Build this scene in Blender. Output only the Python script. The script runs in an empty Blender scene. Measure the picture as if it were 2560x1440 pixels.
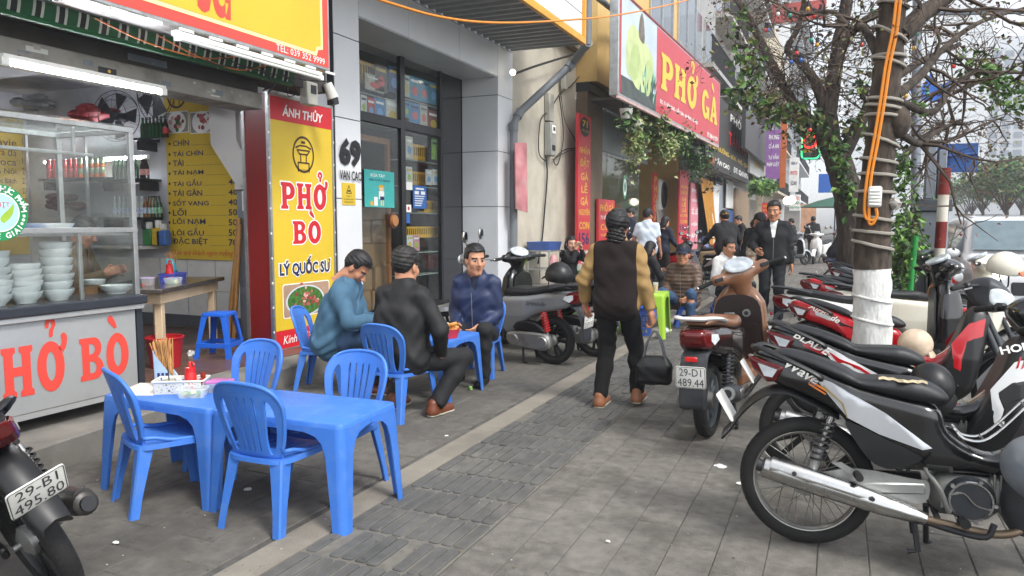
import bpy,bmesh,math,random
import numpy as np
from mathutils import Vector,Matrix,geometry
random.seed(7);np.random.seed(7)
SC=bpy.context.scene
COL=SC.collection
R=math.radians
PI=math.pi
# ------------------------------------------------------------------ camera
FPX=1850.0;HCAM=1.42
PITCH=math.atan(160/FPX);YAW=math.atan(820/FPX*math.cos(PITCH))
cam=bpy.data.cameras.new('camera');camo=bpy.data.objects.new('camera',cam);COL.objects.link(camo)
camo.location=(0,0,HCAM);camo.rotation_euler=(PI/2-PITCH,0,YAW)
cam.sensor_width=36;cam.lens=FPX/2560*36;cam.clip_start=.05;cam.clip_end=3000
SC.camera=camo
# ------------------------------------------------------------------ world and sun (overcast, hazy winter day)
SUN_EL,SUN_AZ=R(50),R(115)
w=bpy.data.worlds.new('World');SC.world=w;w.use_nodes=True
nt=w.node_tree;bgn=nt.nodes['Background']
sky=nt.nodes.new('ShaderNodeTexSky');sky.sky_type='NISHITA';sky.sun_disc=False
sky.sun_elevation=SUN_EL;sky.sun_rotation=SUN_AZ
sky.air_density=1.0;sky.dust_density=1.5;sky.ozone_density=1.0;sky.altitude=0
hsv=nt.nodes.new('ShaderNodeHueSaturation');hsv.inputs['Saturation'].default_value=.28
nt.links.new(sky.outputs[0],hsv.inputs['Color']);nt.links.new(hsv.outputs[0],bgn.inputs[0])
bgn.inputs[1].default_value=0.15
sun=bpy.data.lights.new('sun','SUN');suno=bpy.data.objects.new('sun',sun);COL.objects.link(suno)
sun.energy=1.5;sun.angle=R(14);sun.color=(1,.97,.93)
# direction the light travels: from azimuth SUN_AZ (clockwise from +Y) down
sd=Vector((math.sin(SUN_AZ)*math.cos(SUN_EL),math.cos(SUN_AZ)*math.cos(SUN_EL),math.sin(SUN_EL)))
suno.rotation_euler=(-sd).to_track_quat('-Z','Y').to_euler();suno.location=(0,0,30)
SC.view_settings.view_transform='Standard';SC.view_settings.look='None'
SC.view_settings.exposure=1.35;SC.view_settings.gamma=1
SC.cycles.max_bounces=6;SC.cycles.transparent_max_bounces=12
# ------------------------------------------------------------------ photo pixel -> direction -> point on a known plane
_cy,_sy,_cp,_sp=math.cos(YAW),math.sin(YAW),math.cos(PITCH),math.sin(PITCH)
_fw=Vector((-_sy*_cp,_cy*_cp,-_sp));_rt=Vector((_cy,_sy,0));_up=_rt.cross(_fw)
CAMP=Vector((0,0,HCAM))
def ray(x,y):return _fw*FPX+_rt*(x-1280)-_up*(y-720)
def G(x,y,z=0.0):
 d=ray(x,y);return CAMP+d*((z-HCAM)/d.z)
def VX(x,y,X):
 d=ray(x,y);return CAMP+d*(X/d.x)
def VY(x,y,Y):
 d=ray(x,y);return CAMP+d*(Y/d.y)
def DP(x,y,depth):
 return CAMP+ray(x,y)*(depth/FPX)
# ------------------------------------------------------------------ materials
def lin(h):
 if not isinstance(h,str):return tuple(h)
 h=h.lstrip('#');o=[]
 for i in (0,2,4):
  c=int(h[i:i+2],16)/255;o.append(c/12.92 if c <= .04045 else ((c+.055)/1.055) ** 2.4)
 return tuple(o)
_M={}
def pbr(name,col,rough=.5,metal=0.,var=.12,scale=6.,bump=0.,bscale=60.,spec=.5,trans=0.,emis=0.,coat=0.,
  dirt=0.,dirtcol='#3a352e',dscale=2.5,rnd=0.,wpos=False,stretch=None,alpha=1.,sss=0.,ior=None):
 """procedural principled material: noise-varied colour, optional dirt blotches, bump, per-object variation"""
 if name in _M:return _M[name]
 m=bpy.data.materials.new(name);m.use_nodes=True;_M[name]=m
 n=m.node_tree.nodes;l=m.node_tree.links;b=n['Principled BSDF']
 c=lin(col)
 b.inputs['Roughness'].default_value=rough;b.inputs['Metallic'].default_value=metal
 b.inputs['Specular IOR Level'].default_value=spec
 if trans:b.inputs['Transmission Weight'].default_value=trans
 if ior:b.inputs['IOR'].default_value=ior
 if coat:b.inputs['Coat Weight'].default_value=coat;b.inputs['Coat Roughness'].default_value=.08
 if sss:b.inputs['Subsurface Weight'].default_value=sss;b.inputs['Subsurface Radius'].default_value=(.012,.004,.002)
 if alpha < 1:b.inputs['Alpha'].default_value=alpha
 b.inputs['Base Color'].default_value=(*c,1)
 if emis:
  b.inputs['Emission Color'].default_value=(*c,1);b.inputs['Emission Strength'].default_value=emis
 if var or bump or dirt or rnd:
  tc=n.new('ShaderNodeTexCoord');mp=n.new('ShaderNodeMapping');l.new(tc.outputs['Object'],mp.inputs[0])
  if stretch:mp.inputs['Scale'].default_value=stretch
  oi=n.new('ShaderNodeObjectInfo');vm=n.new('ShaderNodeVectorMath');vm.operation='SCALE'
  vm.inputs[0].default_value=(37,19,53);l.new(oi.outputs['Random'],vm.inputs['Scale']);l.new(vm.outputs[0],mp.inputs['Location'])
 last=None
 if var or rnd:
  nz=n.new('ShaderNodeTexNoise');nz.inputs['Scale'].default_value=scale;nz.inputs['Detail'].default_value=6
  l.new(mp.outputs[0],nz.inputs['Vector'])
  mr=n.new('ShaderNodeMapRange');mr.inputs[1].default_value=.3;mr.inputs[2].default_value=.7
  mr.inputs[3].default_value=1-var;mr.inputs[4].default_value=1+var
  l.new(nz.outputs[0],mr.inputs[0]);fac=mr.outputs[0]
  if rnd:
   mr2=n.new('ShaderNodeMapRange');mr2.inputs[3].default_value=1-rnd;mr2.inputs[4].default_value=1+rnd
   l.new(oi.outputs['Random'],mr2.inputs[0]);mm=n.new('ShaderNodeMath');mm.operation='MULTIPLY'
   l.new(fac,mm.inputs[0]);l.new(mr2.outputs[0],mm.inputs[1]);fac=mm.outputs[0]
  mx=n.new('ShaderNodeVectorMath');mx.operation='SCALE';mx.inputs[0].default_value=c
  l.new(fac,mx.inputs['Scale']);last=mx.outputs[0]
 if dirt:
  nd=n.new('ShaderNodeTexNoise');nd.inputs['Scale'].default_value=dscale;nd.inputs['Detail'].default_value=9
  nd.inputs['Roughness'].default_value=.65;l.new(n.new('ShaderNodeNewGeometry').outputs['Position'] if wpos else mp.outputs[0],nd.inputs['Vector'])
  rp=n.new('ShaderNodeMapRange');rp.inputs[1].default_value=.48;rp.inputs[2].default_value=.72
  rp.inputs[3].default_value=0;rp.inputs[4].default_value=dirt;l.new(nd.outputs[0],rp.inputs[0])
  mi=n.new('ShaderNodeMix');mi.data_type='RGBA';l.new(rp.outputs[0],mi.inputs[0])
  if last:l.new(last,mi.inputs[6])
  else:mi.inputs[6].default_value=(*c,1)
  mi.inputs[7].default_value=(*lin(dirtcol),1);last=mi.outputs[2]
  ra=n.new('ShaderNodeMath');ra.operation='ADD';ra.inputs[1].default_value=rough;ra.use_clamp=True
  rs=n.new('ShaderNodeMath');rs.operation='MULTIPLY';rs.inputs[1].default_value=.5
  l.new(rp.outputs[0],rs.inputs[0]);l.new(rs.outputs[0],ra.inputs[0]);l.new(ra.outputs[0],b.inputs['Roughness'])
 if last:l.new(last,b.inputs['Base Color'])
 if bump:
  nb=n.new('ShaderNodeTexNoise');nb.inputs['Scale'].default_value=bscale;nb.inputs['Detail'].default_value=5
  l.new(mp.outputs[0],nb.inputs['Vector']);bp=n.new('ShaderNodeBump');bp.inputs['Strength'].default_value=bump
  bp.inputs['Distance'].default_value=.01;l.new(nb.outputs[0],bp.inputs['Height']);l.new(bp.outputs[0],b.inputs['Normal'])
 return m
def glass(name,col='#f7f9f8',rough=.02,alpha=.18):
 """thin pane: mostly see-through with a real glossy reflection"""
 if name in _M:return _M[name]
 m=bpy.data.materials.new(name);m.use_nodes=True;_M[name]=m
 n=m.node_tree.nodes;l=m.node_tree.links;n.clear()
 o=n.new('ShaderNodeOutputMaterial');tr=n.new('ShaderNodeBsdfTransparent');gl=n.new('ShaderNodeBsdfGlossy')
 tr.inputs[0].default_value=(*lin(col),1);gl.inputs['Roughness'].default_value=rough
 lw=n.new('ShaderNodeLayerWeight');fr=n.new('ShaderNodeMath');fr.operation='POWER';fr.inputs[1].default_value=5;l.new(lw.outputs['Facing'],fr.inputs[0])
 ad=n.new('ShaderNodeMath');ad.operation='MULTIPLY_ADD';ad.inputs[1].default_value=.9;ad.inputs[2].default_value=.035
 nz=n.new('ShaderNodeTexNoise');nz.inputs['Scale'].default_value=3;nz.inputs['Detail'].default_value=8
 df=n.new('ShaderNodeBsdfDiffuse');df.inputs[0].default_value=(.55,.55,.52,1)
 mr=n.new('ShaderNodeMapRange');mr.inputs[1].default_value=.45;mr.inputs[2].default_value=.8;mr.inputs[4].default_value=alpha
 l.new(nz.outputs[0],mr.inputs[0]);l.new(fr.outputs[0],ad.inputs[0])
 m1=n.new('ShaderNodeMixShader');m2=n.new('ShaderNodeMixShader')
 l.new(ad.outputs[0],m1.inputs[0]);l.new(tr.outputs[0],m1.inputs[1]);l.new(gl.outputs[0],m1.inputs[2])
 l.new(mr.outputs[0],m2.inputs[0]);l.new(m1.outputs[0],m2.inputs[1]);l.new(df.outputs[0],m2.inputs[2])
 l.new(m2.outputs[0],o.inputs[0]);return m
def emit(name,col,s):
 return pbr(name,col,emis=s,var=0)
# ------------------------------------------------------------------ mesh builder
class MB:
 def __init__(s):s.v=[];s.f=[];s.m=[];s.mats=[];s.n=0;s.T=None
 def mi(s,mat):
  if mat is None:mat=_M.get('__none') or pbr('plain_grey','#808080')
  if mat not in s.mats:s.mats.append(mat)
  return s.mats.index(mat)
 def add(s,vs,fs,mat=None):
  i=s.mi(mat)
  for p in vs:
   p=Vector(p)
   s.v.append(tuple(s.T @ p) if s.T is not None else tuple(p))
  s.f += [tuple(q+s.n for q in f) for f in fs];s.m += [i]*len(fs);s.n += len(vs)
  return s
 def box(s,lo,hi,mat=None,bev=0.):
  x0,y0,z0=lo;x1,y1,z1=hi
  if bev <= 0:
   return s.add([(x0,y0,z0),(x1,y0,z0),(x1,y1,z0),(x0,y1,z0),(x0,y0,z1),(x1,y0,z1),(x1,y1,z1),(x0,y1,z1)],
       [(3,2,1,0),(4,5,6,7),(0,1,5,4),(1,2,6,5),(2,3,7,6),(3,0,4,7)],mat)
  b=min(bev,(x1-x0)*.49,(y1-y0)*.49,(z1-z0)*.49)
  vs=[];idx={}
  for sx in (0,1):
   for sy_ in (0,1):
    for sz in (0,1):
     c=((x0,x1)[sx],(y0,y1)[sy_],(z0,z1)[sz]);d=((b,-b)[sx],(b,-b)[sy_],(b,-b)[sz])
     for ax in range(3):
      p=[c[k]+(0 if k == ax else d[k]) for k in range(3)];idx[(sx,sy_,sz,ax)]=len(vs);vs.append(p)
  fs=[]
  def I(a,ax):return idx[(a[0],a[1],a[2],ax)]
  for ax in range(3):
   o=[k for k in range(3) if k != ax]
   for sgn in (0,1):
    q=[]
    for (p,r) in ((0,0),(1,0),(1,1),(0,1)):
     a=[0,0,0];a[ax]=sgn;a[o[0]]=p;a[o[1]]=r;q.append(I(a,ax))
    if (sgn == 0) != (ax == 1):q.reverse()
    fs.append(tuple(q))
  for ax in range(3):      # edges along ax
   o=[k for k in range(3) if k != ax]
   for p in (0,1):
    for r in (0,1):
     a=[0,0,0];a[o[0]]=p;a[o[1]]=r;a2=list(a);a2[ax]=1
     q=[I(a,o[0]),I(a,o[1]),I(a2,o[1]),I(a2,o[0])]
     if (p == r) != (ax == 1):q.reverse()
     fs.append(tuple(q))
  for sx in (0,1):
   for sy_ in (0,1):
    for sz in (0,1):
     q=[idx[(sx,sy_,sz,k)] for k in range(3)]
     if (sx+sy_+sz) % 2 == 0:q.reverse()
     fs.append(tuple(q))
  return s.add(vs,fs,mat)
 def cbox(s,c,d,mat=None,bev=0.):
  return s.box([c[i]-d[i]/2 for i in range(3)],[c[i]+d[i]/2 for i in range(3)],mat,bev)
 def bar(s,a,b,w,h,mat=None,up=(0,0,1),bev=0.):
  a=Vector(a);b=Vector(b);d=b-a;L=d.length;d.normalize();u=Vector(up)
  if abs(d.dot(u)) > .98:u=Vector((1,0,0))
  r=d.cross(u).normalized();u=r.cross(d)
  M=Matrix(((d.x,r.x,u.x,a.x),(d.y,r.y,u.y,a.y),(d.z,r.z,u.z,a.z),(0,0,0,1)))
  o=s.T;s.T=(o @ M) if o is not None else M;s.box((0,-w/2,-h/2),(L,w/2,h/2),mat,bev);s.T=o;return s
 def rings(s,rs,mat=None,closed=True,cap0=True,cap1=True,loop=False):
  """skin consecutive rings (equal point counts)"""
  n=len(rs[0]);vs=[p for r in rs for p in r];fs=[]
  m=len(rs)
  for i in range(m if loop else m-1):
   a=i*n;b=((i+1) % m)*n
   for j in range(n if closed else n-1):
    k=(j+1) % n;fs.append((a+j,a+k,b+k,b+j))
  if not loop and closed:
   if cap0:fs.append(tuple(range(n-1,-1,-1)))
   if cap1:fs.append(tuple((m-1)*n+j for j in range(n)))
  return s.add(vs,fs,mat)
 def tube(s,pts,r,n=8,mat=None,caps=True,loop=False,flat=1.0,up=None):
  pts=[Vector(p) for p in pts];m=len(pts);rs=[]
  if not hasattr(r,'__len__'):r=[r]*m
  t=(pts[1]-pts[0]).normalized()
  u=Vector(up) if up else (Vector((0,0,1)) if abs(t.z) < .9 else Vector((1,0,0)))
  u=(u-t*u.dot(t)).normalized()
  for i,p in enumerate(pts):
   a=pts[(i-1) % m] if (i > 0 or loop) else p;b=pts[(i+1) % m] if (i < m-1 or loop) else p
   t=(b-a)
   t=t.normalized() if t.length > 1e-9 else Vector((0,0,1))
   u=u-t*u.dot(t)
   u=u.normalized() if u.length > 1e-6 else t.orthogonal().normalized()
   v=t.cross(u)
   rs.append([p+(u*math.cos(2*PI*k/n)+v*(math.sin(2*PI*k/n)*flat))*r[i] for k in range(n)])
  return s.rings(rs,mat,True,caps,caps,loop)
 def cyl(s,a,b,r0,r1=None,n=16,mat=None):return s.tube([a,b],[r0,r0 if r1 is None else r1],n,mat)
 def lathe(s,prof,n=20,mat=None,M=None,caps=True):
  """profile (r,z) turned about z, M moves it"""
  rs=[]
  for r,z in prof:
   ring=[Vector((r*math.cos(2*PI*k/n),r*math.sin(2*PI*k/n),z)) for k in range(n)]
   rs.append([M @ p for p in ring] if M is not None else ring)
  return s.rings(rs,mat,True,caps,caps)
 def ball(s,c,r,n=12,mat=None,m=8):
  if not hasattr(r,'__len__'):r=(r,r,r)
  rs=[]
  for i in range(m+1):
   a=-PI/2+PI*min(max(i/m,.02),.98)
   rs.append([(c[0]+r[0]*math.cos(a)*math.cos(2*PI*k/n),c[1]+r[1]*math.cos(a)*math.sin(2*PI*k/n),c[2]+r[2]*math.sin(a)) for k in range(n)])
  return s.rings(rs,mat)
 def sheet(s,outline,holes=(),f=None,thick=.004,mat=None,step=None,rim=True):
  """flat or curved sheet cut from a 2-D outline with holes; f(u,v,side)->3-D point (side 0 back, 1 front)"""
  pts=[];ed=[]
  for lp in [outline]+list(holes):
   k=len(pts);pts += [Vector((p[0],p[1])) for p in lp];ed += [(k+i,k+(i+1) % len(lp)) for i in range(len(lp))]
  if step:
   us=[p[0] for p in outline];vs_=[p[1] for p in outline];nu=int((max(us)-min(us))/step);nv=int((max(vs_)-min(vs_))/step)
   for i in range(1,nu):
    for j in range(1,nv):
     q=(min(us)+i*step,min(vs_)+j*step)
     if inpoly(q,outline) and not any(inpoly(q,h) for h in holes):pts.append(Vector(q))
  vo,eo,fo,*_=geometry.delaunay_2d_cdt(pts,ed,[],0,1e-6)
  tri=[]
  for t in fo:
   cx=sum(vo[i].x for i in t)/len(t);cz=sum(vo[i].y for i in t)/len(t)
   if inpoly((cx,cz),outline) and not any(inpoly((cx,cz),h) for h in holes):tri.append(t)
  if f is None:f=lambda u,v,sd:(u,(0,-thick)[sd],v)
  n=len(vo);A=[f(p.x,p.y,1) for p in vo];fs=[tuple(t) for t in tri]
  if thick > 0:
   A += [f(p.x,p.y,0) for p in vo];fs += [tuple(n+i for i in reversed(t)) for t in tri]
   if rim:
    cnt={}
    for t in tri:
     for i in range(len(t)):
      a,b=t[i],t[(i+1) % len(t)];cnt[(a,b)]=1
    for (a,b) in list(cnt):
     if (b,a) not in cnt:fs.append((b,a,n+a,n+b))
  return s.add(A,fs,mat)
 def prism(s,poly,a,b,mat=None,axis='y',bev=0.):
  """extrude 2-D polygon; axis y: (u,v)->(u,*,v)  x: (u,v)->(*,u,v)  z: (u,v)->(u,v,*)"""
  P={'y':lambda u,v,t:(u,t,v),'x':lambda u,v,t:(t,u,v),'z':lambda u,v,t:(u,v,t)}[axis]
  if bev <= 0:
   return s.rings([[P(u,v,a) for u,v in poly],[P(u,v,b) for u,v in poly]],mat)
  q=inset(poly,bev);sg=1 if b > a else -1
  return s.rings([[P(u,v,a) for u,v in q],[P(u,v,a+bev*sg) for u,v in poly],[P(u,v,b-bev*sg) for u,v in poly],[P(u,v,b) for u,v in q]],mat)
 def arr(s,V,Q,mat=None):
  i=s.mi(mat);V=np.asarray(V,float)
  if s.T is not None:V=V @ np.array(s.T.to_3x3()).T+np.array(s.T.translation)
  s.v += [tuple(p) for p in V.tolist()];s.f += [tuple(q) for q in (np.asarray(Q)+s.n).tolist()]
  s.m += [i]*len(Q);s.n += len(V);return s
 def mesh(s,name,ang=40,fixn=False):
  me=bpy.data.meshes.new(name);me.from_pydata(s.v,[],s.f)
  for m in s.mats:me.materials.append(m)
  me.polygons.foreach_set('material_index',s.m)
  if fixn:
   bm=bmesh.new();bm.from_mesh(me);bmesh.ops.recalc_face_normals(bm,faces=bm.faces);bm.to_mesh(me);bm.free()
  if ang:
   me.polygons.foreach_set('use_smooth',[True]*len(s.f));me.update();me.set_sharp_from_angle(angle=R(ang))
  me.update();return me
 def build(s,name,parent=None,ang=40,kind=None,fixn=True,loc=None):
  o=bpy.data.objects.new(name,s.mesh(name,ang,fixn));COL.objects.link(o)
  if parent:o.parent=parent
  if kind:o['kind']=kind
  if loc is not None:o.location=loc
  return o
def inpoly(p,poly):
 x,y=p;c=False;n=len(poly);j=n-1
 for i in range(n):
  xi,yi=poly[i][0],poly[i][1];xj,yj=poly[j][0],poly[j][1]
  if (yi > y) != (yj > y) and x < (xj-xi)*(y-yi)/(yj-yi)+xi:c=not c
  j=i
 return c
def inset(poly,d):
 n=len(poly);A=sum(poly[i][0]*poly[(i+1) % n][1]-poly[(i+1) % n][0]*poly[i][1] for i in range(n));sg=1 if A > 0 else -1
 out=[]
 for i in range(n):
  a,b,c=Vector(poly[i-1]),Vector(poly[i]),Vector(poly[(i+1) % n])
  e1=(b-a).normalized();e2=(c-b).normalized()
  n1=Vector((-e1.y,e1.x))*sg;n2=Vector((-e2.y,e2.x))*sg;m=n1+n2
  m=m.normalized() if m.length > 1e-6 else n1
  k=d/max(.4,m.dot(n1));out.append((b.x+m.x*k,b.y+m.y*k))
 return out
def spline(P,n=6,closed=False):
 """Catmull-Rom through points (any dimension)"""
 P=[np.array(p,float) for p in P];m=len(P);out=[]
 for i in range(m if closed else m-1):
  p1,p2=P[i],P[(i+1) % m]
  p0=P[i-1] if (i > 0 or closed) else p1*2-p2
  p3=P[(i+2) % m] if (i < m-2 or closed) else p2*2-p1
  for k in range(n):
   t=k/n
   out.append(.5*((2*p1)+(-p0+p2)*t+(2*p0-5*p1+4*p2-p3)*t*t+(-p0+3*p1-3*p2+p3)*t ** 3))
 if not closed:out.append(P[-1])
 return [tuple(map(float,p)) for p in out]
def rrect(x0,y0,x1,y1,r,n=4):
 o=[]
 for cx,cy_,a0 in ((x1-r,y0+r,-90),(x1-r,y1-r,0),(x0+r,y1-r,90),(x0+r,y0+r,180)):
  for k in range(n+1):
   a=R(a0+90*k/n);o.append((cx+r*math.cos(a),cy_+r*math.sin(a)))
 return o
def circ(cx,cy_,r,n=20,ry=None):return [(cx+r*math.cos(2*PI*k/n),cy_+(ry or r)*math.sin(2*PI*k/n)) for k in range(n)]
# ------------------------------------------------------------------ things
def thing(name,label,cat,loc=(0,0,0),rz=0.,group=None):
 o=bpy.data.objects.new(name,None);COL.objects.link(o);o.location=loc;o.rotation_euler=(0,0,rz)
 o.empty_display_size=.1
 return tag(o,label,cat,group)
def tag(o,label=None,cat=None,group=None,kind=None):
 if label:o['label']=label
 if cat:o['category']=cat
 if group:o['group']=group
 if kind:o['kind']=kind
 return o
def inst(name,me,parent=None,M=None,loc=None):
 o=bpy.data.objects.new(name,me);COL.objects.link(o)
 if parent:o.parent=parent
 if M is not None:o.matrix_local=M
 elif loc is not None:o.location=loc
 return o
def kids(o):return [c for c in bpy.data.objects if c.parent == o]
def copytree(o,parent=None,label=None,group=None,swap=None):
 c=o.copy();COL.objects.link(c)
 if parent:c.parent=parent
 if label:c['label']=label
 if group:c['group']=group
 if swap and c.type == 'MESH':
  for i,sl in enumerate(c.material_slots):
   if sl.material and sl.material.name in swap:
    sl.link='OBJECT';sl.material=swap[sl.material.name]
 for ch in kids(o):copytree(ch,c,None,None,swap)
 return c
# ------------------------------------------------------------------ flat lettering
_TXT={}
def text_geo(s,bold=0.):
 k=(s,bold)
 if k not in _TXT:
  cu=bpy.data.curves.new('t','FONT');cu.body=s;cu.size=1;cu.resolution_u=2;cu.offset=bold
  ob=bpy.data.objects.new('t',cu);COL.objects.link(ob);bpy.context.view_layer.update()
  me=bpy.data.meshes.new_from_object(ob.evaluated_get(bpy.context.evaluated_depsgraph_get()))
  V=[tuple(v.co) for v in me.vertices];Fc=[tuple(p.vertices) for p in me.polygons]
  bpy.data.objects.remove(ob);bpy.data.curves.remove(cu);bpy.data.meshes.remove(me)
  _TXT[k]=(V,Fc)
 return _TXT[k]
class Frame:
 """a flat face to print on: o origin, u right, v up (world vectors), n outward"""
 def __init__(s,o,u,v):
  s.o=Vector(o);s.u=Vector(u).normalized();s.v=Vector(v).normalized();s.n=s.u.cross(s.v).normalized()
 def p(s,a,b,h=0.):return s.o+s.u*a+s.v*b+s.n*h
 def to(s,P):   # world point -> (a,b)
  d=Vector(P)-s.o;return d.dot(s.u),d.dot(s.v)
 def hit(s,x,y):   # pixel -> (a,b) on the face
  d=ray(x,y);t=(s.o-CAMP).dot(s.n)/d.dot(s.n);return s.to(CAMP+d*t)
 def text(s,mb,t,box,mat,h=.004,bold=0.,keep=False,slant=0.):
  """letters fitted into box (a0,b0,a1,b1)"""
  V,Fc=text_geo(t,bold)
  if not V:return
  x0=min(p[0] for p in V);x1=max(p[0] for p in V);y0=min(p[1] for p in V);y1=max(p[1] for p in V)
  a0,b0,a1,b1=box;sx=(a1-a0)/max(x1-x0,1e-6);sy2=(b1-b0)/max(y1-y0,1e-6)
  if keep:sx=min(sx,sy2)
  mb.add([s.p(a0+(p[0]-x0)*sx+slant*(p[1]-y0)*sy2,b0+(p[1]-y0)*sy2,h) for p in V],Fc,mat)
 def poly(s,mb,pts,mat,h=.002,holes=()):
  if holes:mb.sheet(pts,holes,lambda a,b,sd:s.p(a,b,h),0,mat)
  else:mb.add([s.p(a,b,h) for a,b in pts],[tuple(range(len(pts)))],mat)
 def rect(s,mb,a0,b0,a1,b1,mat,h=.002):s.poly(mb,[(a0,b0),(a1,b0),(a1,b1),(a0,b1)],mat,h)
 def slab(s,mb,a0,b0,a1,b1,h0,h1,mat,bev=0.):
  M=Matrix(((s.u.x,s.v.x,s.n.x,s.o.x),(s.u.y,s.v.y,s.n.y,s.o.y),(s.u.z,s.v.z,s.n.z,s.o.z),(0,0,0,1)))
  o=mb.T;mb.T=M;mb.box((a0,b0,h0),(a1,b1,h1),mat,bev);mb.T=o
# ------------------------------------------------------------------ implicit surfaces (for bodies, clothes, moulded panels)
def surfnet(v,lo,h):
 v=v.astype(np.float32);s=v < 0
 nx,ny,nz=v.shape
 cs=np.zeros((nx-1,ny-1,nz-1),np.int8)
 for a in (0,1):
  for b in (0,1):
   for c in (0,1):cs += s[a:nx-1+a,b:ny-1+b,c:nz-1+c]
 act=(cs > 0) & (cs < 8)
 I,J,K=np.nonzero(act)
 if len(I) == 0:return np.zeros((0,3)),np.zeros((0,4),int)
 idx=-np.ones(act.shape,np.int64);idx[I,J,K]=np.arange(len(I))
 acc=np.zeros((len(I),3));cnt=np.zeros(len(I))
 cor=[(a,b,c) for a in (0,1) for b in (0,1) for c in (0,1)]
 for p in cor:
  for ax in range(3):
   if p[ax]:continue
   q=list(p);q[ax]=1
   va=v[I+p[0],J+p[1],K+p[2]];vb=v[I+q[0],J+q[1],K+q[2]]
   m=(va < 0) != (vb < 0);t=np.where(m,va/np.where(va-vb == 0,1,va-vb),0)
   for k in range(3):acc[:,k] += np.where(m,p[k]+(t if k == ax else 0),0)
   cnt += m
 P=acc/cnt[:,None];P[:,0] += I;P[:,1] += J;P[:,2] += K
 P=P*h+np.array(lo)
 Q=[]
 for ax in range(3):
  sl=[slice(None)]*3;sr=[slice(None)]*3;sl[ax]=slice(0,-1);sr[ax]=slice(1,None)
  a=s[tuple(sl)];b=s[tuple(sr)];ch=a != b
  o=[k for k in range(3) if k != ax]
  e=np.nonzero(ch);ee=np.stack(e,1)
  ok=(ee[:,o[0]] > 0) & (ee[:,o[1]] > 0) & (ee[:,o[0]] < act.shape[o[0]]) & (ee[:,o[1]] < act.shape[o[1]])
  ee=ee[ok];inside=a[tuple(ee.T)]
  def cell(d0,d1):
   c=ee.copy();c[:,o[0]] -= d0;c[:,o[1]] -= d1;return idx[tuple(c.T)]
  q=np.stack([cell(1,1),cell(0,1),cell(0,0),cell(1,0)],1)
  fl=inside if ax != 1 else ~inside
  q[~fl]=q[~fl][:,::-1];Q.append(q)
 return P,np.concatenate(Q)
def grid(lo,hi,h):
 ax=[np.arange(lo[i],hi[i]+h,h,dtype=np.float32) for i in range(3)]
 return np.meshgrid(*ax,indexing='ij')
def smin(a,b,k):
 h=np.maximum(k-np.abs(a-b),0)/k;return np.minimum(a,b)-h*h*k*.25
def smax(a,b,k):return -smin(-a,-b,k)
def s_cone(g,a,b,ra,rb,sq=None):
 X,Y,Z=g;a=np.array(a,float);b=np.array(b,float);d=b-a;L=max(float(d @ d),1e-9)
 t=np.clip(((X-a[0])*d[0]+(Y-a[1])*d[1]+(Z-a[2])*d[2])/L,0,1)
 return np.sqrt((X-a[0]-t*d[0]) ** 2+(Y-a[1]-t*d[1]) ** 2+(Z-a[2]-t*d[2]) ** 2)-(ra+(rb-ra)*t)
def s_ell(g,c,r,Rm=None):
 X,Y,Z=g;x=X-c[0];y=Y-c[1];z=Z-c[2]
 if Rm is not None:
  i=Rm.T;x,y,z=(i[0][0]*x+i[0][1]*y+i[0][2]*z,i[1][0]*x+i[1][1]*y+i[1][2]*z,i[2][0]*x+i[2][1]*y+i[2][2]*z)
 k0=np.sqrt((x/r[0]) ** 2+(y/r[1]) ** 2+(z/r[2]) ** 2);k1=np.sqrt((x/r[0] ** 2) ** 2+(y/r[1] ** 2) ** 2+(z/r[2] ** 2) ** 2)
 return k0*(k0-1)/np.maximum(k1,1e-6)
def s_box(g,c,r,rd=0.):
 X,Y,Z=g;q=[np.abs(A-c[i])-(r[i]-rd) for i,A in enumerate((X,Y,Z))]
 return np.sqrt(sum(np.maximum(a,0) ** 2 for a in q))+np.minimum(np.maximum(np.maximum(q[0],q[1]),q[2]),0)-rd
def poly2(U,V,poly):
 """signed distance to 2-D polygon"""
 d=np.full(U.shape,1e9,np.float32);sgn=np.ones(U.shape,np.float32);n=len(poly)
 for i in range(n):
  ax,ay=poly[i];bx,by=poly[i-1];ex,ey=bx-ax,by-ay;wx,wy=U-ax,V-ay
  t=np.clip((wx*ex+wy*ey)/max(ex*ex+ey*ey,1e-12),0,1)
  d=np.minimum(d,(wx-ex*t) ** 2+(wy-ey*t) ** 2)
  c1=V >= ay;c2=V < by;c3=ex*wy > ey*wx
  fl=(c1 & c2 & c3) | (~c1 & ~c2 & ~c3);sgn=np.where(fl,-sgn,sgn)
 return sgn*np.sqrt(d)
def moulded(mb,poly,wf,mat,h=.008,rnd=.02,y0=None,sides=(1,)):
 """moulded panel: side outline (x,z) whose half width is wf(x,z); rounded rim. y0: inner half width (hollow middle)"""
 xs=[p[0] for p in poly];zs=[p[1] for p in poly]
 ax=np.arange(min(xs)-2*h,max(xs)+2*h,h,dtype=np.float32);az=np.arange(min(zs)-2*h,max(zs)+2*h,h,dtype=np.float32)
 U,V=np.meshgrid(ax,az,indexing='ij');d2=poly2(U,V,poly);W=wf(U,V)+0*U
 wm=float(W.max())+2*h
 ay=np.arange(-wm,wm+h,h,dtype=np.float32)
 D=d2[:,None,:];Yv=np.abs(ay)[None,:,None]-W[:,None,:]
 v=smax(np.broadcast_to(D,(len(ax),len(ay),len(az))),np.broadcast_to(Yv,(len(ax),len(ay),len(az))),rnd*1.7)
 P,Q=surfnet(v,(ax[0],ay[0],az[0]),h)
 mb.arr(P,Q,mat);return mb
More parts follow.
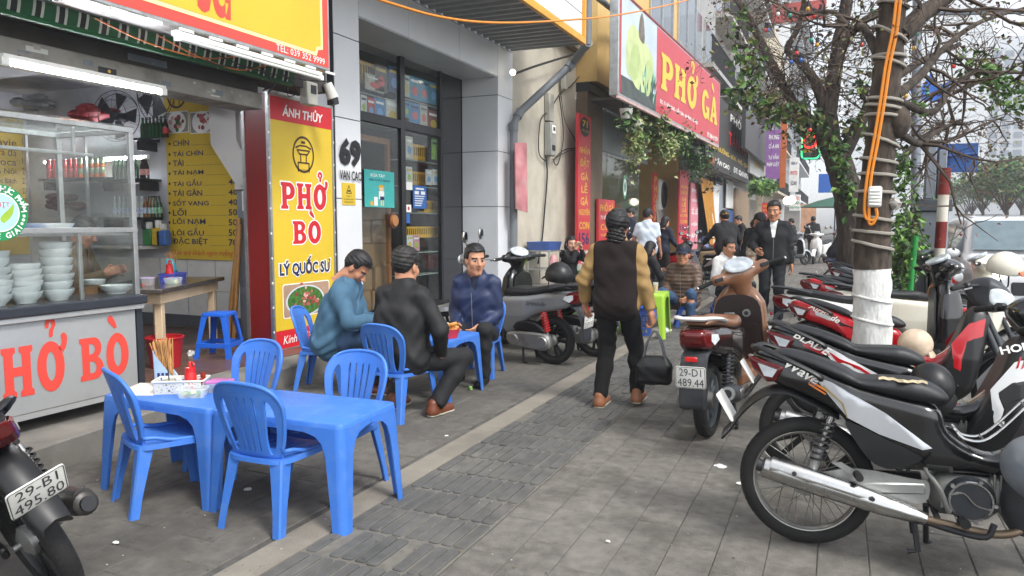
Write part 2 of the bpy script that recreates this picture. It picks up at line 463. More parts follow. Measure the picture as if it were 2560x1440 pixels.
def decal(mb,poly,wf,mat,off=.0025,step=.03,sides=(1,-1)):
 """flat graphic that follows a moulded panel's side"""
 for sd in sides:
  def f(u,v,s2):return (u,sd*(float(wf(np.array(u),np.array(v)))+off),v)
  mb.sheet(poly,(),f,0,mat,step)
def decal_text(mb,t,org,size,ang,wf,mat,sides=(-1,),bold=0.,off=.004,slant=.2,wide=1.):
 V,Fc=text_geo(t,bold);ca,sa=math.cos(ang),math.sin(ang)
 x0=min(p[0] for p in V);x1=max(p[0] for p in V)
 for sd in sides:
  o=[]
  for p in V:
   a=(p[0]-x0)*size*wide+slant*p[1]*size;b=p[1]*size
   if sd > 0:a=(x1-x0)*size*wide-a      # reads forwards on the other side too
   u=org[0]+a*ca-b*sa;v=org[1]+a*sa+b*ca
   o.append((u,sd*(float(wf(np.array(u),np.array(v)))+off),v))
  mb.add(o,Fc,mat)
# ================================================================== ground, pavement, road
m_tile=pbr('paving_grey','#6b6862',.85,var=.24,scale=16,bump=.6,bscale=130,dirt=.9,dirtcol='#3d3a35',dscale=1.7,rnd=.07,wpos=True)
m_tile2=pbr('paving_grey_by_shops','#605d57',.85,var=.2,scale=14,bump=.5,bscale=130,dirt=.85,dirtcol='#3f3c38',dscale=1.5,rnd=.07,wpos=True)
m_joint=pbr('joint_grit','#565450',.95,var=.35,scale=12,bump=.5,bscale=300)
m_conc=pbr('concrete_band','#837d72',.9,var=.14,scale=5,bump=.4,bscale=120,dirt=.6,dirtcol='#5d5952',dscale=2,wpos=True)
m_bar=pbr('tactile_dark','#545452',.85,var=.2,scale=12,bump=.5,bscale=160,dirt=.6,dirtcol='#77726a',dscale=2.2,rnd=.1,wpos=True)
m_step=pbr('step_cement','#77746d',.85,var=.2,scale=4,bump=.4,bscale=90,dirt=.7,dirtcol='#45413b',dscale=1.8)
m_asph=pbr('asphalt','#6f7072',.9,var=.15,scale=20,bump=.5,bscale=400,dirt=.3,dirtcol='#4c4c4d')
m_kerb=pbr('kerb_stone','#9a988f',.85,var=.15,scale=8,bump=.3,dirt=.4)
KX=1.42
def slabmesh(lo,hi,mat):return MB().box(lo,hi,mat)
slabmesh((-400,-60,-.4),(400,900,-.2),pbr('far_ground','#7d7b74',.95,scale=.3)).build('ground',kind='structure',ang=0)
slabmesh((KX+.25,-30,-.2),(15,400,-.12),m_asph).build('road',kind='structure',ang=0)
pave=slabmesh((-4.8,-6,-.2),(KX,120,-.0055),m_joint).build('pavement',kind='structure',ang=0)
kb=slabmesh((KX,-6,-.2),(KX+.25,120,.004),m_kerb).build('kerb',kind='structure',ang=0)
lm=MB()
for k in range(14):lm.box((6.4,4+k*9,-.119),(6.55,7+k*9,-.116),pbr('road_paint','#dcdcd6',.7))
lm.build('lane_marking',kind='structure',ang=0)
MB().box((-2.27,0.6,-.02),(-2.10,60,.004),m_conc).build('concrete_band',kind='structure',ang=0)
def onscreen(x,y,z=0.,mg=80):
 v=Vector((x,y,z))-CAMP;d=v.dot(_fw)
 if d < .3:return False
 px=1280+FPX*v.dot(_rt)/d;py=720-FPX*v.dot(_up)/d
 return -mg < px < 2560+mg and -mg < py < 1440+mg
def tilemesh(w,l,mat,r):
 b=.004;mb=MB();e=[r.uniform(-.0012,.0012) for _ in range(4)]
 c=[(-w/2,-l/2),(w/2,-l/2),(w/2,l/2),(-w/2,l/2)];s2=[(w/2-b)/(w/2),(l/2-b)/(l/2)]
 mb.rings([[(x,y,-.03) for x,y in c],[(x,y,-.004+e[i]) for i,(x,y) in enumerate(c)],[(x*s2[0],y*s2[1],e[i]) for i,(x,y) in enumerate(c)]],mat,cap0=False)
 return mb.mesh('paving_tile',0)
rr=random.Random(3)
TW,TL=.20,.40
vA=[tilemesh(TW-.0025,TL-.0025,m_tile,rr) for _ in range(5)];vB=[tilemesh(TW-.003,TL-.003,m_tile2,rr) for _ in range(5)]
pos=[]
def rows(x0,x1,vs):
 n=int(round((x1-x0)/TW))
 for i in range(n):
  x=x0+(i+.5)*TW;off=(i % 2)*TL/2
  for j in range(170):
   y=.6+j*TL+off
   if onscreen(x,y):pos.append((math.hypot(x,y),x,y,vs))
rows(-1.44,KX-.01,vA);rows(-4.72,-2.28,vB)
pos.sort(key=lambda p:p[0])
for d,x,y,vs in pos[:300]:
 o=inst('paving_tile',rr.choice(vs),pave,loc=(x,y,rr.uniform(-.0015,.0015)));o.rotation_euler=(rr.gauss(0,.0025),rr.gauss(0,.0025),rr.gauss(0,.002))
far=MB()
for d,x,y,vs in pos[300:]:
 if d > 60:continue
 z=rr.uniform(-.0015,.0015);far.box((x-TW/2+.0035,y-TL/2+.0035,-.03),(x+TW/2-.0035,y+TL/2-.0035,z),m_tile if vs is vA else m_tile2)
far.build('paving_tile_field',pave,ang=0,kind='stuff',fixn=False)
# tactile guiding strip: dark tiles with raised bars
strip=MB().box((-2.098,.6,-.02),(-1.443,60,.0),pbr('tactile_bed','#6b6861',.9,var=.2,scale=20,bump=.4,bscale=200)).build('tactile_strip',kind='structure',ang=0)
def barmesh(w,l,r):
 o=rrect(-w/2,-l/2,w/2,l/2,.012,2);i1=inset(o,.004);e=r.uniform(-.001,.001)
 return MB().rings([[(x,y,-.005) for x,y in o],[(x,y,.006) for x,y in o],[(x,y,.010+e) for x,y in i1]],m_bar,cap0=False).mesh('bar',30)
bv=[barmesh(.054,.268,rr) for _ in range(6)]
bl=[]
for j in range(150):
 y=1.75+j*.29
 if y > 45:break
 for i in range(10):
  if rr.random() < .02:continue
  bl.append((y,-2.062+i*.0645))
bl=[b for b in bl if onscreen(b[1],b[0])]
for y,x in bl[:300]:
 o=inst('bar',rr.choice(bv),strip,loc=(x+rr.gauss(0,.0015),y+rr.gauss(0,.003),rr.uniform(-.004,.001)));o.rotation_euler=(rr.gauss(0,.004),rr.gauss(0,.006),rr.gauss(0,.008))
fb=MB()
for y,x in bl[300:]:fb.box((x-.027,y-.134,-.005),(x+.027,y+.134,.009),m_bar)
fb.build('bar_field',strip,ang=0,kind='stuff',fixn=False)
# litter
lt=pbr('tissue_white','#e2e2de',.9,var=.05)
def crumple(name,label,c,r,mat,seed,flat=.5,cat='litter'):
 q=random.Random(seed);mb=MB();mb.ball((0,0,r*flat*.8),(r,r*.8,r*flat),9,mat,6)
 mb.v=[(x*(1+q.uniform(-.35,.35)),y*(1+q.uniform(-.35,.35)),max(0,z*(1+q.uniform(-.4,.4)))) for x,y,z in mb.v]
 return tag(mb.build(name,ang=20,loc=c),label,cat)
crumple('tissue','flattened white tissue on bare grey paving tiles beside the spoked rear wheel',G(1802,1168),.035,lt,1,.2)
crumple('tissue','white crumpled tissue under the green plastic table, by the basket',G(1610,838),.07,lt,2,.5)
crumple('tissue','small white crumpled tissue beside the green table leg',G(1665,832),.06,lt,3,.6)
crumple('lime','squeezed green lime lying on the pavement by the men\'s table',G(1176,975),.02,pbr('lime_peel','#5d8a2c',.5),4,.9,'lime')
crumple('tissue','white scrap of tissue on the pavement under the empty blue table',G(620,1225),.022,lt,5,.25)
crumple('tissue','white paper scrap on the shop floor in front of the blue stool',G(478,890,.17) ,.05,lt,6,.5)
cg=MB();a=G(1112,1091);cg.cyl(a+Vector((0,0,.005)),a+Vector((.02,.012,.005)),.004,n=6,mat=lt);tag(cg.build('cigarette_butt',ang=30),'tiny cigarette butt lying on the pavement near the concrete band','litter')
for k,(x,y,lab) in enumerate(((-.9,3.1,'tiny paper scrap in the middle of the bare paving'),(-1.1,2.55,'small torn paper scrap on the paving near the tactile strip'),(-.45,4.1,'small white scrap between the brown scooter and the torn-seat motorbike'),(-3.1,4.2,'crumpled tissue behind the chair of the man in black'),(-2.9,2.2,'small tissue scrap on the pavement in front of the empty chairs'))):crumple('tissue',lab,(x,y,.004),.012+.004*(k % 3),lt,20+k,.3)
sp=MB();q=random.Random(5)
for _ in range(900):
 x,y=q.uniform(-4,1.3),1.9+q.random() ** 2*8;r=q.uniform(.002,.007);a=q.uniform(0,6.3)
 pts=[(x+r*q.uniform(.5,1.6)*math.cos(a+k*1.57),y+r*q.uniform(.5,1.2)*math.sin(a+k*1.57),.0125 if -2.1 < x <-1.44 else .0055) for k in range(4)]
 sp.add(pts,[(0,1,2,3)],q.choice([pbr('crumb_pale','#b9b3a4',.9,var=0),pbr('crumb_dark','#3c3833',.9,var=0),pbr('crumb_leaf','#6a5a3a',.9,var=0)]))
sp.build('pavement_grit',kind='stuff',ang=0,fixn=False)['label']='tiny crumbs and leaf bits scattered over the pavement'
# ================================================================== lettering glyphs with slab serifs
def FX(X):return Frame((X,0,0),(0,1,0),(0,0,1))
def FY(Y):return Frame((0,Y,0),(1,0,0),(0,0,1))
def arcp(cx,cy_,rx,ry,a0,a1,n=10):return [(cx+rx*math.cos(R(a0+(a1-a0)*k/n)),cy_+ry*math.sin(R(a0+(a1-a0)*k/n))) for k in range(n+1)]
GL={
 'H':(.92,[[(0,0),(.4,0),(.41,.1),(.33,.15),(.33,.42),(.59,.42),(.59,.15),(.51,.1),(.52,0),(.92,0),(.92,.1),(.85,.15),(.85,.85),(.92,.9),(.92,1),(.52,1),(.51,.9),(.59,.85),(.59,.6),(.33,.6),(.33,.85),(.41,.9),(.4,1),(0,1),(0,.9),(.07,.85),(.07,.15),(0,.1)]],[]),
 'P':(.84,[[(0,0),(.42,0),(.42,.1),(.34,.15),(.34,.36)]+arcp(.5,.68,.34,.32,-80,85)+[(.4,1),(0,1),(0,.9),(.08,.85),(.08,.15),(0,.1)]],[[(.34,.53)]+arcp(.44,.685,.13,.155,-90,90,8)+[(.34,.84)]]),
 'B':(.84,[[(0,0),(.45,0)]+arcp(.5,.27,.34,.27,-90,55)+[(.64,.53)]+arcp(.49,.75,.3,.25,-45,90)+[(0,1),(0,.9),(.08,.85),(.08,.15),(0,.1)]],[[(.34,.16)]+arcp(.44,.29,.14,.14,-90,90,8)+[(.34,.43)],[(.34,.6)]+arcp(.43,.725,.12,.12,-90,90,8)+[(.34,.85)]]),
 'O':(.86,[arcp(.43,.5,.43,.52,0,345,23)],[arcp(.43,.5,.15,.3,0,342,19)]),
 'G':(.86,[arcp(.43,.5,.43,.52,35,300,18)+[(.6,.02),(.68,.08),(.72,0),(.86,0),(.86,.46),(.48,.46),(.48,.34),(.6,.3),(.6,.22)]+arcp(.44,.5,.17,.31,300,50,14)],[]),
 'A':(.92,[[(0,0),(.34,0),(.34,.09),(.28,.13),(.31,.24),(.57,.24),(.6,.13),(.53,.09),(.53,0),(.92,0),(.92,.09),(.87,.13),(.6,1.),(.33,1.),(.06,.13),(0,.09)]],[[(.36,.4),(.52,.4),(.445,.72)]]),
}
HOOK=spline([(.3,1.3),(.32,1.44),(.45,1.52),(.6,1.46),(.63,1.34),(.55,1.24),(.53,1.12),(.42,1.1),(.42,1.24),(.5,1.32),(.5,1.39),(.42,1.4),(.41,1.3)],2,True)
HORN=spline([(.7,.86),(.78,.92),(.8,1.02),(.78,1.12),(.88,1.16),(.98,1.08),(.96,.92),(.84,.76)],2,True)
GRAVE=spline([(.2,1.42),(.32,1.46),(.42,1.36),(.52,1.18),(.46,1.13),(.32,1.22),(.2,1.32)],2,True)
def slabtext(fr,mb,word,box,mat,h=.003,halo=None,halo_w=.05):
 """word of slab letters; o~ marks: 'ơ?' -> Ở, 'ò' -> Ò, 'à' -> À; box fits the plain capitals"""
 L=[];x=0
 for ch in word:
  g={'ở':'O','ò':'O','à':'A'}.get(ch,ch)
  if ch == ' ':x += .55;continue
  wd,outs,holes=GL[g];ex=[]
  if ch == 'ở':ex=[HOOK,HORN]
  if ch in 'òà':ex=[[(u-.08,v) for u,v in GRAVE]]
  L.append((x,outs,holes,ex));x += wd+.12
 x -= .12;a0,b0,a1,b1=box;sx=(a1-a0)/x;sy2=b1-b0
 T=lambda p,x0:(a0+(p[0]+x0)*sx,b0+p[1]*sy2)
 for x0,outs,holes,ex in L:
  if halo:
   for q in outs+ex:fr.poly(mb,[T(p,x0) for p in inset(q,-halo_w)],halo,h-.0015)
  for i,q in enumerate(outs):
   mb.sheet([T(p,x0) for p in q],[[T(p,x0) for p in hh] for hh in holes],lambda a,b,sd:fr.p(a,b,h),0,mat)
  for q in ex:mb.sheet([T(p,x0) for p in q],(),lambda a,b,sd:fr.p(a,b,h),0,mat)
  if halo:
   for hh in holes:fr.poly(mb,[T(p,x0) for p in inset(hh,halo_w*.6)],halo,h-.0008)
# ================================================================== noodle shop (open front) : walls, floor step, beam, ceiling
m_wallw=pbr('wall_white_old','#c9c8c2',.8,var=.08,scale=3,dirt=.35,dirtcol='#8a857a',dscale=1.5)
m_walli=pbr('wall_inside','#b9bcc0',.7,var=.06,scale=3,dirt=.3,dirtcol='#77746e')
m_greyp=pbr('paint_grey','#71777d',.6,var=.08,scale=5,dirt=.35,dirtcol='#b4b3ae',dscale=7)
m_tilew=pbr('tile_white','#d4d3cc',.25,var=.05,dirt=.3,dirtcol='#98938a')
m_yel=pbr('sign_yellow','#d3b32c',.4,var=.05,scale=2,dirt=.2,dirtcol='#a8923a',dscale=1.2)
m_red=pbr('sign_red','#c8202c',.4,var=.05,scale=3)
m_redl=pbr('sign_red_light','#d6483c',.4,var=.05,scale=3)
m_navy=pbr('print_navy','#1c2458',.5,var=0)
m_white=pbr('print_white','#f0f0ea',.5,var=0)
m_blk=pbr('print_black','#17161a',.5,var=0)
m_steel=pbr('stainless','#c6c7c4',.34,.55,var=.1,scale=3,bump=.06,bscale=8,dirt=.3,dirtcol='#6d6a64',dscale=3)
m_alu=pbr('aluminium','#b9bab8',.4,.9,var=.12,scale=6,dirt=.4,dirtcol='#77736b',dscale=9)
m_dark=pbr('dark_metal','#2c2d30',.5,.3,var=.1)
m_glass=glass('glass_case')
FLZ=.17
SE0,SE1=Vector((-3.75,.3,0)),Vector((-4.52,6.0,0))     # front edge line of the step
st=MB();st.prism([(SE0.x,-3),(SE0.x,.3),(SE1.x,SE1.y),(-4.75,6.88),(-10.2,6.88),(-10.2,-3)],-.15,FLZ,m_step,'z',bev=.012)
st.build('shop_step',kind='structure',ang=25)
fl=MB();fl.prism([(-4.75,-3),(-4.75,6.55),(-10.1,6.55),(-10.1,-3)],FLZ+.002,FLZ+.006,pbr('floor_tile_brown','#5d4438',.35,var=.25,scale=7,dirt=.5,dirtcol='#2f2723'),'z')
fl.build('shop_floor',kind='structure',ang=0)
shop=thing('noodle_shop','open-fronted beef noodle shop with yellow and red sign over the stainless counter','shop',(0,0,0))
def part(name,parent,*calls,ang=40,mats=None):
 mb=MB()
 for c in calls:getattr(mb,c[0])(*c[1:])
 return mb.build(name,parent,ang=ang)
part('side_wall',shop,('box',(-10.1,6.6,FLZ),(-5.3,6.88,4.6),m_walli))
part('back_wall',shop,('box',(-10.3,-3,FLZ),(-10.1,6.6,4.6),m_walli))
part('left_wall',shop,('box',(-10.1,-3.2,FLZ),(-4.9,-3,4.6),m_walli))
part('ceiling',shop,('box',(-10.1,-3,3.15),(-5.05,6.6,3.3),pbr('ceiling_grey','#a9abae',.8,dirt=.3)))
part('wainscot',shop,('box',(-10.09,6.585,FLZ),(-5.95,6.6,1.0),m_tilew))
part('skirting',shop,('box',(-10.08,6.57,FLZ+.006),(-5.95,6.584,.32),pbr('skirt_dark','#4d5155',.6)))
wl=MB()
for k in range(9):wl.box((-9.9+k*.45,6.581,FLZ+.15),(-9.895+k*.45,6.5845,1.0),m_greyp)
wl.box((-10.08,6.581,.62),(-5.96,6.5845,.625),m_greyp);wl.build('tile_joints',shop,ang=0)
# front pillar: grey below, white above, slanting shroud beside menu
pl=MB();pl.box((-5.92,6.1,FLZ),(-5.32,6.59,1.78),m_greyp,.01);pl.box((-5.93,6.085,1.78),(-5.31,6.60,3.15),m_wallw,.01);pil=pl.build('pillar',shop)
sh=MB();f=FY(6.07);pts=[f.hit(*p) for p in ((526,245),(592,262),(596,352),(636,425),(636,470),(595,462),(532,362))]
sh.prism(pts,6.04,6.085,m_wallw,'y');sh.build('shroud',shop)
# poster with scan square left blank
ps=MB();f=FY(6.098);a=f.hit(605,478);b=f.hit(635,527);f.slab(ps,a[0],b[1],b[0],a[1],.0,.004,m_white);f.rect(ps,a[0]+.02,b[1]+.02,b[0]-.02,b[1]+.035,m_greyp,.0055);f.rect(ps,a[0]+.03,a[1]-.03,b[0]-.03,a[1]-.02,m_greyp,.0055);ps.build('paper_notice',pil,ang=0)
# beam / shutter box across the opening, with lock hole and tape scraps
FB=FX(-4.85)
bm_=MB();z0=FB.hit(300,212)[1];z1=FB.hit(300,120)[1]
m_beam=pbr('shutter_box','#8d8a82',.6,.2,var=.15,scale=5,dirt=.6,dirtcol='#4d4840',dscale=4)
bm_.box((-5.15,-3,2.46),(-4.85,5.36,2.60),m_beam,.006);bm_.box((-5.12,-3,2.60),(-4.90,5.36,2.72),pbr('beam_dark','#4a4643',.7,dirt=.4),.004)
q=random.Random(8)
for k in range(26):
 y=q.uniform(1.5,5.1);w_=q.uniform(.02,.16);z=q.uniform(2.475,2.56);FB.rect(bm_,y,z,y+w_,z+q.uniform(.01,.045),q.choice([m_wallw,m_greyp,pbr('tape_scrap','#a9a59a',.8)]),.002+k*.00005)
FB.slab(bm_,3.72,2.49,3.86,2.535,.001,.006,m_dark);bm_.cyl((-4.846,3.8,2.512),(-4.84,3.8,2.512),.012,n=12,mat=pbr('brass','#b89a4a',.3,1));FB.slab(bm_,4.0,2.64,4.35,2.69,-.045,-.04,m_greyp)
bm_.build('shutter_box',shop)
# upper wall behind sign
part('fascia_wall',shop,('box',(-5.1,-3,2.72),(-4.75,6.15,5.2),pbr('fascia_dark','#3f3b39',.8,dirt=.3)))
# rolled green awning with white stripes
aw=MB();fr=FX(-4.55);m_green=pbr('awning_green','#12522c',.55,var=.1);m_aww=pbr('awning_white','#b9bdb0',.55,var=.1)
n=400
for k in range(n):
 ya=-2+k*7.5/n;yb=ya+7.5/n;ph=(k % 8);mt=m_aww if ph in (0,3) else (pbr('awning_dark','#151c18',.6) if ph in (1,2) else m_green)
 P=lambda y,t:(-4.62+.05*math.sin(t*2.6)-.03*t,y,2.98-.30*t+.012*math.sin(y*24+t))
 m_=7
 aw.add([P(ya,t/m_) for t in range(m_+1)]+[P(yb,t/m_) for t in range(m_+1)],[(i,i+1,m_+2+i,m_+1+i) for i in range(m_)],mt)
aw.tube([(-4.63,-2,2.69),(-4.63,5.5,2.69)],.022,8,m_green);aw.build('awning',shop,ang=30)
# big lit-box sign
sb=MB();X=-4.30;fr=FX(X)
sb.box((-4.62,-1.5,2.80),(X,5.64,4.5),m_alu,.01);sg=sb.build('sign_box',shop)
pr_=MB();fr.rect(pr_,-1.45,2.83,5.61,4.46,m_redl,.003)
yb=[(-1.3,2.935),(5.42,2.935),(5.44,2.985),(5.50,3.0),(5.50,4.4),(-1.3,4.4)]
fr.poly(pr_,inset(yb,-.03),pbr('sign_cream','#f3e7a0',.4,var=0),.005);fr.poly(pr_,yb,m_yel,.007)
a=fr.hit(735,168);b=fr.hit(818,176);fr.text(pr_,'TEL: 039 352 9999',(4.92,2.845,5.55,2.90),m_white,.007)
a=fr.hit(470,10);b=fr.hit(582,35)
a=fr.hit(492,26);b=fr.hit(582,40);fr.text(pr_,'sư',(a[0],a[1],b[0],a[1]+.46),m_redl,.009,.03);pr_.build('sign_print',sg,ang=0)
led=MB()
for k in range(26):
 y=-1.2+k*.27;led.box((-4.29,y,2.775),(-4.275,y+.12,2.795),m_white)
led.build('led_strip',sg,ang=0,kind='stuff')
# unlit tube fittings under the sign, wires
for (ya,yb_) in ((3.9,5.5),(.6,2.55)):
 t=MB();t.box((-4.34,ya,2.735),(-4.28,yb_,2.772),m_white,.006);t.cyl((-4.29,ya+.03,2.715),(-4.29,yb_-.03,2.715),.014,n=10,mat=pbr('tube_off','#d8dad6',.3));t.box((-4.31,ya,2.70),(-4.27,ya+.03,2.74),m_white);t.box((-4.31,yb_-.03,2.70),(-4.27,yb_,2.74),m_white);t.build('tube_fitting',shop)
wr=MB();q=random.Random(2)
for k in range(7):
 y=q.uniform(.5,4.5);L=q.uniform(.6,1.6)
 wr.tube(spline([(-4.5,y,2.76),(-4.48,y+L*.3,2.70-q.random()*.05),(-4.5,y+L*.7,2.72-q.random()*.06),(-4.5,y+L,2.77)],5),.005,5,q.choice([m_blk,m_white,pbr('wire_orange','#c06a2a')]))
for k in range(4):
 y=4.9+q.random()*.5;wr.tube(spline([(-4.55,y,2.75),(-4.5,y+q.uniform(-.1,.2),2.62),(-4.56,y+q.uniform(-.2,.2),2.60-q.random()*.05),(-4.6,y+q.uniform(0,.4),2.66)],5),.004,5,q.choice([m_blk,m_blk,m_greyp]))
wr.build('wiring',shop,ang=60,kind='stuff')
mb=MB();c=VX(822,240,-4.7);mb.cyl(c+Vector((0,-.02,.12)),c+Vector((.03,.03,-.02)),.045,.06,14,m_wallw);mb.cyl(c+Vector((.03,.03,-.02)),c+Vector((.04,.04,-.08)),.05,.045,14,m_dark);mb.build('flood_lamp',shop)
mb=MB();c=VX(772,235,-4.75);mb.cbox(c,(.1,.16,.22),pbr('meter_box','#a7a69c',.6,dirt=.4),.01);mb.cbox(c+Vector((.05,.01,.04)),(.01,.08,.08),m_dark);mb.build('meter_box',shop)
# lit tube lamp hung under the beam
tl=thing('tube_lamp','lit white fluorescent tube hung below the shutter box of the noodle shop','lamp')
a=VX(20,156,-4.8);b=VX(400,231,-4.8);b.z=a.z
t=MB();t.cyl(a,b,.016,n=10,mat=emit('tube_light_front','#f4f6ff',80.0));t.build('tube',tl)
t=MB();t.box((-4.835,a.y-.04,a.z+.018),(-4.775,b.y+.04,a.z+.05),m_white,.004);t.box((-4.82,a.y-.05,a.z-.02),(-4.78,a.y,a.z+.03),m_white);t.box((-4.82,b.y,a.z-.02),(-4.78,b.y+.05,a.z+.03),m_white);t.build('housing',tl)
t=MB();t.tube([(-4.81,a.y+.1,a.z+.05),(-4.86,a.y+.1,2.5)],.006,6,m_dark);t.tube([(-4.81,b.y-.1,a.z+.05),(-4.86,b.y-.1,2.5)],.006,6,m_dark);t.build('bracket',tl)
t2=thing('tube_lamp','added unseen fluorescent tube behind the shutter box, brightening the noodle shop interior','lamp')  # added tube, hidden by the beam, to brighten the shop interior
t=MB();t.cyl((-6.7,3.4,3.08),(-6.7,4.8,3.08),.018,n=8,mat=emit('tube_light','#f4f6ff',42.0));t.build('tube',t2);t=MB();t.box((-6.73,3.36,3.1),(-6.67,4.84,3.148),m_white);t.build('housing',t2)
t2=thing('tube_lamp','lit tube fixed high on the noodle shop side wall above the bottle shelves','lamp')
t=MB();t.cyl((-9.5,6.45,2.22),(-7.7,6.45,2.22),.012,n=8,mat=emit('tube_light','#f4f6ff',42.0));t.build('tube',t2);t=MB();t.box((-9.55,6.46,2.20),(-7.65,6.5,2.245),m_white);t.build('housing',t2)
# tall red and yellow board standing by the pillar
bd=thing('sign_board','tall yellow light-box board reading PHO BO with red side, standing by the shop pillar','sign',(-5.0,5.6,FLZ))
fr=FX(-5.0+.001)
mb=MB();W0,W1=5.60,6.57;mb.box((-.32,0,0),(-.006,.97,2.49),pbr('sign_side_darkred','#6e1512',.35,var=.1,scale=3),.004);case=mb.build('case',bd)
mb=MB()
for (lo,hi) in (((-.03,-.012,0),(.004,.016,2.5)),((-.03,.954,0),(.004,.982,2.5)),((-.03,0,-.01),(.004,.97,.018)),((-.03,0,2.475),(.004,.97,2.502)),((-.335,-.01,0),(-.30,.012,2.5))):mb.box(lo,hi,m_alu)
mb.build('frame',bd)
fb=Frame((-.004,0,0),(0,1,0),(0,0,1))
mb=MB();fb.rect(mb,.018,.02,.952,2.475,m_yel,.001);fb.rect(mb,.018,.018,.952,.20,m_red,.003);fb.rect(mb,.018,2.25,.952,2.473,m_red,.003)
fb.text(mb,'ÁNH THỦY',(.19,2.30,.80,2.42),m_white,.005,.03,slant=.12)
ring=circ(.49,1.95,.165,30,.185);mb.sheet(ring,[circ(.49,1.95,.145,30,.163)],lambda a,b,s2:fb.p(a,b,.004),0,pbr('print_brown','#3a2016',.5,var=0))
mbk=pbr('print_brown','#3a2016',.5,var=0)
for r_ in ((.40,1.775,.415,1.87),(.565,1.775,.58,1.87),(.40,1.86,.58,1.875),(.44,1.875,.455,1.95),(.525,1.875,.54,1.95),(.42,1.945,.56,1.96),(.39,1.985,.59,2.0),(.44,2.03,.54,2.045),(.46,2.06,.52,2.085)):fb.rect(mb,*r_,mbk,.004)
for pg in ([(.39,1.985),(.43,1.945),(.45,1.945),(.41,1.985)],[(.59,1.985),(.55,1.945),(.53,1.945),(.57,1.985)],[(.365,2.02),(.44,2.045),(.44,2.03),(.38,2.005)],[(.615,2.02),(.54,2.045),(.54,2.03),(.6,2.005)]):fb.poly(mb,pg,mbk,.0045)
fb.text(mb,'HANOI',(.44,1.785,.54,1.805),mbk,.0055)
slabtext(fb,mb,'PHở',(.14,1.40,.84,1.66),m_red,.005,m_white);slabtext(fb,mb,'Bò',(.30,1.05,.74,1.28),m_red,.005,m_white)
fb.text(mb,'LÝ QUỐC SƯ',(.08,.71,.90,.935),m_white,.0035,.09);fb.text(mb,'LÝ QUỐC SƯ',(.095,.72,.885,.925),m_navy,.005,.04)
fb.poly(mb,rrect(.13,.31,.86,.655,.03),m_white,.003);fb.poly(mb,rrect(.14,.32,.85,.645,.025),pbr('print_tan','#a88a72',.5),.0042)
fb.poly(mb,circ(.47,.47,.3,28,.158),pbr('print_bowl','#c9ccd2',.5),.0052);fb.poly(mb,circ(.47,.47,.275,28,.145),pbr('print_leafgreen','#3f6b2c',.5,var=.5,scale=25),.0058)
q=random.Random(4)
for k in range(34):fb.poly(mb,circ(.49+q.gauss(0,.09),.48+q.gauss(0,.05),q.uniform(.015,.035),7,q.uniform(.01,.022)),q.choice([pbr('print_meat','#b05a55',.5),pbr('print_meat2','#d8a49c',.5),pbr('print_meat3','#8a3a38',.5)]),.0062+k*.00004)
fb.text(mb,'Kính mời',(.12,.06,.52,.15),m_white,.005,slant=.25);mb.build('sign_print',bd,ang=0)
mb=MB()
for k in range(10):mb.cbox((.0,-.008,.2+k*.24),(.01,.012,.02),m_white);mb.cbox((.0,.978,.2+k*.24),(.01,.012,.02),m_white)
mb.build('clip',bd,ang=0)
# menu board on the side wall
mn=thing('menu_board','yellow menu board with navy dish names on the inner side wall behind the granite table','menu')
fr=FY(6.55);a=fr.hit(408,225);b=fr.hit(601,652)
x0,x1,zb,zt=a[0],-6.30,b[1],3.02
mb=MB();mb.box((x0,6.556,zb),(x1,6.58,zt),m_yel,.003);mb.build('board',mn)
mb=MB();items=['CHÍN','TÁI CHÍN','TÁI','TÁI NẠM','TÁI GẦU','TÁI GÂN','SỐT VANG','LÕI','LÕI NẠM','LÕI GẦU','ĐẶC BIỆT']
pr2=['40k']*7+['50k']*3+['70k']
ys=[358,384,408,433,458,483,507,532,556,581,605]
wds=[473,508,459,509,504,506,522,466,514,510,520]
fr=FY(6.556)
for it,p_,y,wx in zip(items,pr2,ys,wds):
 a=fr.hit(433,y+8);b=fr.hit(wx,y-8);hgt=(b[1]-a[1])*(1.25 if any(c in 'ÍÁỐẦÕÂẶẠỆ' for c in it) else 1)
 fr.text(mb,it,(a[0],a[1],b[0],a[1]+hgt),m_navy,.003,.015)
 c=fr.hit(572,y+8);fr.text(mb,p_,(c[0],a[1],c[0]+.21,b[1]),m_navy,.003,.015)
 fr.poly(mb,circ(a[0]-.055,(a[1]+b[1])/2,.018,8),mbk,.003)
 xx=b[0]+.04;mb.build('menu_line',mn,ang=0);mb=MB()
 while xx < c[0]-.03:fr.rect(mb,xx,a[1],xx+.012,a[1]+.006,m_navy,.003);xx += .024
a=fr.hit(428,640);fr.text(mb,'Chúc quý khách ngon miệng',(a[0],a[1],a[0]+.98,a[1]+.085),m_red,.003,slant=.15)
for (xa,xb) in ((414,471),(476,534)):
 a=fr.hit(xa,335);b=fr.hit(xb,276);fr.poly(mb,rrect(a[0],a[1],b[0],b[1],.02),m_white,.003);fr.poly(mb,rrect(a[0]+.01,a[1]+.01,b[0]-.01,b[1]-.01,.015),pbr('print_tablegrey','#8d8f86',.5),.004)
 cx,cz=(a[0]+b[0])/2,(a[1]+b[1])/2;fr.poly(mb,circ(cx,cz,.15,20,.13),m_white,.005)
 for k in range(14):fr.poly(mb,circ(cx+q.gauss(0,.05),cz+q.gauss(0,.045),q.uniform(.02,.04),7),q.choice([pbr('print_leafgreen','#3f6b2c',.5),pbr('print_meat2','#d8a49c',.5),m_white,pbr('print_meat3','#8a3a38',.5)] if xa < 450 else [pbr('print_meat3','#8a3a38',.5),pbr('print_meat','#b05a55',.5),m_white]),.0055+k*.0001)
a=fr.hit(416,262);cx=a[0]+.17;cz=a[1]+.1
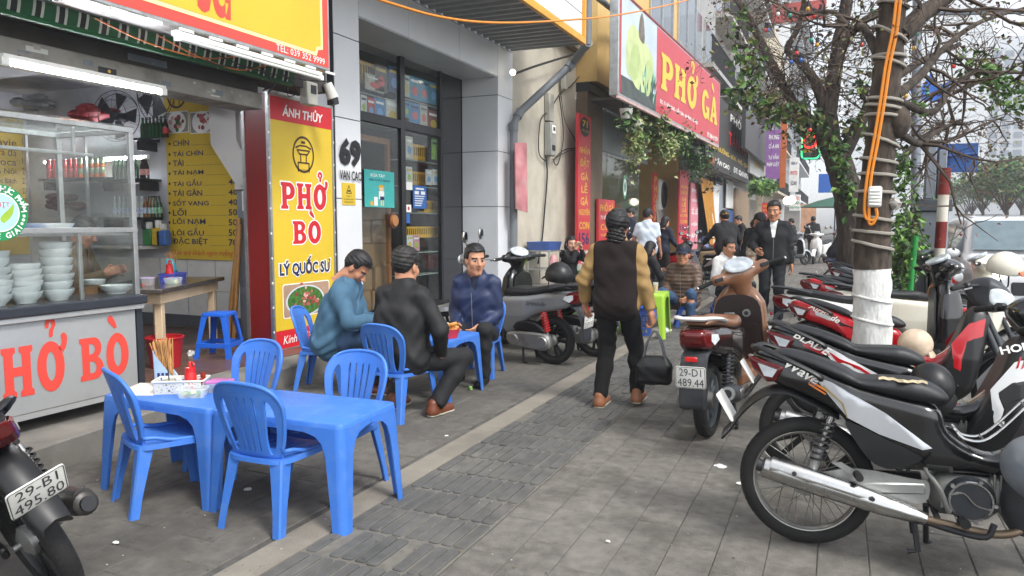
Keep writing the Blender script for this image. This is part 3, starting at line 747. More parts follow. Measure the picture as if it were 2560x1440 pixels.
mb.sheet(circ(cx,cz,.155,26),[circ(cx,cz,.13,26)],lambda u,v,s2:fr.p(u,v,.003),0,mbk);fr.rect(mb,cx-.05,cz-.12,cx-.035,cz-.02,mbk,.004);fr.rect(mb,cx+.035,cz-.12,cx+.05,cz-.02,mbk,.004);fr.rect(mb,cx-.05,cz-.03,cx+.05,cz-.012,mbk,.0035)
a=fr.hit(485,262);fr.text(mb,'LÝ QUỐC SƯ',(a[0],a[1],a[0]+.6,a[1]+.13),m_red,.004,.02)
mb.build('menu_print',mn,ang=0)
# second price list on back wall (seen through glass)
mn=thing('menu_board','yellow drinks price list on the back wall seen through the counter glass','menu')
fr=FX(-10.06);a=fr.hit(-60,640);b=fr.hit(103,290)
mb=MB();mb.box((-10.09,a[0],a[1]),(-10.06,b[0],b[1]),m_yel,.003);mb.build('board',mn);mb=MB()
for k,(s1,s2_) in enumerate([('Lavie','15k'),('Trà đá','15k'),('Coca','15k'),('Hà Nội','22k'),('Trúc Bạch','27k'),('Tiger','27k'),('Nước','20k'),('Thêm','50k'),('Bò','50k'),('Quẩy','50')]):
 y=355+k*24.5;p0=fr.hit(-20,y+7);p1=fr.hit(40,y-7);fr.text(mb,s1,(p0[0],p0[1],p1[0],p1[1]),mbk,.003);mb.build('menu_line',mn,ang=0);mb=MB();p0=fr.hit(56,y+7);p1=fr.hit(74,y-7);fr.text(mb,s2_,(p0[0],p0[1],p1[0],p1[1]),mbk,.003)
mb.build('menu_print',mn,ang=0)
# shelves, bottles, cans
m_shelf=pbr('shelf_metal','#3f4246',.5,.4);fr=FY(6.3)
def zy(y,Y=6.35):return VY(330,y,Y).z
for (xl,xr,y,lab) in ((338,412,347,'dark shelf carrying green bottles high on the side wall'),(255,412,447,'dark shelf carrying brown-label beer bottles below the tube'),(105,270,440,'steel shelf carrying stacked drink cans on the side wall'),(255,418,543,'lowest wall shelf with clear and amber bottles')):
 z=zy(y);xa=VY(xl,y,6.35).x;xb=min(VY(xr,y,6.35).x,-7.56)
 s_=thing('wall_shelf',lab,'shelf',((xa+xb)/2,6.45,z));L=(xb-xa)/2
 mb=MB();mb.box((-L,-.16,-.03),(L,.13,0),m_shelf,.004);mb.build('board',s_);mb=MB()
 for sx in (-L+.05,L-.08):mb.box((sx,-.12,-.14),(sx+.03,.13,-.031),m_shelf)
 mb.build('bracket',s_)
def bottle_mesh(name,body,cap,label,h=.25,r=.032):
 mb=MB();mb.lathe([(0.001,0),(r,0),(r,h*.55),(r*.8,h*.66),(r*.4,h*.78),(r*.4,h*.93)],12,body,caps=False);b=mb.mesh('glass_body',50)
 mb=MB();mb.lathe([(r*.45,h*.92),(r*.45,h),(.001,h)],10,cap);c=mb.mesh('cap',50)
 mb=MB();mb.lathe([(r*1.02,h*.18),(r*1.02,h*.46)],12,label,caps=False);l_=mb.mesh('paper_label',50);return b,c,l_
m_bg=pbr('bottle_green','#0f3d1a',.12,var=.1,coat=.3);m_bb=pbr('bottle_brown','#2c1508',.12,var=.1,coat=.3);m_bc=pbr('bottle_clear','#aeb6b0',.1,var=.1,coat=.3);m_ba=pbr('bottle_amber','#7a4a16',.12,coat=.3)
B1=bottle_mesh('b',m_bg,m_bg,m_bg);B2=bottle_mesh('b',m_bb,m_white,pbr('label_redcream','#c9948a',.6,var=.5,scale=40));B3=bottle_mesh('b',m_bc,pbr('cap_silver','#b8bcc0',.3,.8),pbr('label_bluewhite','#b8c4d8',.6,var=.5,scale=40));B4=bottle_mesh('b',m_ba,m_dark,pbr('label_bluewhite','#b8c4d8',.6));B5=bottle_mesh('b',m_bg,m_dark,pbr('label_greenwhite','#7fae88',.6,var=.5,scale=40))
B6=bottle_mesh('b',m_bb,m_blk,m_red)
def bottle(B,x,y,z,label,group):
 t=thing('bottle',label,'bottle',(x,y,z),random.uniform(0,6),group)
 for nm,me in zip(('glass_body','cap','paper_label'),B):inst(nm,me,t)
def rowb(B,x0,x1,n,z,label,group,dy=(6.42,)):
 for i in range(n):
  for y in dy:bottle(B,x0+(x1-x0)*i/max(n-1,1),y,z,label,group)
z=zy(347);x0=VY(345,320,6.35).x
rowb(B1,x0,x0+.3,6,z,'green beer bottle on the topmost dark wall shelf','green bottles on the top shelf');bottle(B6,x0+.37,6.42,z,'dark cola bottle with red label at the end of the topmost shelf',None)
z=zy(447);x0=VY(275,420,6.35).x;rowb(B1,x0,x0+.36,6,z,'green bottle on the shelf beside the drink cans','green bottles beside the cans');rowb(B2,x0+.47,-7.62,8,z,'brown bottle with red and cream label on the wall shelf','brown bottles with cream labels')
z=zy(543);x0=VY(275,520,6.35).x;rowb(B3,x0,x0+.46,7,z,'clear bottle with blue and white label on the lowest shelf','clear bottles on the lowest shelf');rowb(B4,x0+.53,x0+.68,3,z,'amber bottle with pale label on the lowest shelf','amber bottles');rowb(B5,x0+.76,-7.6,4,z,'dark green bottle with green label on the lowest shelf','dark green bottles on the lowest shelf')
mb=MB();mb.lathe([(.024,0),(.033,.008),(.033,.112),(.026,.122)],12,pbr('can_red','#a01a1c',.3,.5,var=.4,scale=30));mb.lathe([(.026,.121),(.027,.124),(.024,.122)],12,m_alu);can1=mb.mesh('can',40)
mb=MB();mb.lathe([(.024,0),(.033,.008),(.033,.05)],12,pbr('can_orange','#c8641e',.3,.5,var=.3,scale=30));mb.lathe([(.033,.05),(.033,.112),(.026,.122)],12,pbr('can_sage','#7d8a6c',.3,.5,var=.3,scale=30));can2=mb.mesh('can',40)
z=zy(440);x0=VY(112,400,6.35).x;x1=VY(245,400,6.35).x
for lv in (0,1):
 for i in range(11):
  o=inst('drink_can',can1 if i < 6 else can2,loc=(x0+(x1-x0)*i/10,6.4,z+lv*.124+.0002))
  tag(o,('red soft drink can stacked on the steel wall shelf' if i < 6 else 'orange and sage green drink can stacked on the steel wall shelf'),'can','red cans' if i < 6 else 'orange and green cans')
# heaps of bags behind the glass, wall fans
q=random.Random(12)
for (px,py,lab,mt,sz) in ((165,500,'heap of dark red packets on the shelf behind the counter glass',pbr('packet_maroon','#5a3038',.6,var=.4,scale=20),(.38,.2,.2)),(90,255,'clear plastic bags bundled high behind the counter glass',pbr('bag_clear','#9fa3a2',.3,var=.2,alpha=.8),(.3,.18,.2)),(235,280,'red cloth-covered bundle on top of the steel shelf unit',pbr('bundle_red','#8a1c22',.6),(.36,.2,.22))):
 c=VY(px,py+30,6.3);mb=MB()
 for k in range(14):
  mb.ball((q.uniform(-1,1)*sz[0]*.7,q.uniform(-.5,.5)*sz[1],sz[2]*.3+q.random()*sz[2]*.7),(sz[0]*q.uniform(.2,.4),sz[1]*.5,sz[2]*q.uniform(.15,.3)),8,mt,5)
 mb.v=[(x,y,max(z,0)) for x,y,z in mb.v];tag(mb.build('packet_heap',loc=c),lab,'packets')
mb=MB();c=VY(185,545,6.35);xa=VY(105,545,6.35).x;xb=VY(255,545,6.35).x
u=thing('shelf_unit','tall steel shelf unit against the side wall holding packets and bundles','shelf',((xa+xb)/2,6.35,FLZ))
L=(xb-xa)/2
for nm,zz in (('board',VY(185,545,6.35).z),('board',VY(185,312,6.35).z),('board',.8)):
 mb=MB();mb.box((-L,-.18,zz-FLZ-.03),(L,.2,zz-FLZ),m_steel,.003);mb.build(nm,u)
for sx in (-L,L-.03):
 mb=MB();mb.box((sx,-.18,0),(sx+.03,-.15,VY(185,312,6.35).z-FLZ),m_steel);mb.build('post',u)
def fan(loc,rz,label,r=.22):
 t=thing('wall_fan',label,'fan',loc,rz);m_f=m_dark
 mb=MB()
 for k in range(5):
  a0=k*2*PI/5;V_=[]
  for i in range(5):
   rr_=r*(.2+.72*i/4)
   for sgn in (-1,1):V_.append((rr_*math.cos(a0+sgn*.34),sgn*.02,rr_*math.sin(a0+sgn*.34)))
  mb.add(V_,[(2*i,2*i+1,2*i+3,2*i+2) for i in range(4)],m_f)
 mb.build('blade',t);mb=MB();mb.cyl((0,-.05,0),(0,.15,0),.05,.06,14,m_f);mb.bar((0,.14,0),(0,.2,-.02),.05,.05,m_f);mb.build('motor',t)
 mb=MB()
 for y,s_ in ((-.07,.6),(0,1),(.05,.9)):mb.tube([(r*s_*math.cos(x),y,r*s_*math.sin(x)) for x in [2*PI*i/28 for i in range(28)]],.004,5,m_f,loop=True)
 for k in range(16):
  a0=k*2*PI/16;mb.tube([(r*s_*math.cos(a0),y,r*s_*math.sin(a0)) for y,s_ in ((-.075,.15),(-.07,.6),(0,1),(.05,.9))],.002,4,m_f)
 mb.build('cage',t);return t
fan(VY(290,290,6.3),.3,'dark wall fan above the shelves at the inner side wall',.3);fan(VY(385,220,5.6),-.2,'dark fan blade unit hung under the ceiling behind the lit tube',.34)
# ================================================================== number 69: white panelled shop front
XF=-5.2
XG=VY(1155,198,11.2).x
m_pan=pbr('panel_silver','#ced1d5',.35,.08,var=.04,scale=2,dirt=.12,dirtcol='#8c8e8e',dscale=1.2)
m_panw=pbr('panel_white','#d8dadc',.4,.05,var=.03,scale=2,dirt=.1,dirtcol='#96979a',dscale=1.2)
m_frame=pbr('frame_black','#14161b',.3,.2,var=.08)
b69=thing('shop_building','white aluminium-panelled shop front with black glazed doors and number 69','building',(XF,9,0))
def P69(name,lo,hi,mat,bev=.0,parent=b69):
 mb=MB();mb.box([lo[i]-(XF,9,0)[i] for i in range(3)],[hi[i]-(XF,9,0)[i] for i in range(3)],mat,bev);return mb.build(name,parent,ang=30)
P69('core_wall',(-8.2,6.89,0),(XF-.012,7.34,6),m_dark);P69('core_wall',(-8.2,11.23,0),(XF-.012,11.79,6),m_dark);P69('core_wall',(-8.2,7.34,3.86),(XF-.012,11.23,6),m_dark)
P69('back_wall',(-8.3,6.89,0),(-8.2,11.8,6),pbr('inside_dark','#5d5a55',.8))
P69('floor',(-8.2,7.34,0),(XF,11.23,.12),m_step)
zj=[.02,.82,1.71,2.62,3.53,4.32,5.2,6]
for i in range(len(zj)-1):
 P69('panel',(XF-.012,6.89,zj[i]+.005),(XF,7.362,zj[i+1]-.005),m_panw,.002)
 P69('panel',(XF-.012,11.21,zj[i]+.005),(XF,11.80,zj[i+1]-.005),m_panw,.002)
 if zj[i+1] < 3.6:P69('panel',(XG,11.196,zj[i]+.005),(XF-.013,11.208,zj[i+1]-.005),m_pan,.002)
P69('panel',(XG,11.196,3.535),(XF-.013,11.208,3.82),m_pan,.002)
yj=[7.366,8.46,9.86,11.206]
for i in range(3):
 P69('panel',(XF-.012,yj[i]+.004,3.83),(XF,yj[i+1]-.004,4.32),m_pan,.002);P69('panel',(XF-.012,yj[i]+.004,4.33),(XF,yj[i+1]-.004,5.98),m_pan,.002)
 P69('panel',(XG-.3,yj[i]+.004,3.818),(XF-.013,yj[i+1]-.004,3.829),m_pan,.002)
# glazing
gz=FX(XG)
gx=lambda x,y=400:gz.hit(x,y)[0]
gzv=lambda x,y:gz.hit(x,y)[1]
Yl,Ya,Yb,Yc,Yd=gx(893)-.3,gx(1003),gx(1009),gx(1100),11.2
zb=.12;zm0,zm1=gzv(1000,318),gzv(1000,305);zt=3.83
gl69=MB()
o69=Vector((XF,9,0))
def gbox(name,y0,z0,y1,z1,x0,x1,mat,bev=.004):
 return P69(name,(x0,y0,z0),(x1,y1,z1),mat,bev)
gbox('frame',Ya-.02,zb,Yb+.03,zt,XG-.05,XG+.02,m_frame)
gbox('frame',Yl,zm0-.02,Ya-.022,zm1+.03,XG-.05,XG+.018,m_frame);gbox('frame',Yb+.032,zm0-.02,Yc-.005,zm1+.03,XG-.05,XG+.018,m_frame)
gbox('frame',Yc,zb,Yc+.06,zt,XG-.05,XG+.02,m_frame);gbox('black_panel',Yc+.062,zb,Yd-.01,zt,XG-.05,XG-.01,pbr('gloss_black','#0b0d14',.12,var=.05,coat=.5))
gbox('frame',7.37,gzv(950,118),Yc-.003,zt-.003,XG-.045,XG+.016,m_frame)
gbox('frame',Yl,zb,Ya-.022,zb+.12,XG-.05,XG+.018,m_frame);gbox('frame',Yb+.032,zb,Yc-.005,zb+.08,XG-.05,XG+.018,m_frame)
m_pane=glass('glass_front','#f3f6f6',.03,.08)
for (y0,y1,z0,z1) in ((7.37,Ya-.03,zb+.1,zm0-.03),(Yb+.04,Yc,zb+.06,zm0-.03),(7.37,Ya-.03,zm1+.03,gzv(950,118)),(Yb+.04,Yc,zm1+.03,gzv(950,118))):gbox('pane',y0,z0,y1,z1,XG-.02,XG-.012,m_pane,0)
# wooden frame of old door behind the left leaf
m_wood=pbr('door_wood','#8a5a30',.5,var=.2,scale=10,stretch=(1,1,.1))
a=gz.hit(989,340);P69('wood_frame',(XG-.16,a[0]-.05,zb),(XG-.11,a[0]+.02,a[1]-.12),m_wood);P69('wood_frame',(XG-.16,7.4,a[1]-.12),(XG-.11,a[0]+.02,a[1]-.04),m_wood)
# stickers, poster, numbers
def px_rect(fr,x0,y0,x1,y1):
 a=fr.hit(x0,y1);b=fr.hit(x1,y0);return a[0],a[1],b[0],b[1]
def poster(name,fr,box,mat,parent,h=.006,extra=None):
 mb=MB();fr.slab(mb,*box[:2],*box[2:],.0015,h,mat)
 if extra:extra(mb,fr,box,h+.0015)
 o=mb.build(name,parent,ang=0);o.matrix_parent_inverse=Matrix.Translation(-Vector(parent.location));return o
def local(fr,parent):
 return fr
fo=FX(XG+.021-XF);
def R_(x0,y0,x1,y1,fr=gz):a0,b0,a1,b1=px_rect(fr,x0,y0,x1,y1);return (a0,b0,a1,b1)
def ex1(mb,fr,b,h):
 W,H_=b[2]-b[0],b[3]-b[1]
 fr.text(mb,'RỬA TAY',(b[0]+.2*W,b[1]+.82*H_,b[0]+.68*W,b[1]+.93*H_),m_white,h,.02);fr.text(mb,'ĐEO KHẨU TRANG',(b[0]+.15*W,b[1]+.71*H_,b[0]+.85*W,b[1]+.79*H_),m_navy,h,.02)
 sk=pbr('print_skin','#e6c8a0',.6,var=0)
 fr.poly(mb,circ(b[0]+.55*W,b[1]+.56*H_,.1*W,14,.06*H_),pbr('print_hat','#e0b020',.6,var=0),h);fr.poly(mb,circ(b[0]+.55*W,b[1]+.5*H_,.08*W,14,.05*H_),sk,h+.001)
 fr.rect(mb,b[0]+.46*W,b[1]+.22*H_,b[0]+.64*W,b[1]+.45*H_,m_white,h);fr.rect(mb,b[0]+.5*W,b[1]+.2*H_,b[0]+.64*W,b[1]+.3*H_,m_navy,h+.001)
 fr.rect(mb,b[0]+.52*W,b[1]+.04*H_,b[0]+.56*W,b[1]+.2*H_,sk,h);fr.rect(mb,b[0]+.59*W,b[1]+.04*H_,b[0]+.63*W,b[1]+.2*H_,sk,h)
 fr.rect(mb,b[0]+.3*W,b[1]+.04*H_,b[0]+.42*W,b[1]+.28*H_,m_white,h);fr.poly(mb,circ(b[0]+.22*W,b[1]+.1*H_,.05*W,10),pbr('print_hat','#e0b020',.6,var=0),h)
FG=FX(XG+.001)
poster('poster',FG,R_(911,431,984,517),pbr('poster_teal','#3fb5b0',.5,var=.05),b69,extra=ex1)
def ex2(mb,fr,b,h):
 W,H_=b[2]-b[0],b[3]-b[1]
 for k in range(5):fr.rect(mb,b[0]+.12*W,b[1]+(.12+.1*k)*H_,b[0]+(.6+.06*k)*W,b[1]+(.16+.1*k)*H_,m_white,h)
 fr.rect(mb,b[0]+.12*W,b[1]+.62*H_,b[0]+.42*W,b[1]+.76*H_,m_white,h);fr.rect(mb,b[0]+.58*W,b[1]+.62*H_,b[0]+.88*W,b[1]+.76*H_,m_white,h);fr.rect(mb,b[0]+.2*W,b[1]+.83*H_,b[0]+.8*W,b[1]+.9*H_,m_white,h)
poster('opening_hours_sticker',FG,R_(1032,466,1065,521),pbr('sticker_blue','#2560a8',.5,var=.05),b69,extra=ex2)
poster('sticker',FG,R_(1014,512,1027,530),m_white,b69,extra=lambda mb,fr,b,h:fr.poly(mb,circ((b[0]+b[2])/2,(b[1]+b[3])/2,.03,10),m_red,h));poster('sticker',FG,R_(1013,534,1024,558),pbr('sticker_blue','#2560a8',.5),b69);poster('sticker',FG,R_(1015,456,1030,474),m_white,b69)
mb=MB();c=VX(985,552,XG+.05)-o69;mb.cyl(c+Vector((-.05,0,0)),c+Vector((0,0,0)),.10,.11,22,pbr('knob_wood','#5a2a18',.3,coat=.4));mb.cyl(c+Vector((0,0,0)),c+Vector((.03,0,0)),.085,.075,22,pbr('knob_light','#a8703a',.35,coat=.3));mb.build('round_handle',b69)
FC=FX(XF+.0005)
mb=MB();bx=R_(846,351,899,412,FC);FC.text(mb,'69',(bx[0]+.012,bx[1]-.012,bx[2]+.012,bx[3]-.012),pbr('painted_shadow_grey','#8a8d92',.6),.002,.05);FC.text(mb,'69',bx,m_blk,.02,.05);o=mb.build('house_number',b69,ang=0);o.matrix_parent_inverse=Matrix.Translation(-o69)  # grey offset copy of the digits is their shadow, painted on the panel
mb=MB();bx=R_(846,430,901,449,FC);FC.text(mb,'VAN CAO',bx,m_blk,.02,.02);o=mb.build('street_name',b69,ang=0);o.matrix_parent_inverse=Matrix.Translation(-o69)
def ex3(mb,fr,b,h):
 W,H_=b[2]-b[0],b[3]-b[1]
 fr.poly(mb,[(b[0]+.28*W,b[1]+.52*H_),(b[0]+.72*W,b[1]+.52*H_),(b[0]+.5*W,b[1]+.92*H_)],m_blk,h);fr.poly(mb,[(b[0]+.35*W,b[1]+.55*H_),(b[0]+.65*W,b[1]+.55*H_),(b[0]+.5*W,b[1]+.84*H_)],m_yel,h+.001);fr.rect(mb,b[0]+.42*W,b[1]+.6*H_,b[0]+.58*W,b[1]+.68*H_,m_blk,h+.002)
 fr.text(mb,'CHÚ Ý',(b[0]+.3*W,b[1]+.36*H_,b[0]+.7*W,b[1]+.45*H_),m_blk,h);fr.text(mb,'CÓ CAMERA QUAN SÁT',(b[0]+.1*W,b[1]+.22*H_,b[0]+.9*W,b[1]+.31*H_),m_blk,h);fr.text(mb,'CAMERA SECURITY',(b[0]+.14*W,b[1]+.1*H_,b[0]+.86*W,b[1]+.17*H_),m_blk,h)
poster('camera_notice',FC,R_(855,459,887,512,FC),m_yel,b69,extra=ex3)
# inside: racks and books hung behind the panes
m_rack=pbr('rack_yellow','#d8a828',.5,var=.06)
XR=XG-.22;FR_=FX(XR)
def rack(x0,y0,x1,y1,lab):
 a0,b0,a1,b1=px_rect(FR_,x0,y0,x1,y1);mb=MB();W,H_=a1-a0,b1-b0
 n=max(6,int(W/.055));holes=[[(a0+W*(i+.25)/n,b0+.2*H_),(a0+W*(i+.75)/n,b0+.2*H_),(a0+W*(i+.75)/n,b0+.8*H_),(a0+W*(i+.25)/n,b0+.8*H_)] for i in range(n)]
 mb.sheet([(a0,b0),(a1,b0),(a1,b1),(a0,b1)],holes,lambda u,v,s2:FR_.p(u,v,(0,.008)[s2]),.008,m_rack);FR_.slab(mb,a0,b0-.02,a1,b0,-.12,.012,m_rack)
 tag(mb.build('display_rack',ang=0),lab,'rack',None)
rack(1014,365,1062,392,'yellow slotted rack behind the glass of number 69, the one above the round sticker');rack(1030,432,1064,458,'yellow slotted rack behind the glass, above the blue opening-hours sticker');rack(1060,503,1096,528,'yellow slotted rack right beside the blue opening-hours sticker');rack(1016,566,1094,592,'long yellow slotted rack lowest behind the glass of number 69');rack(899,170,960,205,'faded yellow rack high behind the upper left pane of number 69')
bk=[(901,240,915,285,'#d8d8d2','white booklet with a small figure'),(917,247,935,295,'#b83a36','red booklet'),(936,250,960,300,'#3f86bc','blue folder with a triangle'),(963,255,997,308,'#d5d0c2','pale booklet with a colour wheel'),(912,196,958,222,'#c5bfae','pale paper strip'),(936,168,966,225,'#6e6455','framed brown picture'),(970,172,998,228,'#1e4a78','navy book'),(1009,190,1022,240,'#b6bd9a','pale green booklet'),(1023,196,1047,246,'#3c8aa8','teal booklet with a yellow disc'),(1048,203,1070,252,'#3c8aa8','teal booklet between two alike'),(1071,210,1094,258,'#357a98','darker teal booklet'),(1009,255,1022,292,'#3c8aa8','narrow teal booklet'),(1023,262,1048,305,'#2f80b8','bright blue booklet'),(1049,266,1067,312,'#b9b4a4','cream booklet'),(1068,281,1096,328,'#8a4a44','maroon booklet'),(1013,343,1030,395,'#c9c2b0','curled cream sheet'),(1078,350,1091,398,'#7cb04a','green booklet'),(1013,418,1029,458,'#d0d0cc','white booklet low'),(1063,425,1078,462,'#d2d2ce','white booklet with a girl'),(1080,425,1095,462,'#cfcfca','white booklet beside another'),(1016,588,1030,625,'#cfd8dc','pale blue booklet'),(1031,588,1047,628,'#c88a98','pink booklet')]
XB=XG-.08;FBk=FX(XB)
for k,(x0,y0,x1,y1,c_,lab) in enumerate(bk):
 a0,b0,a1,b1=px_rect(FBk,x0,y0,x1,y1);mb=MB();FBk.slab(mb,a0,b0,a1,b1,0,.012,pbr('book_'+c_[1:],c_,.5,var=.2,scale=14));W,H_=a1-a0,b1-b0;q=random.Random(k)
 FBk.rect(mb,a0+.12*W,b1-.25*H_,a1-.12*W,b1-.14*H_,q.choice([m_white,m_navy,m_yel]),.0135);FBk.poly(mb,circ(a0+.5*W,b0+.38*H_,.28*W,12,.2*H_),q.choice([pbr('print_sky','#6aa0d0',.5),m_yel,m_redl,pbr('print_lime','#9ab83a',.5)]),.0135)
 tag(mb.build('booklet',ang=0),lab+' on display behind the shop glass','booklet',None)
for k,(y,nm) in enumerate(((232,'upper'),(308,'second'),(400,'third'),(462,'fourth'),(640,'fifth'),(680,'lowest'))):
 pass
mb=MB()
for (x0,x1,y) in ((897,998,228),(897,998,302),(1010,1097,245),(1010,1097,320),(1012,1097,396),(1012,1097,462),(1012,1097,530),(1012,1097,632),(1012,1097,690)):
 a0,b0,a1,b1=px_rect(FBk,x0,y,x1,y+3);FBk.slab(mb,a0,b0,a1,b0+.012,-.25,.02,pbr('shelf_glass','#98a49c',.2))
o=mb.build('display_shelf',b69,ang=0,kind='stuff');o.matrix_parent_inverse=Matrix.Translation(-o69)
m_card=pbr('cardboard','#8f7352',.8,var=.12,scale=6,dirt=.3,dirtcol='#5d4a36');q=random.Random(9);n=0
for row,yy in enumerate((.12,.46,.80,1.14,1.48)):
 y=7.45
 while y < 9.2:
  w_=q.uniform(.3,.5);mb=MB();mb.box((XG-.75,y,yy),(XG-.3+q.uniform(-.03,.03),y+w_-.012,yy+.335),m_card,.006);mb.box((XG-.70,y+w_*.45,yy+.3352),(XG-.35,y+w_*.53,yy+.337),pbr('parcel_tape','#b09a70',.3))
  tag(mb.build('cardboard_box',ang=30),'brown cardboard box in the stack behind the door of number 69','box','boxes behind the glass door');y += w_
mb=MB();c=VX(1078,655,XG-.4);mb.lathe([(.001,0),(.13,0),(.15,.22),(.16,.23)],18,pbr('bucket_red','#a8231f',.4));mb.v=[(x+c.x,y+c.y,z+c.z-.1) for x,y,z in mb.v];tag(mb.build('bucket'),'red bucket low behind the glass of number 69','bucket')
# canopy with corrugated soffit and yellow-framed white fascia
cn=thing('canopy','corrugated grey canopy with yellow-framed white fascia over number 69','canopy',(XF,9,4.32))
mb=MB();L=[];n=46
for k in range(n):
 y=2.0+k*9.7/n
 L += [(y,0),(y+.06,0),(y+.085,.035),(y+.185,.035)]
L.append((11.7,0))
A=[(-5.19,y,4.325+z) for y,z in L];B=[(-3.93,y,4.315+z) for y,z in L];m_=len(L)
mb.add(A+B,[(i,i+1,m_+i+1,m_+i) for i in range(m_-1)],pbr('corrugated_grey','#8d8f90',.5,.3,var=.1));o=mb.build('soffit',cn,ang=20);o.matrix_parent_inverse=Matrix.Translation((-XF,-9,-4.32))
FA=FX(-3.9)
mb=MB();mb.box((-3.92,2,4.31),(-3.86,11.72,4.42),pbr('trim_yellow','#d89a1e',.45),.006);mb.box((-3.92,11.62,4.42),(-3.86,11.72,7),pbr('trim_yellow','#d89a1e',.45),.006);o=mb.build('yellow_trim',cn);o.matrix_parent_inverse=Matrix.Translation((-XF,-9,-4.32))
for k in range(7):
 mb=MB();mb.box((-3.93,2,4.425+k*.36),(-3.90,11.615,4.425+k*.36+.35),m_panw,.004);o=mb.build('plank',cn);o.matrix_parent_inverse=Matrix.Translation((-XF,-9,-4.32))
# ================================================================== plaster wall between 69 and 71, with pipes and meters
m_plas=pbr('plaster_cream','#b9b2a2',.85,var=.1,scale=3,bump=.1,bscale=40,dirt=.45,dirtcol='#857c6c',dscale=1.3)
wl=thing('plaster_wall','stained cream plaster wall between the white shop and the chicken noodle shop','wall',(-5.6,13.5,0))
mb=MB();mb.box((-.4,-1.69,0),(.4,1.63,5.0),m_plas,.01);mb.build('wall_face',wl)
mb=MB();mb.box((-.38,-1.69,5.0),(.55,1.7,5.2),pbr('slab_concrete','#8f8878',.9,dirt=.6),.01);mb.build('ledge',wl)
ft=MB();q=random.Random(15)
for k in range(12):
 y=-1.2+k*.22;ft.T=Matrix.Translation((.55,y,5.32)) @ Matrix.Rotation(q.uniform(-.5,.3),4,'Y') @ Matrix.Rotation(q.uniform(-.3,.3),4,'X')
 ft.add([(x*.3,.11*math.cos(a),.09*math.sin(a)) for x in (-1,1) for a in [PI*i/6 for i in range(7)]],[(i,i+1,8+i,7+i) for i in range(6)],pbr('roof_tile_old','#6a4a3e',.9,var=.4,scale=6))
ft.T=None;ft.build('roof_tile',wl,ang=30,kind='stuff')
mp=pbr('pipe_grey','#6d7276',.5,var=.06)
pp=MB();fr=FX(-4.9)
pts=[VX(1470,-20,-3.95),VX(1466,105,-3.95),VX(1430,160,-4.4),VX(1300,280,-5.05),VX(1284,310,-5.1),VX(1281,620,-5.1)]
pts[-1].x=pts[-2].x;pts[-1].y=pts[-2].y;pts[1].y=pts[0].y
pp.tube(pts,.068,14,mp)
for i in (1,2,3,4):
 d=(pts[i+1]-pts[i]).normalized();pp.cyl(pts[i]-d*.02,pts[i]+d*.12,.08,n=14,mat=mp)
tag(pp.build('drain_pipe',ang=50),'grey plastic drain pipe slanting down across the plaster wall','pipe')
pp=MB();pp.tube([VX(1490,-10,-4.2),VX(1545,35,-4.4),VX(1580,70,-4.5)],.06,12,mp);tag(pp.build('drain_pipe',ang=50),'short grey pipe above the eave beside the hen sign','pipe')
q=random.Random(21);mc=pbr('cable_black','#1b1b1d',.6,var=0)
def cable(name,label,pts,r,mat=mc,n=7):
 mb=MB();mb.tube(spline(pts,8),r,n,mat);return tag(mb.build(name,ang=60),label,'cable')
Wp=lambda x,y,X=-5.15:VX(x,y,X)
cable('cable','thick black cable running down the plaster wall from the meter box',[Wp(1365,390),Wp(1368,440),Wp(1362,520),Wp(1355,600),Wp(1345,660)],.016)
cable('cable','black cable looping from the pipe to the meter box',[Wp(1475,155),Wp(1432,210),Wp(1400,235),Wp(1375,275),Wp(1352,300),Wp(1347,380),Wp(1366,405)],.011)
cable('cable','black cable loop hanging right of the meter box',[Wp(1398,240),Wp(1405,290),Wp(1408,350),Wp(1395,410),Wp(1385,400),Wp(1410,375),Wp(1440,370)],.011)
cable('cable','thin black cable curving toward the red number sign',[Wp(1402,235),Wp(1412,300),Wp(1435,345),Wp(1445,372),Wp(1420,378),Wp(1380,400)],.008)
cable('cable','thick dark cable sagging under the canopy end',[VX(1285,185,-5.0),VX(1340,165,-5.0),VX(1420,140,-5.0),VX(1500,115,-5.0)],.02)
cable('cable','orange power cable sagging across above the shop fronts',[VX(930,-6,-3.8),VX(1100,42,-3.7),VX(1250,57,-3.6),VX(1420,50,-3.5),VX(1560,35,-3.4),VX(1720,0,-3.2),VX(1800,-30,-3.1)],.013,pbr('cable_orange','#d8841e',.45,var=0))
eb=thing('meter_box','grey electricity meter box with window on the plaster wall','meter',VX(1367,348,-5.19))
mb=MB();mb.box((0,-.14,-.32),(.14,.14,.3),pbr('meter_grey','#8f8f8a',.5,dirt=.3),.012);mb.build('case',eb);mb=MB();mb.box((.141,-.09,.1),(.15,.09,.26),m_white,.005);mb.box((.1505,-.05,.15),(.153,.05,.22),m_dark);mb.box((.141,-.08,-.22),(.148,.08,-.12),m_dark);mb.build('meter_window',eb)
mb=MB();mb.box((0,-.13,.33),(.1,.13,.85),pbr('meter_grey2','#9a998f',.6,dirt=.5),.012);mb.build('upper_box',eb)
jb=MB();jb.cbox((0,0,0),(.1,.14,.3),pbr('meter_grey2','#9a998f',.6),.01);jb.v=[tuple(Vector(p)+VX(1410,205,-5.1)) for p in jb.v];tag(jb.build('junction_box'),'small pale junction box below the slanting drain pipe','box')
pb=MB();fr=FX(-4.95);bx=px_rect(fr,1287,357,1317,530)
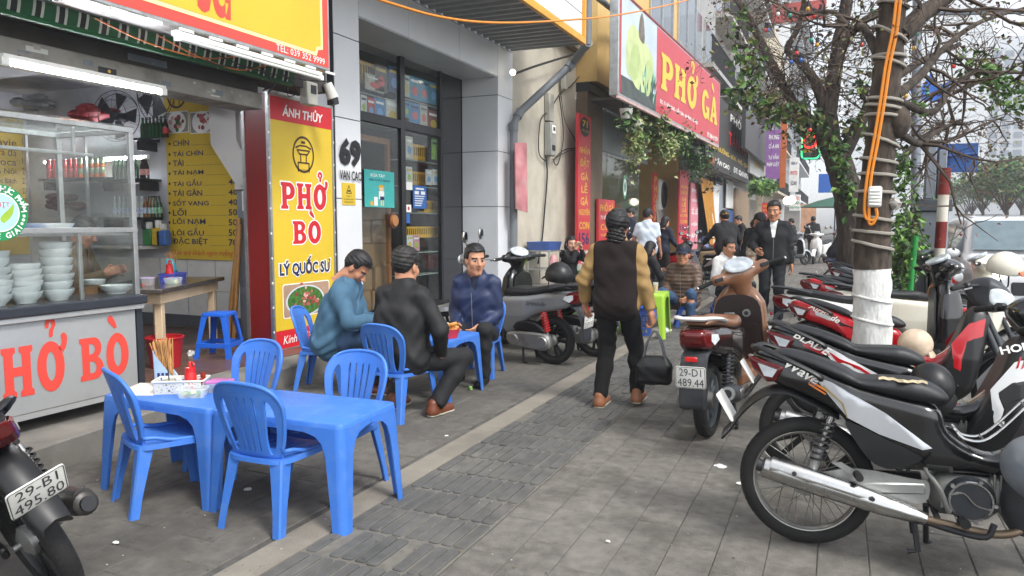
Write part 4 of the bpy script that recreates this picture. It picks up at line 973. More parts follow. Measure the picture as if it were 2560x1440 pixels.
P=lambda u,v,s2:fr.p(u,v,(0,.02)[s2]+.04*math.sin((v-bx[1])*3));pb.sheet([(bx[0],bx[1]+.05),(bx[2],bx[1]),(bx[2],bx[3]),(bx[0],bx[3]-.05)],(),P,.02,pbr('poster_faded','#b8767a',.6,var=.35,scale=3,dirt=.5,dirtcol='#c4bcb6'),.15);tag(pb.build('faded_banner',ang=60),'torn faded pink banner hanging beside the drain pipe','banner')
# small metal trolley with tray by the wall
tr=thing('metal_trolley','small metal trolley with blue tray and hanging bag against the plaster wall','trolley',(-4.95,12.55,0))
mb=MB()
for sx,sy_ in ((-.15,-.28),(.25,-.28),(-.15,.28),(.25,.28)):mb.cyl((sx,sy_,0),(sx,sy_,.95),.014,n=8,mat=m_alu)
for z in (.3,.6,.93):mb.box((-.17,-.3,z),(.27,.3,z+.02),m_alu,.004)
mb.build('frame',tr);mb=MB();mb.rings([[(x,y,.952) for x,y in rrect(-.16,-.28,.26,.28,.04)],[(x,y,1.10) for x,y in rrect(-.19,-.31,.29,.31,.05)]],pbr('tray_blue','#4560a0',.4),cap1=False);mb.box((-.14,-.25,.96),(.24,.25,1.05),pbr('tray_meat','#7a3a30',.6,var=.4,scale=20));mb.build('tray',tr)
mb=MB();mb.ball((.3,-.2,.68),(.09,.11,.2),12,pbr('bag_pink','#c08a8c',.4,var=.3,scale=12),9);mb.build('carrier_bag',tr)
for (dx,dy,dz,c_,s_,nm) in ((.35,.5,0,'#9ac07a',(.25,.3,.16),'pale green'),(.4,.95,0,'#3f9a6a',(.3,.3,.12),'green'),(.25,1.2,.0,'#d07a86',(.22,.25,.25),'pink'),(.45,.8,.13,'#d8d8d0',(.2,.2,.1),'white')):
 t=MB();w_=s_;t.rings([[(x,y,0) for x,y in rrect(-w_[0]/2*.85,-w_[1]/2*.85,w_[0]/2*.85,w_[1]/2*.85,.03)],[(x,y,w_[2]) for x,y in rrect(-w_[0]/2,-w_[1]/2,w_[0]/2,w_[1]/2,.04)],[(x,y,w_[2]) for x,y in rrect(-w_[0]/2*.94,-w_[1]/2*.94,w_[0]/2*.94,w_[1]/2*.94,.04)],[(x,y,.02) for x,y in rrect(-w_[0]/2*.8,-w_[1]/2*.8,w_[0]/2*.8,w_[1]/2*.8,.03)]],pbr('plastic_'+nm.replace(' ','_'),c_,.4),cap0=True,cap1=True)
 tag(t.build('plastic_basin',loc=(-4.95+dx,12.5+dy,dz+(.42 if dz == 0 else .42))),nm+' plastic basin on the low stand beside the metal trolley','basin')
t=MB();t.box((-.22,-.75,.38),(.32,.75,.42),m_alu,.006)
for sx,sy_ in ((-.18,-.7),(.28,-.7),(-.18,.7),(.28,.7)):t.box((sx-.015,sy_-.015,0),(sx+.015,sy_+.015,.38),m_alu)
tag(t.build('low_stand',loc=(-4.55,13.4,0)),'low metal stand holding plastic basins beside the seated woman','stand')
# ================================================================== number 71: chicken noodle shop
m_och=pbr('wall_ochre','#c9a86a',.8,var=.07,scale=2,dirt=.25,dirtcol='#8f7a55')
b71=thing('shop_building','ochre-walled building of the chicken noodle shop with upper windows','building',(-4.9,16,0))
o71=Vector((-4.9,16,0))
def P71(name,lo,hi,mat,bev=.0):
 mb=MB();mb.box([lo[i]-o71[i] for i in range(3)],[hi[i]-o71[i] for i in range(3)],mat,bev);return mb.build(name,b71,ang=30)
P71('upper_wall',(-9.5,15.15,4.4),(-4.75,25.2,12),m_och);P71('side_wall',(-9.5,15.0,0),(-5.3,15.14,5),m_och);P71('far_wall',(-9.5,25.0,0),(-5.0,25.2,4.39),m_och);P71('back_wall',(-9.6,15,0),(-9.5,25.2,5),m_walli);P71('ceiling',(-9.5,15.15,4.2),(-4.9,25,4.39),m_dark);P71('floor',(-9.5,15.0,-.05),(-4.4,25.2,.10),m_step)
P71('door_post',(-5.2,15.14,0),(-4.95,16.25,4.2),pbr('post_brown','#6a5a48',.7))
P71('slat_ceiling',(-4.9,15.2,4.0),(-3.9,24.5,4.06),pbr('soffit_dark','#4a4742',.7,dirt=.3))
FU=FX(-4.745)
for (x0,y0,x1,y1) in ((1622,-60,1683,78),(1692,-40,1741,105)):
 a0,b0,a1,b1=px_rect(FU,x0,y0,x1,y1);b1=b0+2.2
 mb=MB();FU.slab(mb,a0,b0,a1,b0+.08,.0,.05,m_alu);FU.slab(mb,a0,b1-.08,a1,b1,.0,.05,m_alu);FU.slab(mb,a0,b0+.081,a0+.08,b1-.081,.0,.05,m_alu);FU.slab(mb,a1-.08,b0+.081,a1,b1-.081,.0,.05,m_alu);FU.slab(mb,(a0+a1)/2-.04,b0+.082,(a0+a1)/2+.04,b1-.082,.0,.045,m_alu)
 wf_=mb.build('window_frame',b71,ang=0);wf_.matrix_parent_inverse=Matrix.Translation(-o71)
 for (ya,yb_) in ((a0+.081,(a0+a1)/2-.041),((a0+a1)/2+.041,a1-.081)):
  mb=MB();FU.slab(mb,ya,b0+.082,yb_,b1-.082,.004,.012,pbr('window_dark','#54606a',.06,var=.2));p_=mb.build('pane',wf_,ang=0)
# big red hanging sign
Pn=VX(1545,238,-3.9);Pf=VX(1797,365,-3.55);zb_,zt_=3.84,5.75
u=Vector((Pf.x-Pn.x,Pf.y-Pn.y,0));LS=u.length;S71=Frame((Pn.x,Pn.y,zb_),u,(0,0,1))
sg=thing('shop_sign','long red sign reading PHO GA with a boiled hen picture and bulb edging','sign',(Pn.x,Pn.y,zb_));sinv=Matrix.Translation((-Pn.x,-Pn.y,-zb_))
def psg(name,mb,ang=0,kind=None):o=mb.build(name,sg,ang=ang,kind=kind);o.matrix_parent_inverse=sinv;return o
mb=MB();S71.slab(mb,0,0,LS,1.92,-.18,0,m_alu,.01);psg('box',mb,30)
mb=MB();S71.rect(mb,.06,.05,LS-.06,1.88,pbr('sign_crimson','#b82634',.4,var=.05,scale=2),.003)
ph0,ph1=.15,S71.hit(1640,200)[0]
S71.rect(mb,ph0,.05,ph1,1.88,pbr('print_skygrey','#b8c6d0',.5,var=.12,scale=1.5),.006)
hen=spline([(ph0+.35,.55),(ph0+.3,1.0),(ph0+.45,1.35),(ph0+.8,1.5),(ph0+1.2,1.42),(ph1-.45,1.2),(ph1-.25,.9),(ph1-.4,.55),(ph1-.75,.33),(ph0+1.1,.3),(ph0+.7,.42)],4,True)
mh=pbr('print_hen','#bcc98c',.5,var=.15,scale=3);S71.rect(mb,ph0,.05,ph1,.4,pbr('print_plate','#3c4440',.5,var=.5,scale=4),.0075);S71.poly(mb,hen,mh,.009)
S71.poly(mb,spline([(ph0+.5,.6),(ph0+.7,1.05),(ph0+1.1,1.15),(ph0+1.3,.8),(ph0+.95,.45)],4,True),pbr('print_hen2','#a9bb7a',.5,var=.1),.0105);S71.poly(mb,spline([(ph1-.9,.35),(ph1-.8,.95),(ph1-.45,1.0),(ph1-.35,.6),(ph1-.6,.3)],4,True),pbr('print_hen2','#a9bb7a',.5),.0108)
S71.poly(mb,spline([(ph0+1.15,1.35),(ph0+1.2,1.7),(ph0+1.35,1.86),(ph0+1.5,1.7),(ph0+1.55,1.3)],3,True),pbr('print_flower','#6a6052',.5,var=.5,scale=9),.0112)
q=random.Random(6)
for k in range(26):
 x,z=ph1-.1-q.random() ** 2*1.2,.12+q.random()*.55;S71.poly(mb,[(x,z),(x+.05,z+.1),(x+q.uniform(-.1,.25),z+.3),(x-.05,z+.1)],q.choice([pbr('print_leafteal','#2f6a5a',.5),pbr('print_leafmint','#8ac0a8',.5),pbr('print_leafdk','#1e4030',.5)]),.0115+k*.0001)
zz=lambda x,y:S71.hit(x,y)
a=zz(1650,290);b=zz(1738,345);c=zz(1752,330);d=zz(1797,330);m_gold=pbr('print_gold','#d8b52a',.45,var=.04)
slabtext(S71,mb,'PHở',(a[0],.62,b[0],1.42),m_gold,.012);slabtext(S71,mb,'Gà',(c[0],.58,LS-.45,1.36),m_gold,.012)
a=zz(1648,290);S71.text(mb,'ĐC: 71 VĂN CAO - LIỄU GIAI - BA ĐÌNH - HÀ NỘI',(a[0],.26,a[0]+4.0,.42),m_white,.012,.02);S71.text(mb,'ĐT: 098 419 5779',(LS-1.9,.1,LS-.3,.24),m_white,.012,.02)
psg('sign_print',mb)
mb=MB();n=130
for k in range(n):
 x=LS*(k+.5)/n;S71.slab(mb,x-.025,-.05,x+.015,-.002,-.04,.01,pbr('bulb_rim','#d9b8b4',.4));S71.slab(mb,x-.025,1.922,x+.015,1.965,-.04,.01,pbr('bulb_rim2','#8a3038',.4))
psg('bulb_edging',mb,0,'stuff')
# red number pillar sign
def vsign(name,label,X,x0,x1,yt,yb,mat,lines,tcol,num=None,yaw=0.):
 fr=FX(X);a0,b0,a1,b1=px_rect(fr,x0,yt,x1,yb);b0=fr.hit(x0,yb)[1];b1=fr.hit(x0,yt)[1]
 t=thing(name,label,'sign',(X,a0,b0));inv=Matrix.Translation((-X,-a0,-b0))
 mb=MB();fr.slab(mb,a0,b0,a1,b1,-.06,0,mat,.004);o=mb.build('board',t);o.matrix_parent_inverse=inv
 mb=MB();W,H_=a1-a0,b1-b0
 for (s_,f0,f1,wd,col) in lines:fr.text(mb,s_,(a0+W*(.5-wd/2),b0+H_*f0,a0+W*(.5+wd/2),b0+H_*f1),col or tcol,.004,.02)
 if num:cx,cz=a0+W/2,b0+H_*.93;fr.poly(mb,circ(cx,cz,W*.38,20,.2),m_blk,.003);fr.text(mb,num,(cx-W*.2,cz,cx+W*.2,cz+.13),m_yel,.005,.02);fr.text(mb,'VĂN CAO',(cx-W*.28,cz-.1,cx+W*.28,cz-.04),m_yel,.005)
 o=mb.build('sign_print',t,ang=0);o.matrix_parent_inverse=inv;return t
m_rp=pbr('sign_redpink','#c03038',.45,var=.08,scale=2);m_gt=pbr('print_gold2','#e0b040',.5,var=0);m_pk=pbr('sign_pink','#cf7f8c',.5,var=.06)
LN=[('NHẬN',.76,.82,.8,None),('ĐẶT',.68,.75,.75,None),('GÀ',.61,.665,.6,None),('LỄ',.535,.60,.5,None),('GÀ',.46,.52,.6,None),('NGUYÊN',.40,.445,.85,None),('CON',.315,.36,.8,None),('156',.22,.295,.8,m_navy),('QUÁN THÀNH',.16,.19,.85,m_white),('Q 3',.06,.12,.6,m_white)]
vsign('pillar_sign','tall narrow red sign numbered 71 on the post beside the plaster wall',-4.9,1443,1478,280,705,m_rp,LN,m_gt,'71')
vsign('pillar_sign','tall narrow red sign on the chicken noodle far post',-4.75,1697,1722,422,620,m_rp,[l for l in LN if l[0] not in ('QUÁN THÀNH','Q 3')],m_gt)
vsign('pillar_sign','tall narrow pink sign with white lettering beside the far red post sign',-4.7,1725,1747,455,625,m_pk,[('PHỞ',.86,.94,.8,None),('CHUẨN',.72,.78,.8,None),('SỈ, LẺ',.52,.64,.8,None),('MIẾN',.36,.43,.8,None),('BÚN',.18,.26,.7,None)],m_white)
vsign('pillar_sign','narrow red sign with gold letters over the kitchen doorway',-5.4,1632,1645,430,560,m_rp,[('P',.8,.93,.6,None),('H',.62,.76,.6,None),('Ở',.42,.6,.6,None),('G',.25,.38,.6,None),('À',.05,.22,.6,None)],m_gt)
vsign('hanging_sign','red sign reading PHO GA 71 standing inside the glass front',-4.85,1496,1537,497,648,m_rp,[('PHỞ GÀ',.8,.95,.85,None),('71 VĂN CAO',.66,.75,.8,m_white),('CƠM',.48,.6,.8,None),('THỊT GÀ',.36,.43,.8,None),('GÀ NGUYÊN CON',.2,.28,.85,m_white)],m_gt)
# glass front, door panels
m_gg=glass('glass_green','#dfe8e2',.04,.2)
for k,(xa,xb) in enumerate(((1480,1515),(1516,1556),(1557,1598))):
 ya,yb2=FX(-5.0).hit(xa,500)[0],FX(-5.0).hit(xb,500)[0];P71('glass_panel',(-5.02,ya,.1),(-5.0,yb2-.03,3.0),m_gg,.002);P71('door_rail',(-5.03,ya,3.002),(-4.99,yb2-.03,3.06),m_alu)
P71('steel_lintel',(-5.05,16.27,3.07),(-4.97,20.6,3.98),pbr('steel_sheet','#8d9494',.35,.7,var=.1))
cl=MB();c=VX(1563,468,-4.97);f_=FX(-4.98);f_.poly(cl,circ(c.y,c.z,.2,20,.3),pbr('sticker_green','#2f8a6a',.5),.002);f_.poly(cl,circ(c.y,c.z,.14,20,.22),m_white,.004);f_.poly(cl,circ(c.y,c.z,.08,20,.13),pbr('sticker_green','#2f8a6a',.5),.006);o=cl.build('round_sticker',b71,ang=0);o.matrix_parent_inverse=Matrix.Translation(-o71)
lp=thing('tube_lamp','lit white tube behind the glass front of the chicken noodle shop','lamp');mb=MB();mb.cyl((-6.2,16.8,3.5),(-6.2,19.6,3.5),.03,n=8,mat=emit('tube_light','#f4f6ff',30.0));mb.build('tube',lp);mb=MB();mb.box((-6.24,16.75,3.53),(-6.16,19.65,3.6),m_white);mb.build('housing',lp)
fan(VX(1513,230,-5.0),1.57,'black wall fan in the recess above the red number sign',.42)
# kitchen inside 71
t=thing('kitchen_counter','steel kitchen counter inside the chicken noodle shop doorway','counter',(-6.1,22.2,.1));mb=MB();mb.box((-.5,-1.6,.06),(.4,2.2,.9),m_steel,.01);mb.build('cabinet',t);mb=MB();mb.box((-.55,-1.65,.9),(.45,2.25,.95),m_steel,.006);mb.build('worktop',t)
t=thing('extractor_fan','white round-mouthed extractor fan housing on the shop wall above the steel sheet','fan',VX(1660,488,-5.3));mb=MB();mb.box((-.2,-.5,-.5),(0,.5,.5),m_wallw,.06);mb.build('housing',t);mb=MB()
for k in range(4):mb.tube([(.01,(.1+k*.1)*math.cos(a),(.1+k*.1)*math.sin(a)) for a in [2*PI*i/24 for i in range(24)]],.02,5,m_dark,loop=True)
mb.cyl((-.0,0,0),(.012,0,0),.44,n=24,mat=m_blk);mb.build('grille',t)
mb=MB();mb.box((-.02,-.7,0),(.02,.7,1.9),m_steel,.004);mb.build('steel_sheet',None,loc=VX(1665,640,-5.2));o=bpy.data.objects['steel_sheet'];o.rotation_euler=(0,-.12,0);tag(o,'worn steel sheet leaning against the noodle shop wall','sheet')
cu=MB();f_=FX(-4.5);a=f_.hit(1752,445);b=f_.hit(1790,610);n=14
rs=[]
for i in range(n+1):
 s=i/n;z=a[1]+(b[1]-a[1])*s;rs.append([(-4.5+.07*math.sin(j*1.9+s)*(1-.2*s),f_.hit(1750+22*s+(32-6*math.sin(s*3))*j/12,445+165*s)[0],z) for j in range(13)])
cu.rings(rs,pbr('curtain_orange','#b8802c',.7,var=.12,scale=5),closed=False);tag(cu.build('curtain',ang=60),'gathered golden-orange curtain at the far end of the chicken noodle shop','curtain')
# red shelf unit behind curtain
t=MB();t.box((-.25,-.6,0),(.25,.6,1.9),pbr('fridge_red','#a83020',.5,var=.3,scale=6),.02);tag(t.build('drinks_fridge',loc=VX(1757,620,-5.4)),'red drinks cabinet behind the golden curtain','cabinet')
bpy.data.objects['drinks_fridge'].location.z=0.1
# ================================================================== stainless food cart with glass case
CX,CY0,CY1,CD=-4.40,1.1,3.62,.78
cart=thing('food_cart','stainless noodle cart with glass case, red PHO BO lettering and green round sticker','food cart',(CX,CY1,FLZ));ci=Matrix.Translation((-CX,-CY1,-FLZ))
def cp(name,mb,ang=30,parent=None):o=mb.build(name,parent or cart,ang=ang);o.matrix_parent_inverse=ci if parent is None else Matrix();return o
FCt=FX(CX)
mb=MB();mb.box((CX-CD,CY0,.29),(CX,CY1-.05,.84),m_steel,.006);pn=mb.build('steel_body',cart);pn.matrix_parent_inverse=ci
mb=MB();mb.box((CX-CD-.02,CY0,.841),(CX+.03,CY1,.875),m_steel,.004);mb.box((CX-CD-.01,CY0,.876),(CX+.045,CY1+.02,.935),pbr('trim_charcoal','#3b3f46',.35,.4,var=.1),.008);cp('counter_edge',mb)
mb=MB();mb.box((CX-.04,CY1-.045,.2),(CX+.004,CY1,.84),pbr('trim_charcoal','#3b3f46',.35,.4));mb.box((CX-CD,CY1-.045,.2),(CX-CD+.04,CY1,.84),pbr('trim_charcoal','#3b3f46',.35,.4));mb.box((CX-CD+.001,CY0,.255),(CX+.003,CY1-.001,.288),m_steel);cp('base_frame',mb)
for y in (CY0+.2,CY1-.12):
 for x in (CX-.12,CX-CD+.12):
  mb=MB();mb.cyl((x-.02,y,.215),(x+.02,y,.215),.045,n=14,mat=m_dark);mb.box((x-.03,y-.02,.215),(x+.03,y+.02,.26),m_alu);cp('caster_wheel',mb)
mb=MB();bz0,bz1=FCt.hit(255,890)[1]-.03,.70
p0=FCt.hit(8,900);p1=FCt.hit(172,900);p2=FCt.hit(203,900);p3=FCt.hit(325,900)
W_=p1[0]-p0[0];slabtext(FCt,mb,'PHở',(p0[0]-W_*.52,.40,p1[0]-.03,.70),m_redl,.003);slabtext(FCt,mb,'Bò',(p2[0]-.01,.415,p3[0]-.01,.69),m_redl,.003);cp('lettering',mb,0)
ZT=2.05;m_ap=m_alu
mb=MB();pw=.034
posts=[(CX-.02,CY1-.02),(CX-CD+.03,CY1-.02),(CX-.02,CY0+.02),(CX-CD+.03,CY0+.02),(CX-.02,2.62+.62-.62)]
def case_bar(name,a,b,w_=pw,h_=pw):m_=MB();m_.bar(a,b,w_,h_,m_ap,bev=.003);cp(name,m_)
for x,y in posts[:4]:case_bar('post',(x,y,.936),(x,y,ZT))
case_bar('post',(CX-.02,CY1-.42,.936),(CX-.02,CY1-.42,1.38),.022,.022)
for z in (ZT,1.38):
 case_bar('rail',(CX-.019,CY0,z),(CX-.019,CY1,z));case_bar('rail',(CX-CD+.031,CY0,z),(CX-CD+.031,CY1,z));case_bar('rail',(CX-.02,CY1-.019,z-.0015),(CX-CD+.03,CY1-.019,z-.0015));
case_bar('rail',(CX-.018,CY0,1.86),(CX-.018,CY1-.3,1.86),.02,.02);case_bar('rail',(CX-.2,CY1-.3,1.86),(CX-.2,CY1-.3,ZT),.02,.02)
mb=MB();mb.box((CX-CD+.05,CY0,1.345),(CX-.04,CY1-.03,1.36),m_steel);cp('shelf',mb)
for (lo,hi) in (((CX-.004,CY0+.04,.94),(CX,CY1-.04,1.36)),((CX-.004,CY0+.04,1.40),(CX,CY1-.04,2.03)),((CX-CD+.05,CY1-.006,.94),(CX-.04,CY1-.002,1.36)),((CX-CD+.05,CY1-.006,1.40),(CX-.04,CY1-.002,2.03))):
 mb=MB();mb.box(lo,hi,m_glass);cp('glass_pane',mb,0)
mb=MB();mb.box((CX-CD,CY0,ZT+.018),(CX,CY1,ZT+.026),glass('glass_top','#f2f5f4',.05,.35));cp('glass_top',mb,0)
# round green sticker
mb=MB();c=FCt.hit(-2,531);m_gs=pbr('sticker_emerald','#0c8a4c',.5,var=.03);FCt.poly(mb,circ(c[0],c[1],.162,40),m_gs,.004);FCt.poly(mb,circ(c[0],c[1],.112,36),m_white,.0055);FCt.poly(mb,circ(c[0],c[1],.106,36),pbr('print_pale_blue','#a9dcec',.5,var=0),.0065)
def ringtext(t,r,a0,a1,size):
 for i,ch in enumerate(t):
  if ch == ' ':continue
  a=R(a0+(a1-a0)*i/max(len(t)-1,1));V_,F_=text_geo(ch,.03)
  if not V_:continue
  xm=(min(p[0] for p in V_)+max(p[0] for p in V_))/2;s_=-1 if a1 < a0 else 1
  for_=[]
  for p in V_:
   lx=(p[0]-xm)*size;ly=(p[1]-.35)*size
   if a1 < a0:u_,v_=lx*math.sin(a)+ly*math.cos(a),-lx*math.cos(a)+ly*math.sin(a)
   else:u_,v_=-lx*math.sin(a)-ly*math.cos(a),lx*math.cos(a)-ly*math.sin(a)
   for_.append(FCt.p(c[0]+r*math.cos(a)+u_,c[1]+r*math.sin(a)+v_,.0075))
  mb.add(for_,F_,m_white)
ringtext('AN TOÀN THỰC PHẨM',.137,175,8,.045);ringtext('THÈ GIAI',.137,240,322,.045)
for k in range(3):a=R(-8-k*10);FCt.poly(mb,circ(c[0]+.137*math.cos(a),c[1]+.137*math.sin(a),.01,5),m_white,.0075)
FCt.poly(mb,spline([(c[0]+.02,c[1]-.06),(c[0]+.07,c[1]-.01),(c[0]+.08,c[1]+.05),(c[0]+.05,c[1]+.02),(c[0],c[1]-.03)],4,True),pbr('print_lime','#6abf3a',.5),.0075);FCt.text(mb,'THỊT',(c[0]-.05,c[1]+.02,c[0]+.06,c[1]+.06),m_red,.0075);cp('round_sticker',mb,0)
# bowls
m_bowl=pbr('porcelain','#dfe4e4',.18,var=.03,coat=.2)
def bowlmesh(r,h):mb=MB();mb.lathe([(.001,.004),(r*.5,.004),(r*.52,0),(r*.58,0),(r*.62,.012),(r*.9,h*.55),(r,h),(r*.97,h),(r*.86,h*.55),(r*.55,.018),(.001,.015)],28,m_bowl);return mb.mesh('bowl',35)
bw=bowlmesh(.098,.072);q=random.Random(31);
for (px,py,n,stp,lab) in ((143,712,7,.050,'white porcelain bowl in the tallest stack inside the cart, beside the chopping board'),(62,726,6,.034,'white porcelain bowl in the shorter middle stack inside the glass cart'),(-15,742,7,.042,'white porcelain bowl in the end stack under the green round sticker')):
 p_=VX(px,py,CX-.16);x,y=p_.x,p_.y
 for k in range(n):
  o=inst('bowl',bw,loc=(x+q.gauss(0,.003),y+q.gauss(0,.003),.937+k*stp));o.rotation_euler=(q.gauss(0,.05) if k else 0,q.gauss(0,.05) if k else 0,q.random()*6);tag(o,lab,'bowl','stacked bowls in the cart')
o=inst('bowl',bowlmesh(.105,.06),loc=(CX-.2,VX(290,700,CX-.2).y,.937));tag(o,'single empty white bowl on the cart deck beside the chopping board','bowl')
o=inst('bowl',bowlmesh(.15,.065),loc=(CX-.3,VX(120,550,CX-.3).y,1.3605));tag(o,'shallow wide white bowl on the upper shelf of the cart','bowl')
mb=MB();mb.lathe([(.001,0),(.13,0),(.13,.05),(.001,.05)],24,pbr('board_wood','#7a5a3c',.7,var=.2));tag(mb.build('chopping_board',loc=(CX-.42,VX(215,700,CX-.4).y,.937)),'round wooden chopping board on the cart deck','board')
mb=MB();mb.box((-.12,-.2,0),(.12,.2,.015),pbr('cloth_blue','#2a4f9a',.8,var=.2),.005);mb.v=[(x,y,z+.01*math.sin(x*40)*math.sin(y*30)+.012) for x,y,z in mb.v];tag(mb.build('cloth',loc=(CX-.3,3.2,1.361)),'folded blue cloth on the upper shelf of the cart','cloth')
mb=MB();mb.box((-.06,-.09,0),(.06,.09,.03),pbr('box_orange','#d8742a',.5,var=.3,scale=20),.003);tag(mb.build('small_carton',loc=(CX-.3,CY1-.25,ZT+.027)),'small orange carton lying on top of the glass cart','carton')
# ================================================================== blue plastic chair, table, stool
m_blue=pbr('plastic_blue','#3c72c6',.4,var=.07,scale=4,dirt=.45,dirtcol='#5f82b8',dscale=13,spec=.4,rnd=.06,bump=.05,bscale=30)
m_green_p=pbr('plastic_lime','#9ac43c',.4,var=.05,dirt=.1,dirtcol='#7d8a52')
def chair_meshes(mat):
 # back: arch with fanned slats
 def hw(v):return .135+.055*math.sin(min(v/.30,1)*PI/2)
 top=.375
 out=[(-hw(v),v) for v in [0,.04,.08,.12,.16,.20,.24]][::-1]
 out=[(-.135,-.012)]+[(-hw(v),v) for v in (.04,.09,.14,.19,.235)]+[(-.187,.27),(-.176,.305),(-.155,.336),(-.12,.359),(-.07,.372),(0,.376)]
 out=out+[(-x,v) for x,v in out[:-1]][::-1]
 holes=[]
 for sx in (-1,1):
  h=spline([(sx*.088,.03),(sx*.112,.03),(sx*.138,.12),(sx*.150,.20),(sx*.146,.26),(sx*.128,.295),(sx*.112,.28),(sx*.100,.20),(sx*.085,.10)],3,True);holes.append(h)
 for i in range(4):
  a=(-1.5+i);xb,xt=a*.030,a*.040;w_=.0062
  holes.append([(xb-w_*.7,.03),(xb+w_*.7,.03),(xt+w_,.27),(xt+w_*.8,.30),(xt,.312),(xt-w_*.8,.30),(xt-w_,.27)])
 def f(u,v,s2):
  y=-.165-.24*v-.10*v*v+1.15*u*u;edge=min(1,max(0,(abs(u)-.13)/.05));t=.006+.006*edge
  return (u*1.02,y+(t if s2 else -t),.345+v*.97)
 mb=MB();mb.sheet(out,holes,f,.01,mat,.028);back=mb.mesh('backrest',50,True)
 mb=MB()     # rounded rim along arch that sweeps down into the seat side
 pts=[f(u,v,0) for u,v in out[1:-1]];pts=[(x,y+.008,z) for x,y,z in pts]
 pts=[(-.176,.10,.352),(-.172,-.02,.358),(-.160,-.10,.378)]+pts+[(.160,-.10,.378),(.172,-.02,.358),(.176,.10,.352)]
 mb.tube(spline(pts,3),.0105,7,mat);rim=mb.mesh('rim',60,True)
 so=spline([(-.150,-.17),(0,-.19),(.150,-.17),(.180,-.05),(.188,.10),(.178,.19),(.10,.208),(0,.212),(-.10,.208),(-.178,.19),(-.188,.10),(-.180,-.05)],3,True)
 sh_=[]
 for k in range(7):
  x=(-3+k)*.038;sh_.append([(x-.004-.01,-.05),(x+.004-.01,-.05),(x+.005+.01,.09),(x-.005+.01,.09)])
 def g(u,v,s2):return (u,v,.352-.010*(1-(u/.19) ** 2)+(.0 if s2 else -.008)-(.02*max(0,(v-.15)/.06) ** 2))
 mb=MB();mb.sheet(so,sh_,g,.008,mat,.03);mb.rings([[(x,y,g(x,y,1)[2]-.001) for x,y in so],[(x*1.01,y*1.01,.325) for x,y in so],[(x*.97,y*.97,.325) for x,y in so]],mat,cap0=False,cap1=False);seat=mb.mesh('seat',50,True)
 def leg(x0,y0,x1,y1):
  mb=MB();rs=[]
  sx=1 if x0 > 0 else -1;sy2=1 if y0 > 0 else -1
  for t in (0,.15,.4,.7,1):
   w_=.062-.028*min(1,t*1.3)+.03*max(0,.15-t);x=x0+(x1-x0)*t;y=y0+(y1-y0)*t;z=.345*(1-t);th=.0075;d_=w_
   rs.append([(x+sx*th-sx*0,y+sy2*0,z),(x+sx*0,y+sy2*th,z),(x-sx*d_,y+sy2*th,z),(x-sx*d_,y,z),(x-sx*.002,y-sy2*.002,z),(x,y-sy2*d_,z),(x+sx*th,y-sy2*d_,z)])
  mb.rings(rs,mat);return mb.mesh('leg',30,True)
 legs=[leg(sx*.172,.172,sx*.192,.205) for sx in (-1,1)]+[leg(sx*.150,-.165,sx*.178,-.225) for sx in (-1,1)]
 return back,rim,seat,legs
CH=chair_meshes(m_blue)
def chair(label,x,y,rz,z=0.0):
 t=thing('plastic_chair',label,'chair',(x,y,z),rz,'blue plastic chairs');b=inst('backrest',CH[0],t);inst('rim',CH[1],b);inst('seat',CH[2],t)
 for l_ in CH[3]:inst('leg',l_,t)
 return t
chair('empty blue chair drawn up to the bare blue table, back to walkway',-2.445,2.75,.02)
chair('empty blue chair at the table corner beside the food cart and chopstick box',-3.13,2.69,-.43)
chair('empty blue chair behind the sauce basket, between the empty tables and the tall yellow board',-3.22,3.24,PI-.05)
chair('empty blue chair right behind the man in black, at the bare table',-2.42,3.16,PI+.05)
chair('blue chair under the man in the teal jacket',-4.02,5.12,-1.22)
chair('blue chair under the man in the black jacket',-2.95,4.63,-.12)
chair('blue chair under the man in the navy jacket',-3.08,6.22,PI+.15)
def table_meshes(L,W,H_,mat):
 a,b,r=L/2,W/2,.035
 o=rrect(-a,-b,a,b,r,4);mb=MB()
 mb.rings([[(x,y,H_-.022) for x,y in inset(o,.012)],[(x,y,H_-.045) for x,y in o],[(x,y,H_-.01) for x,y in o],[(x,y,H_-.003) for x,y in inset(o,.004)],[(x,y,H_) for x,y in inset(o,.012)]],mat,cap0=True);top=mb.mesh('tabletop',35,True)
 legs=[]
 for sx in (-1,1):
  for sy2 in (-1,1):
   mb=MB()
   def mp(px,py,z,inn):k=1-z/H_;return (sx*(px+.028*k-inn),sy2*(py+.028*k-inn),z)
   for axis,half in ((0,a),(1,b)):
    s_=half-r;pl_=[(0,0),(.03,0),(.040,.15),(.056,H_-.16),(.075,H_-.10),(.11,H_-.068),(.17,H_-.052),(s_,H_-.048),(s_,H_-.024),(0,H_-.024)]
    def f(u,v,s2):
     t=.0 if s2 else .008;k=.028*(1-v/H_)
     if axis == 0:return (sx*(a-r-u+k),sy2*(b+k-t),v)
     return (sx*(a+k-t),sy2*(b-r-u+k),v)
    mb.sheet(pl_,(),f,.008,mat)
   rs=[]
   for z in (0,H_*.5,H_-.024):
    k=.028*(1-z/H_);ring=[]
    for i in range(6):an=R(90*i/5);ring.append((sx*(a-r+k+r*math.cos(an)),sy2*(b-r+k+r*math.sin(an)),z))
    for i in range(5,-1,-1):an=R(90*i/5);ring.append((sx*(a-r+k+(r-.008)*math.cos(an)),sy2*(b-r+k+(r-.008)*math.sin(an)),z))
    rs.append(ring)
   mb.rings(rs,mat);legs.append(mb.mesh('leg',35,True))
 return top,legs
TM=table_meshes(.765,.49,.51,m_blue)
def table(name,label,x,y,rz,TMs=TM,cat='table',group='blue plastic tables'):
 t=thing(name,label,cat,(x,y,0),rz,group);inst('tabletop',TMs[0],t)
 for l_ in TMs[1]:inst('leg',l_,t)
 return t
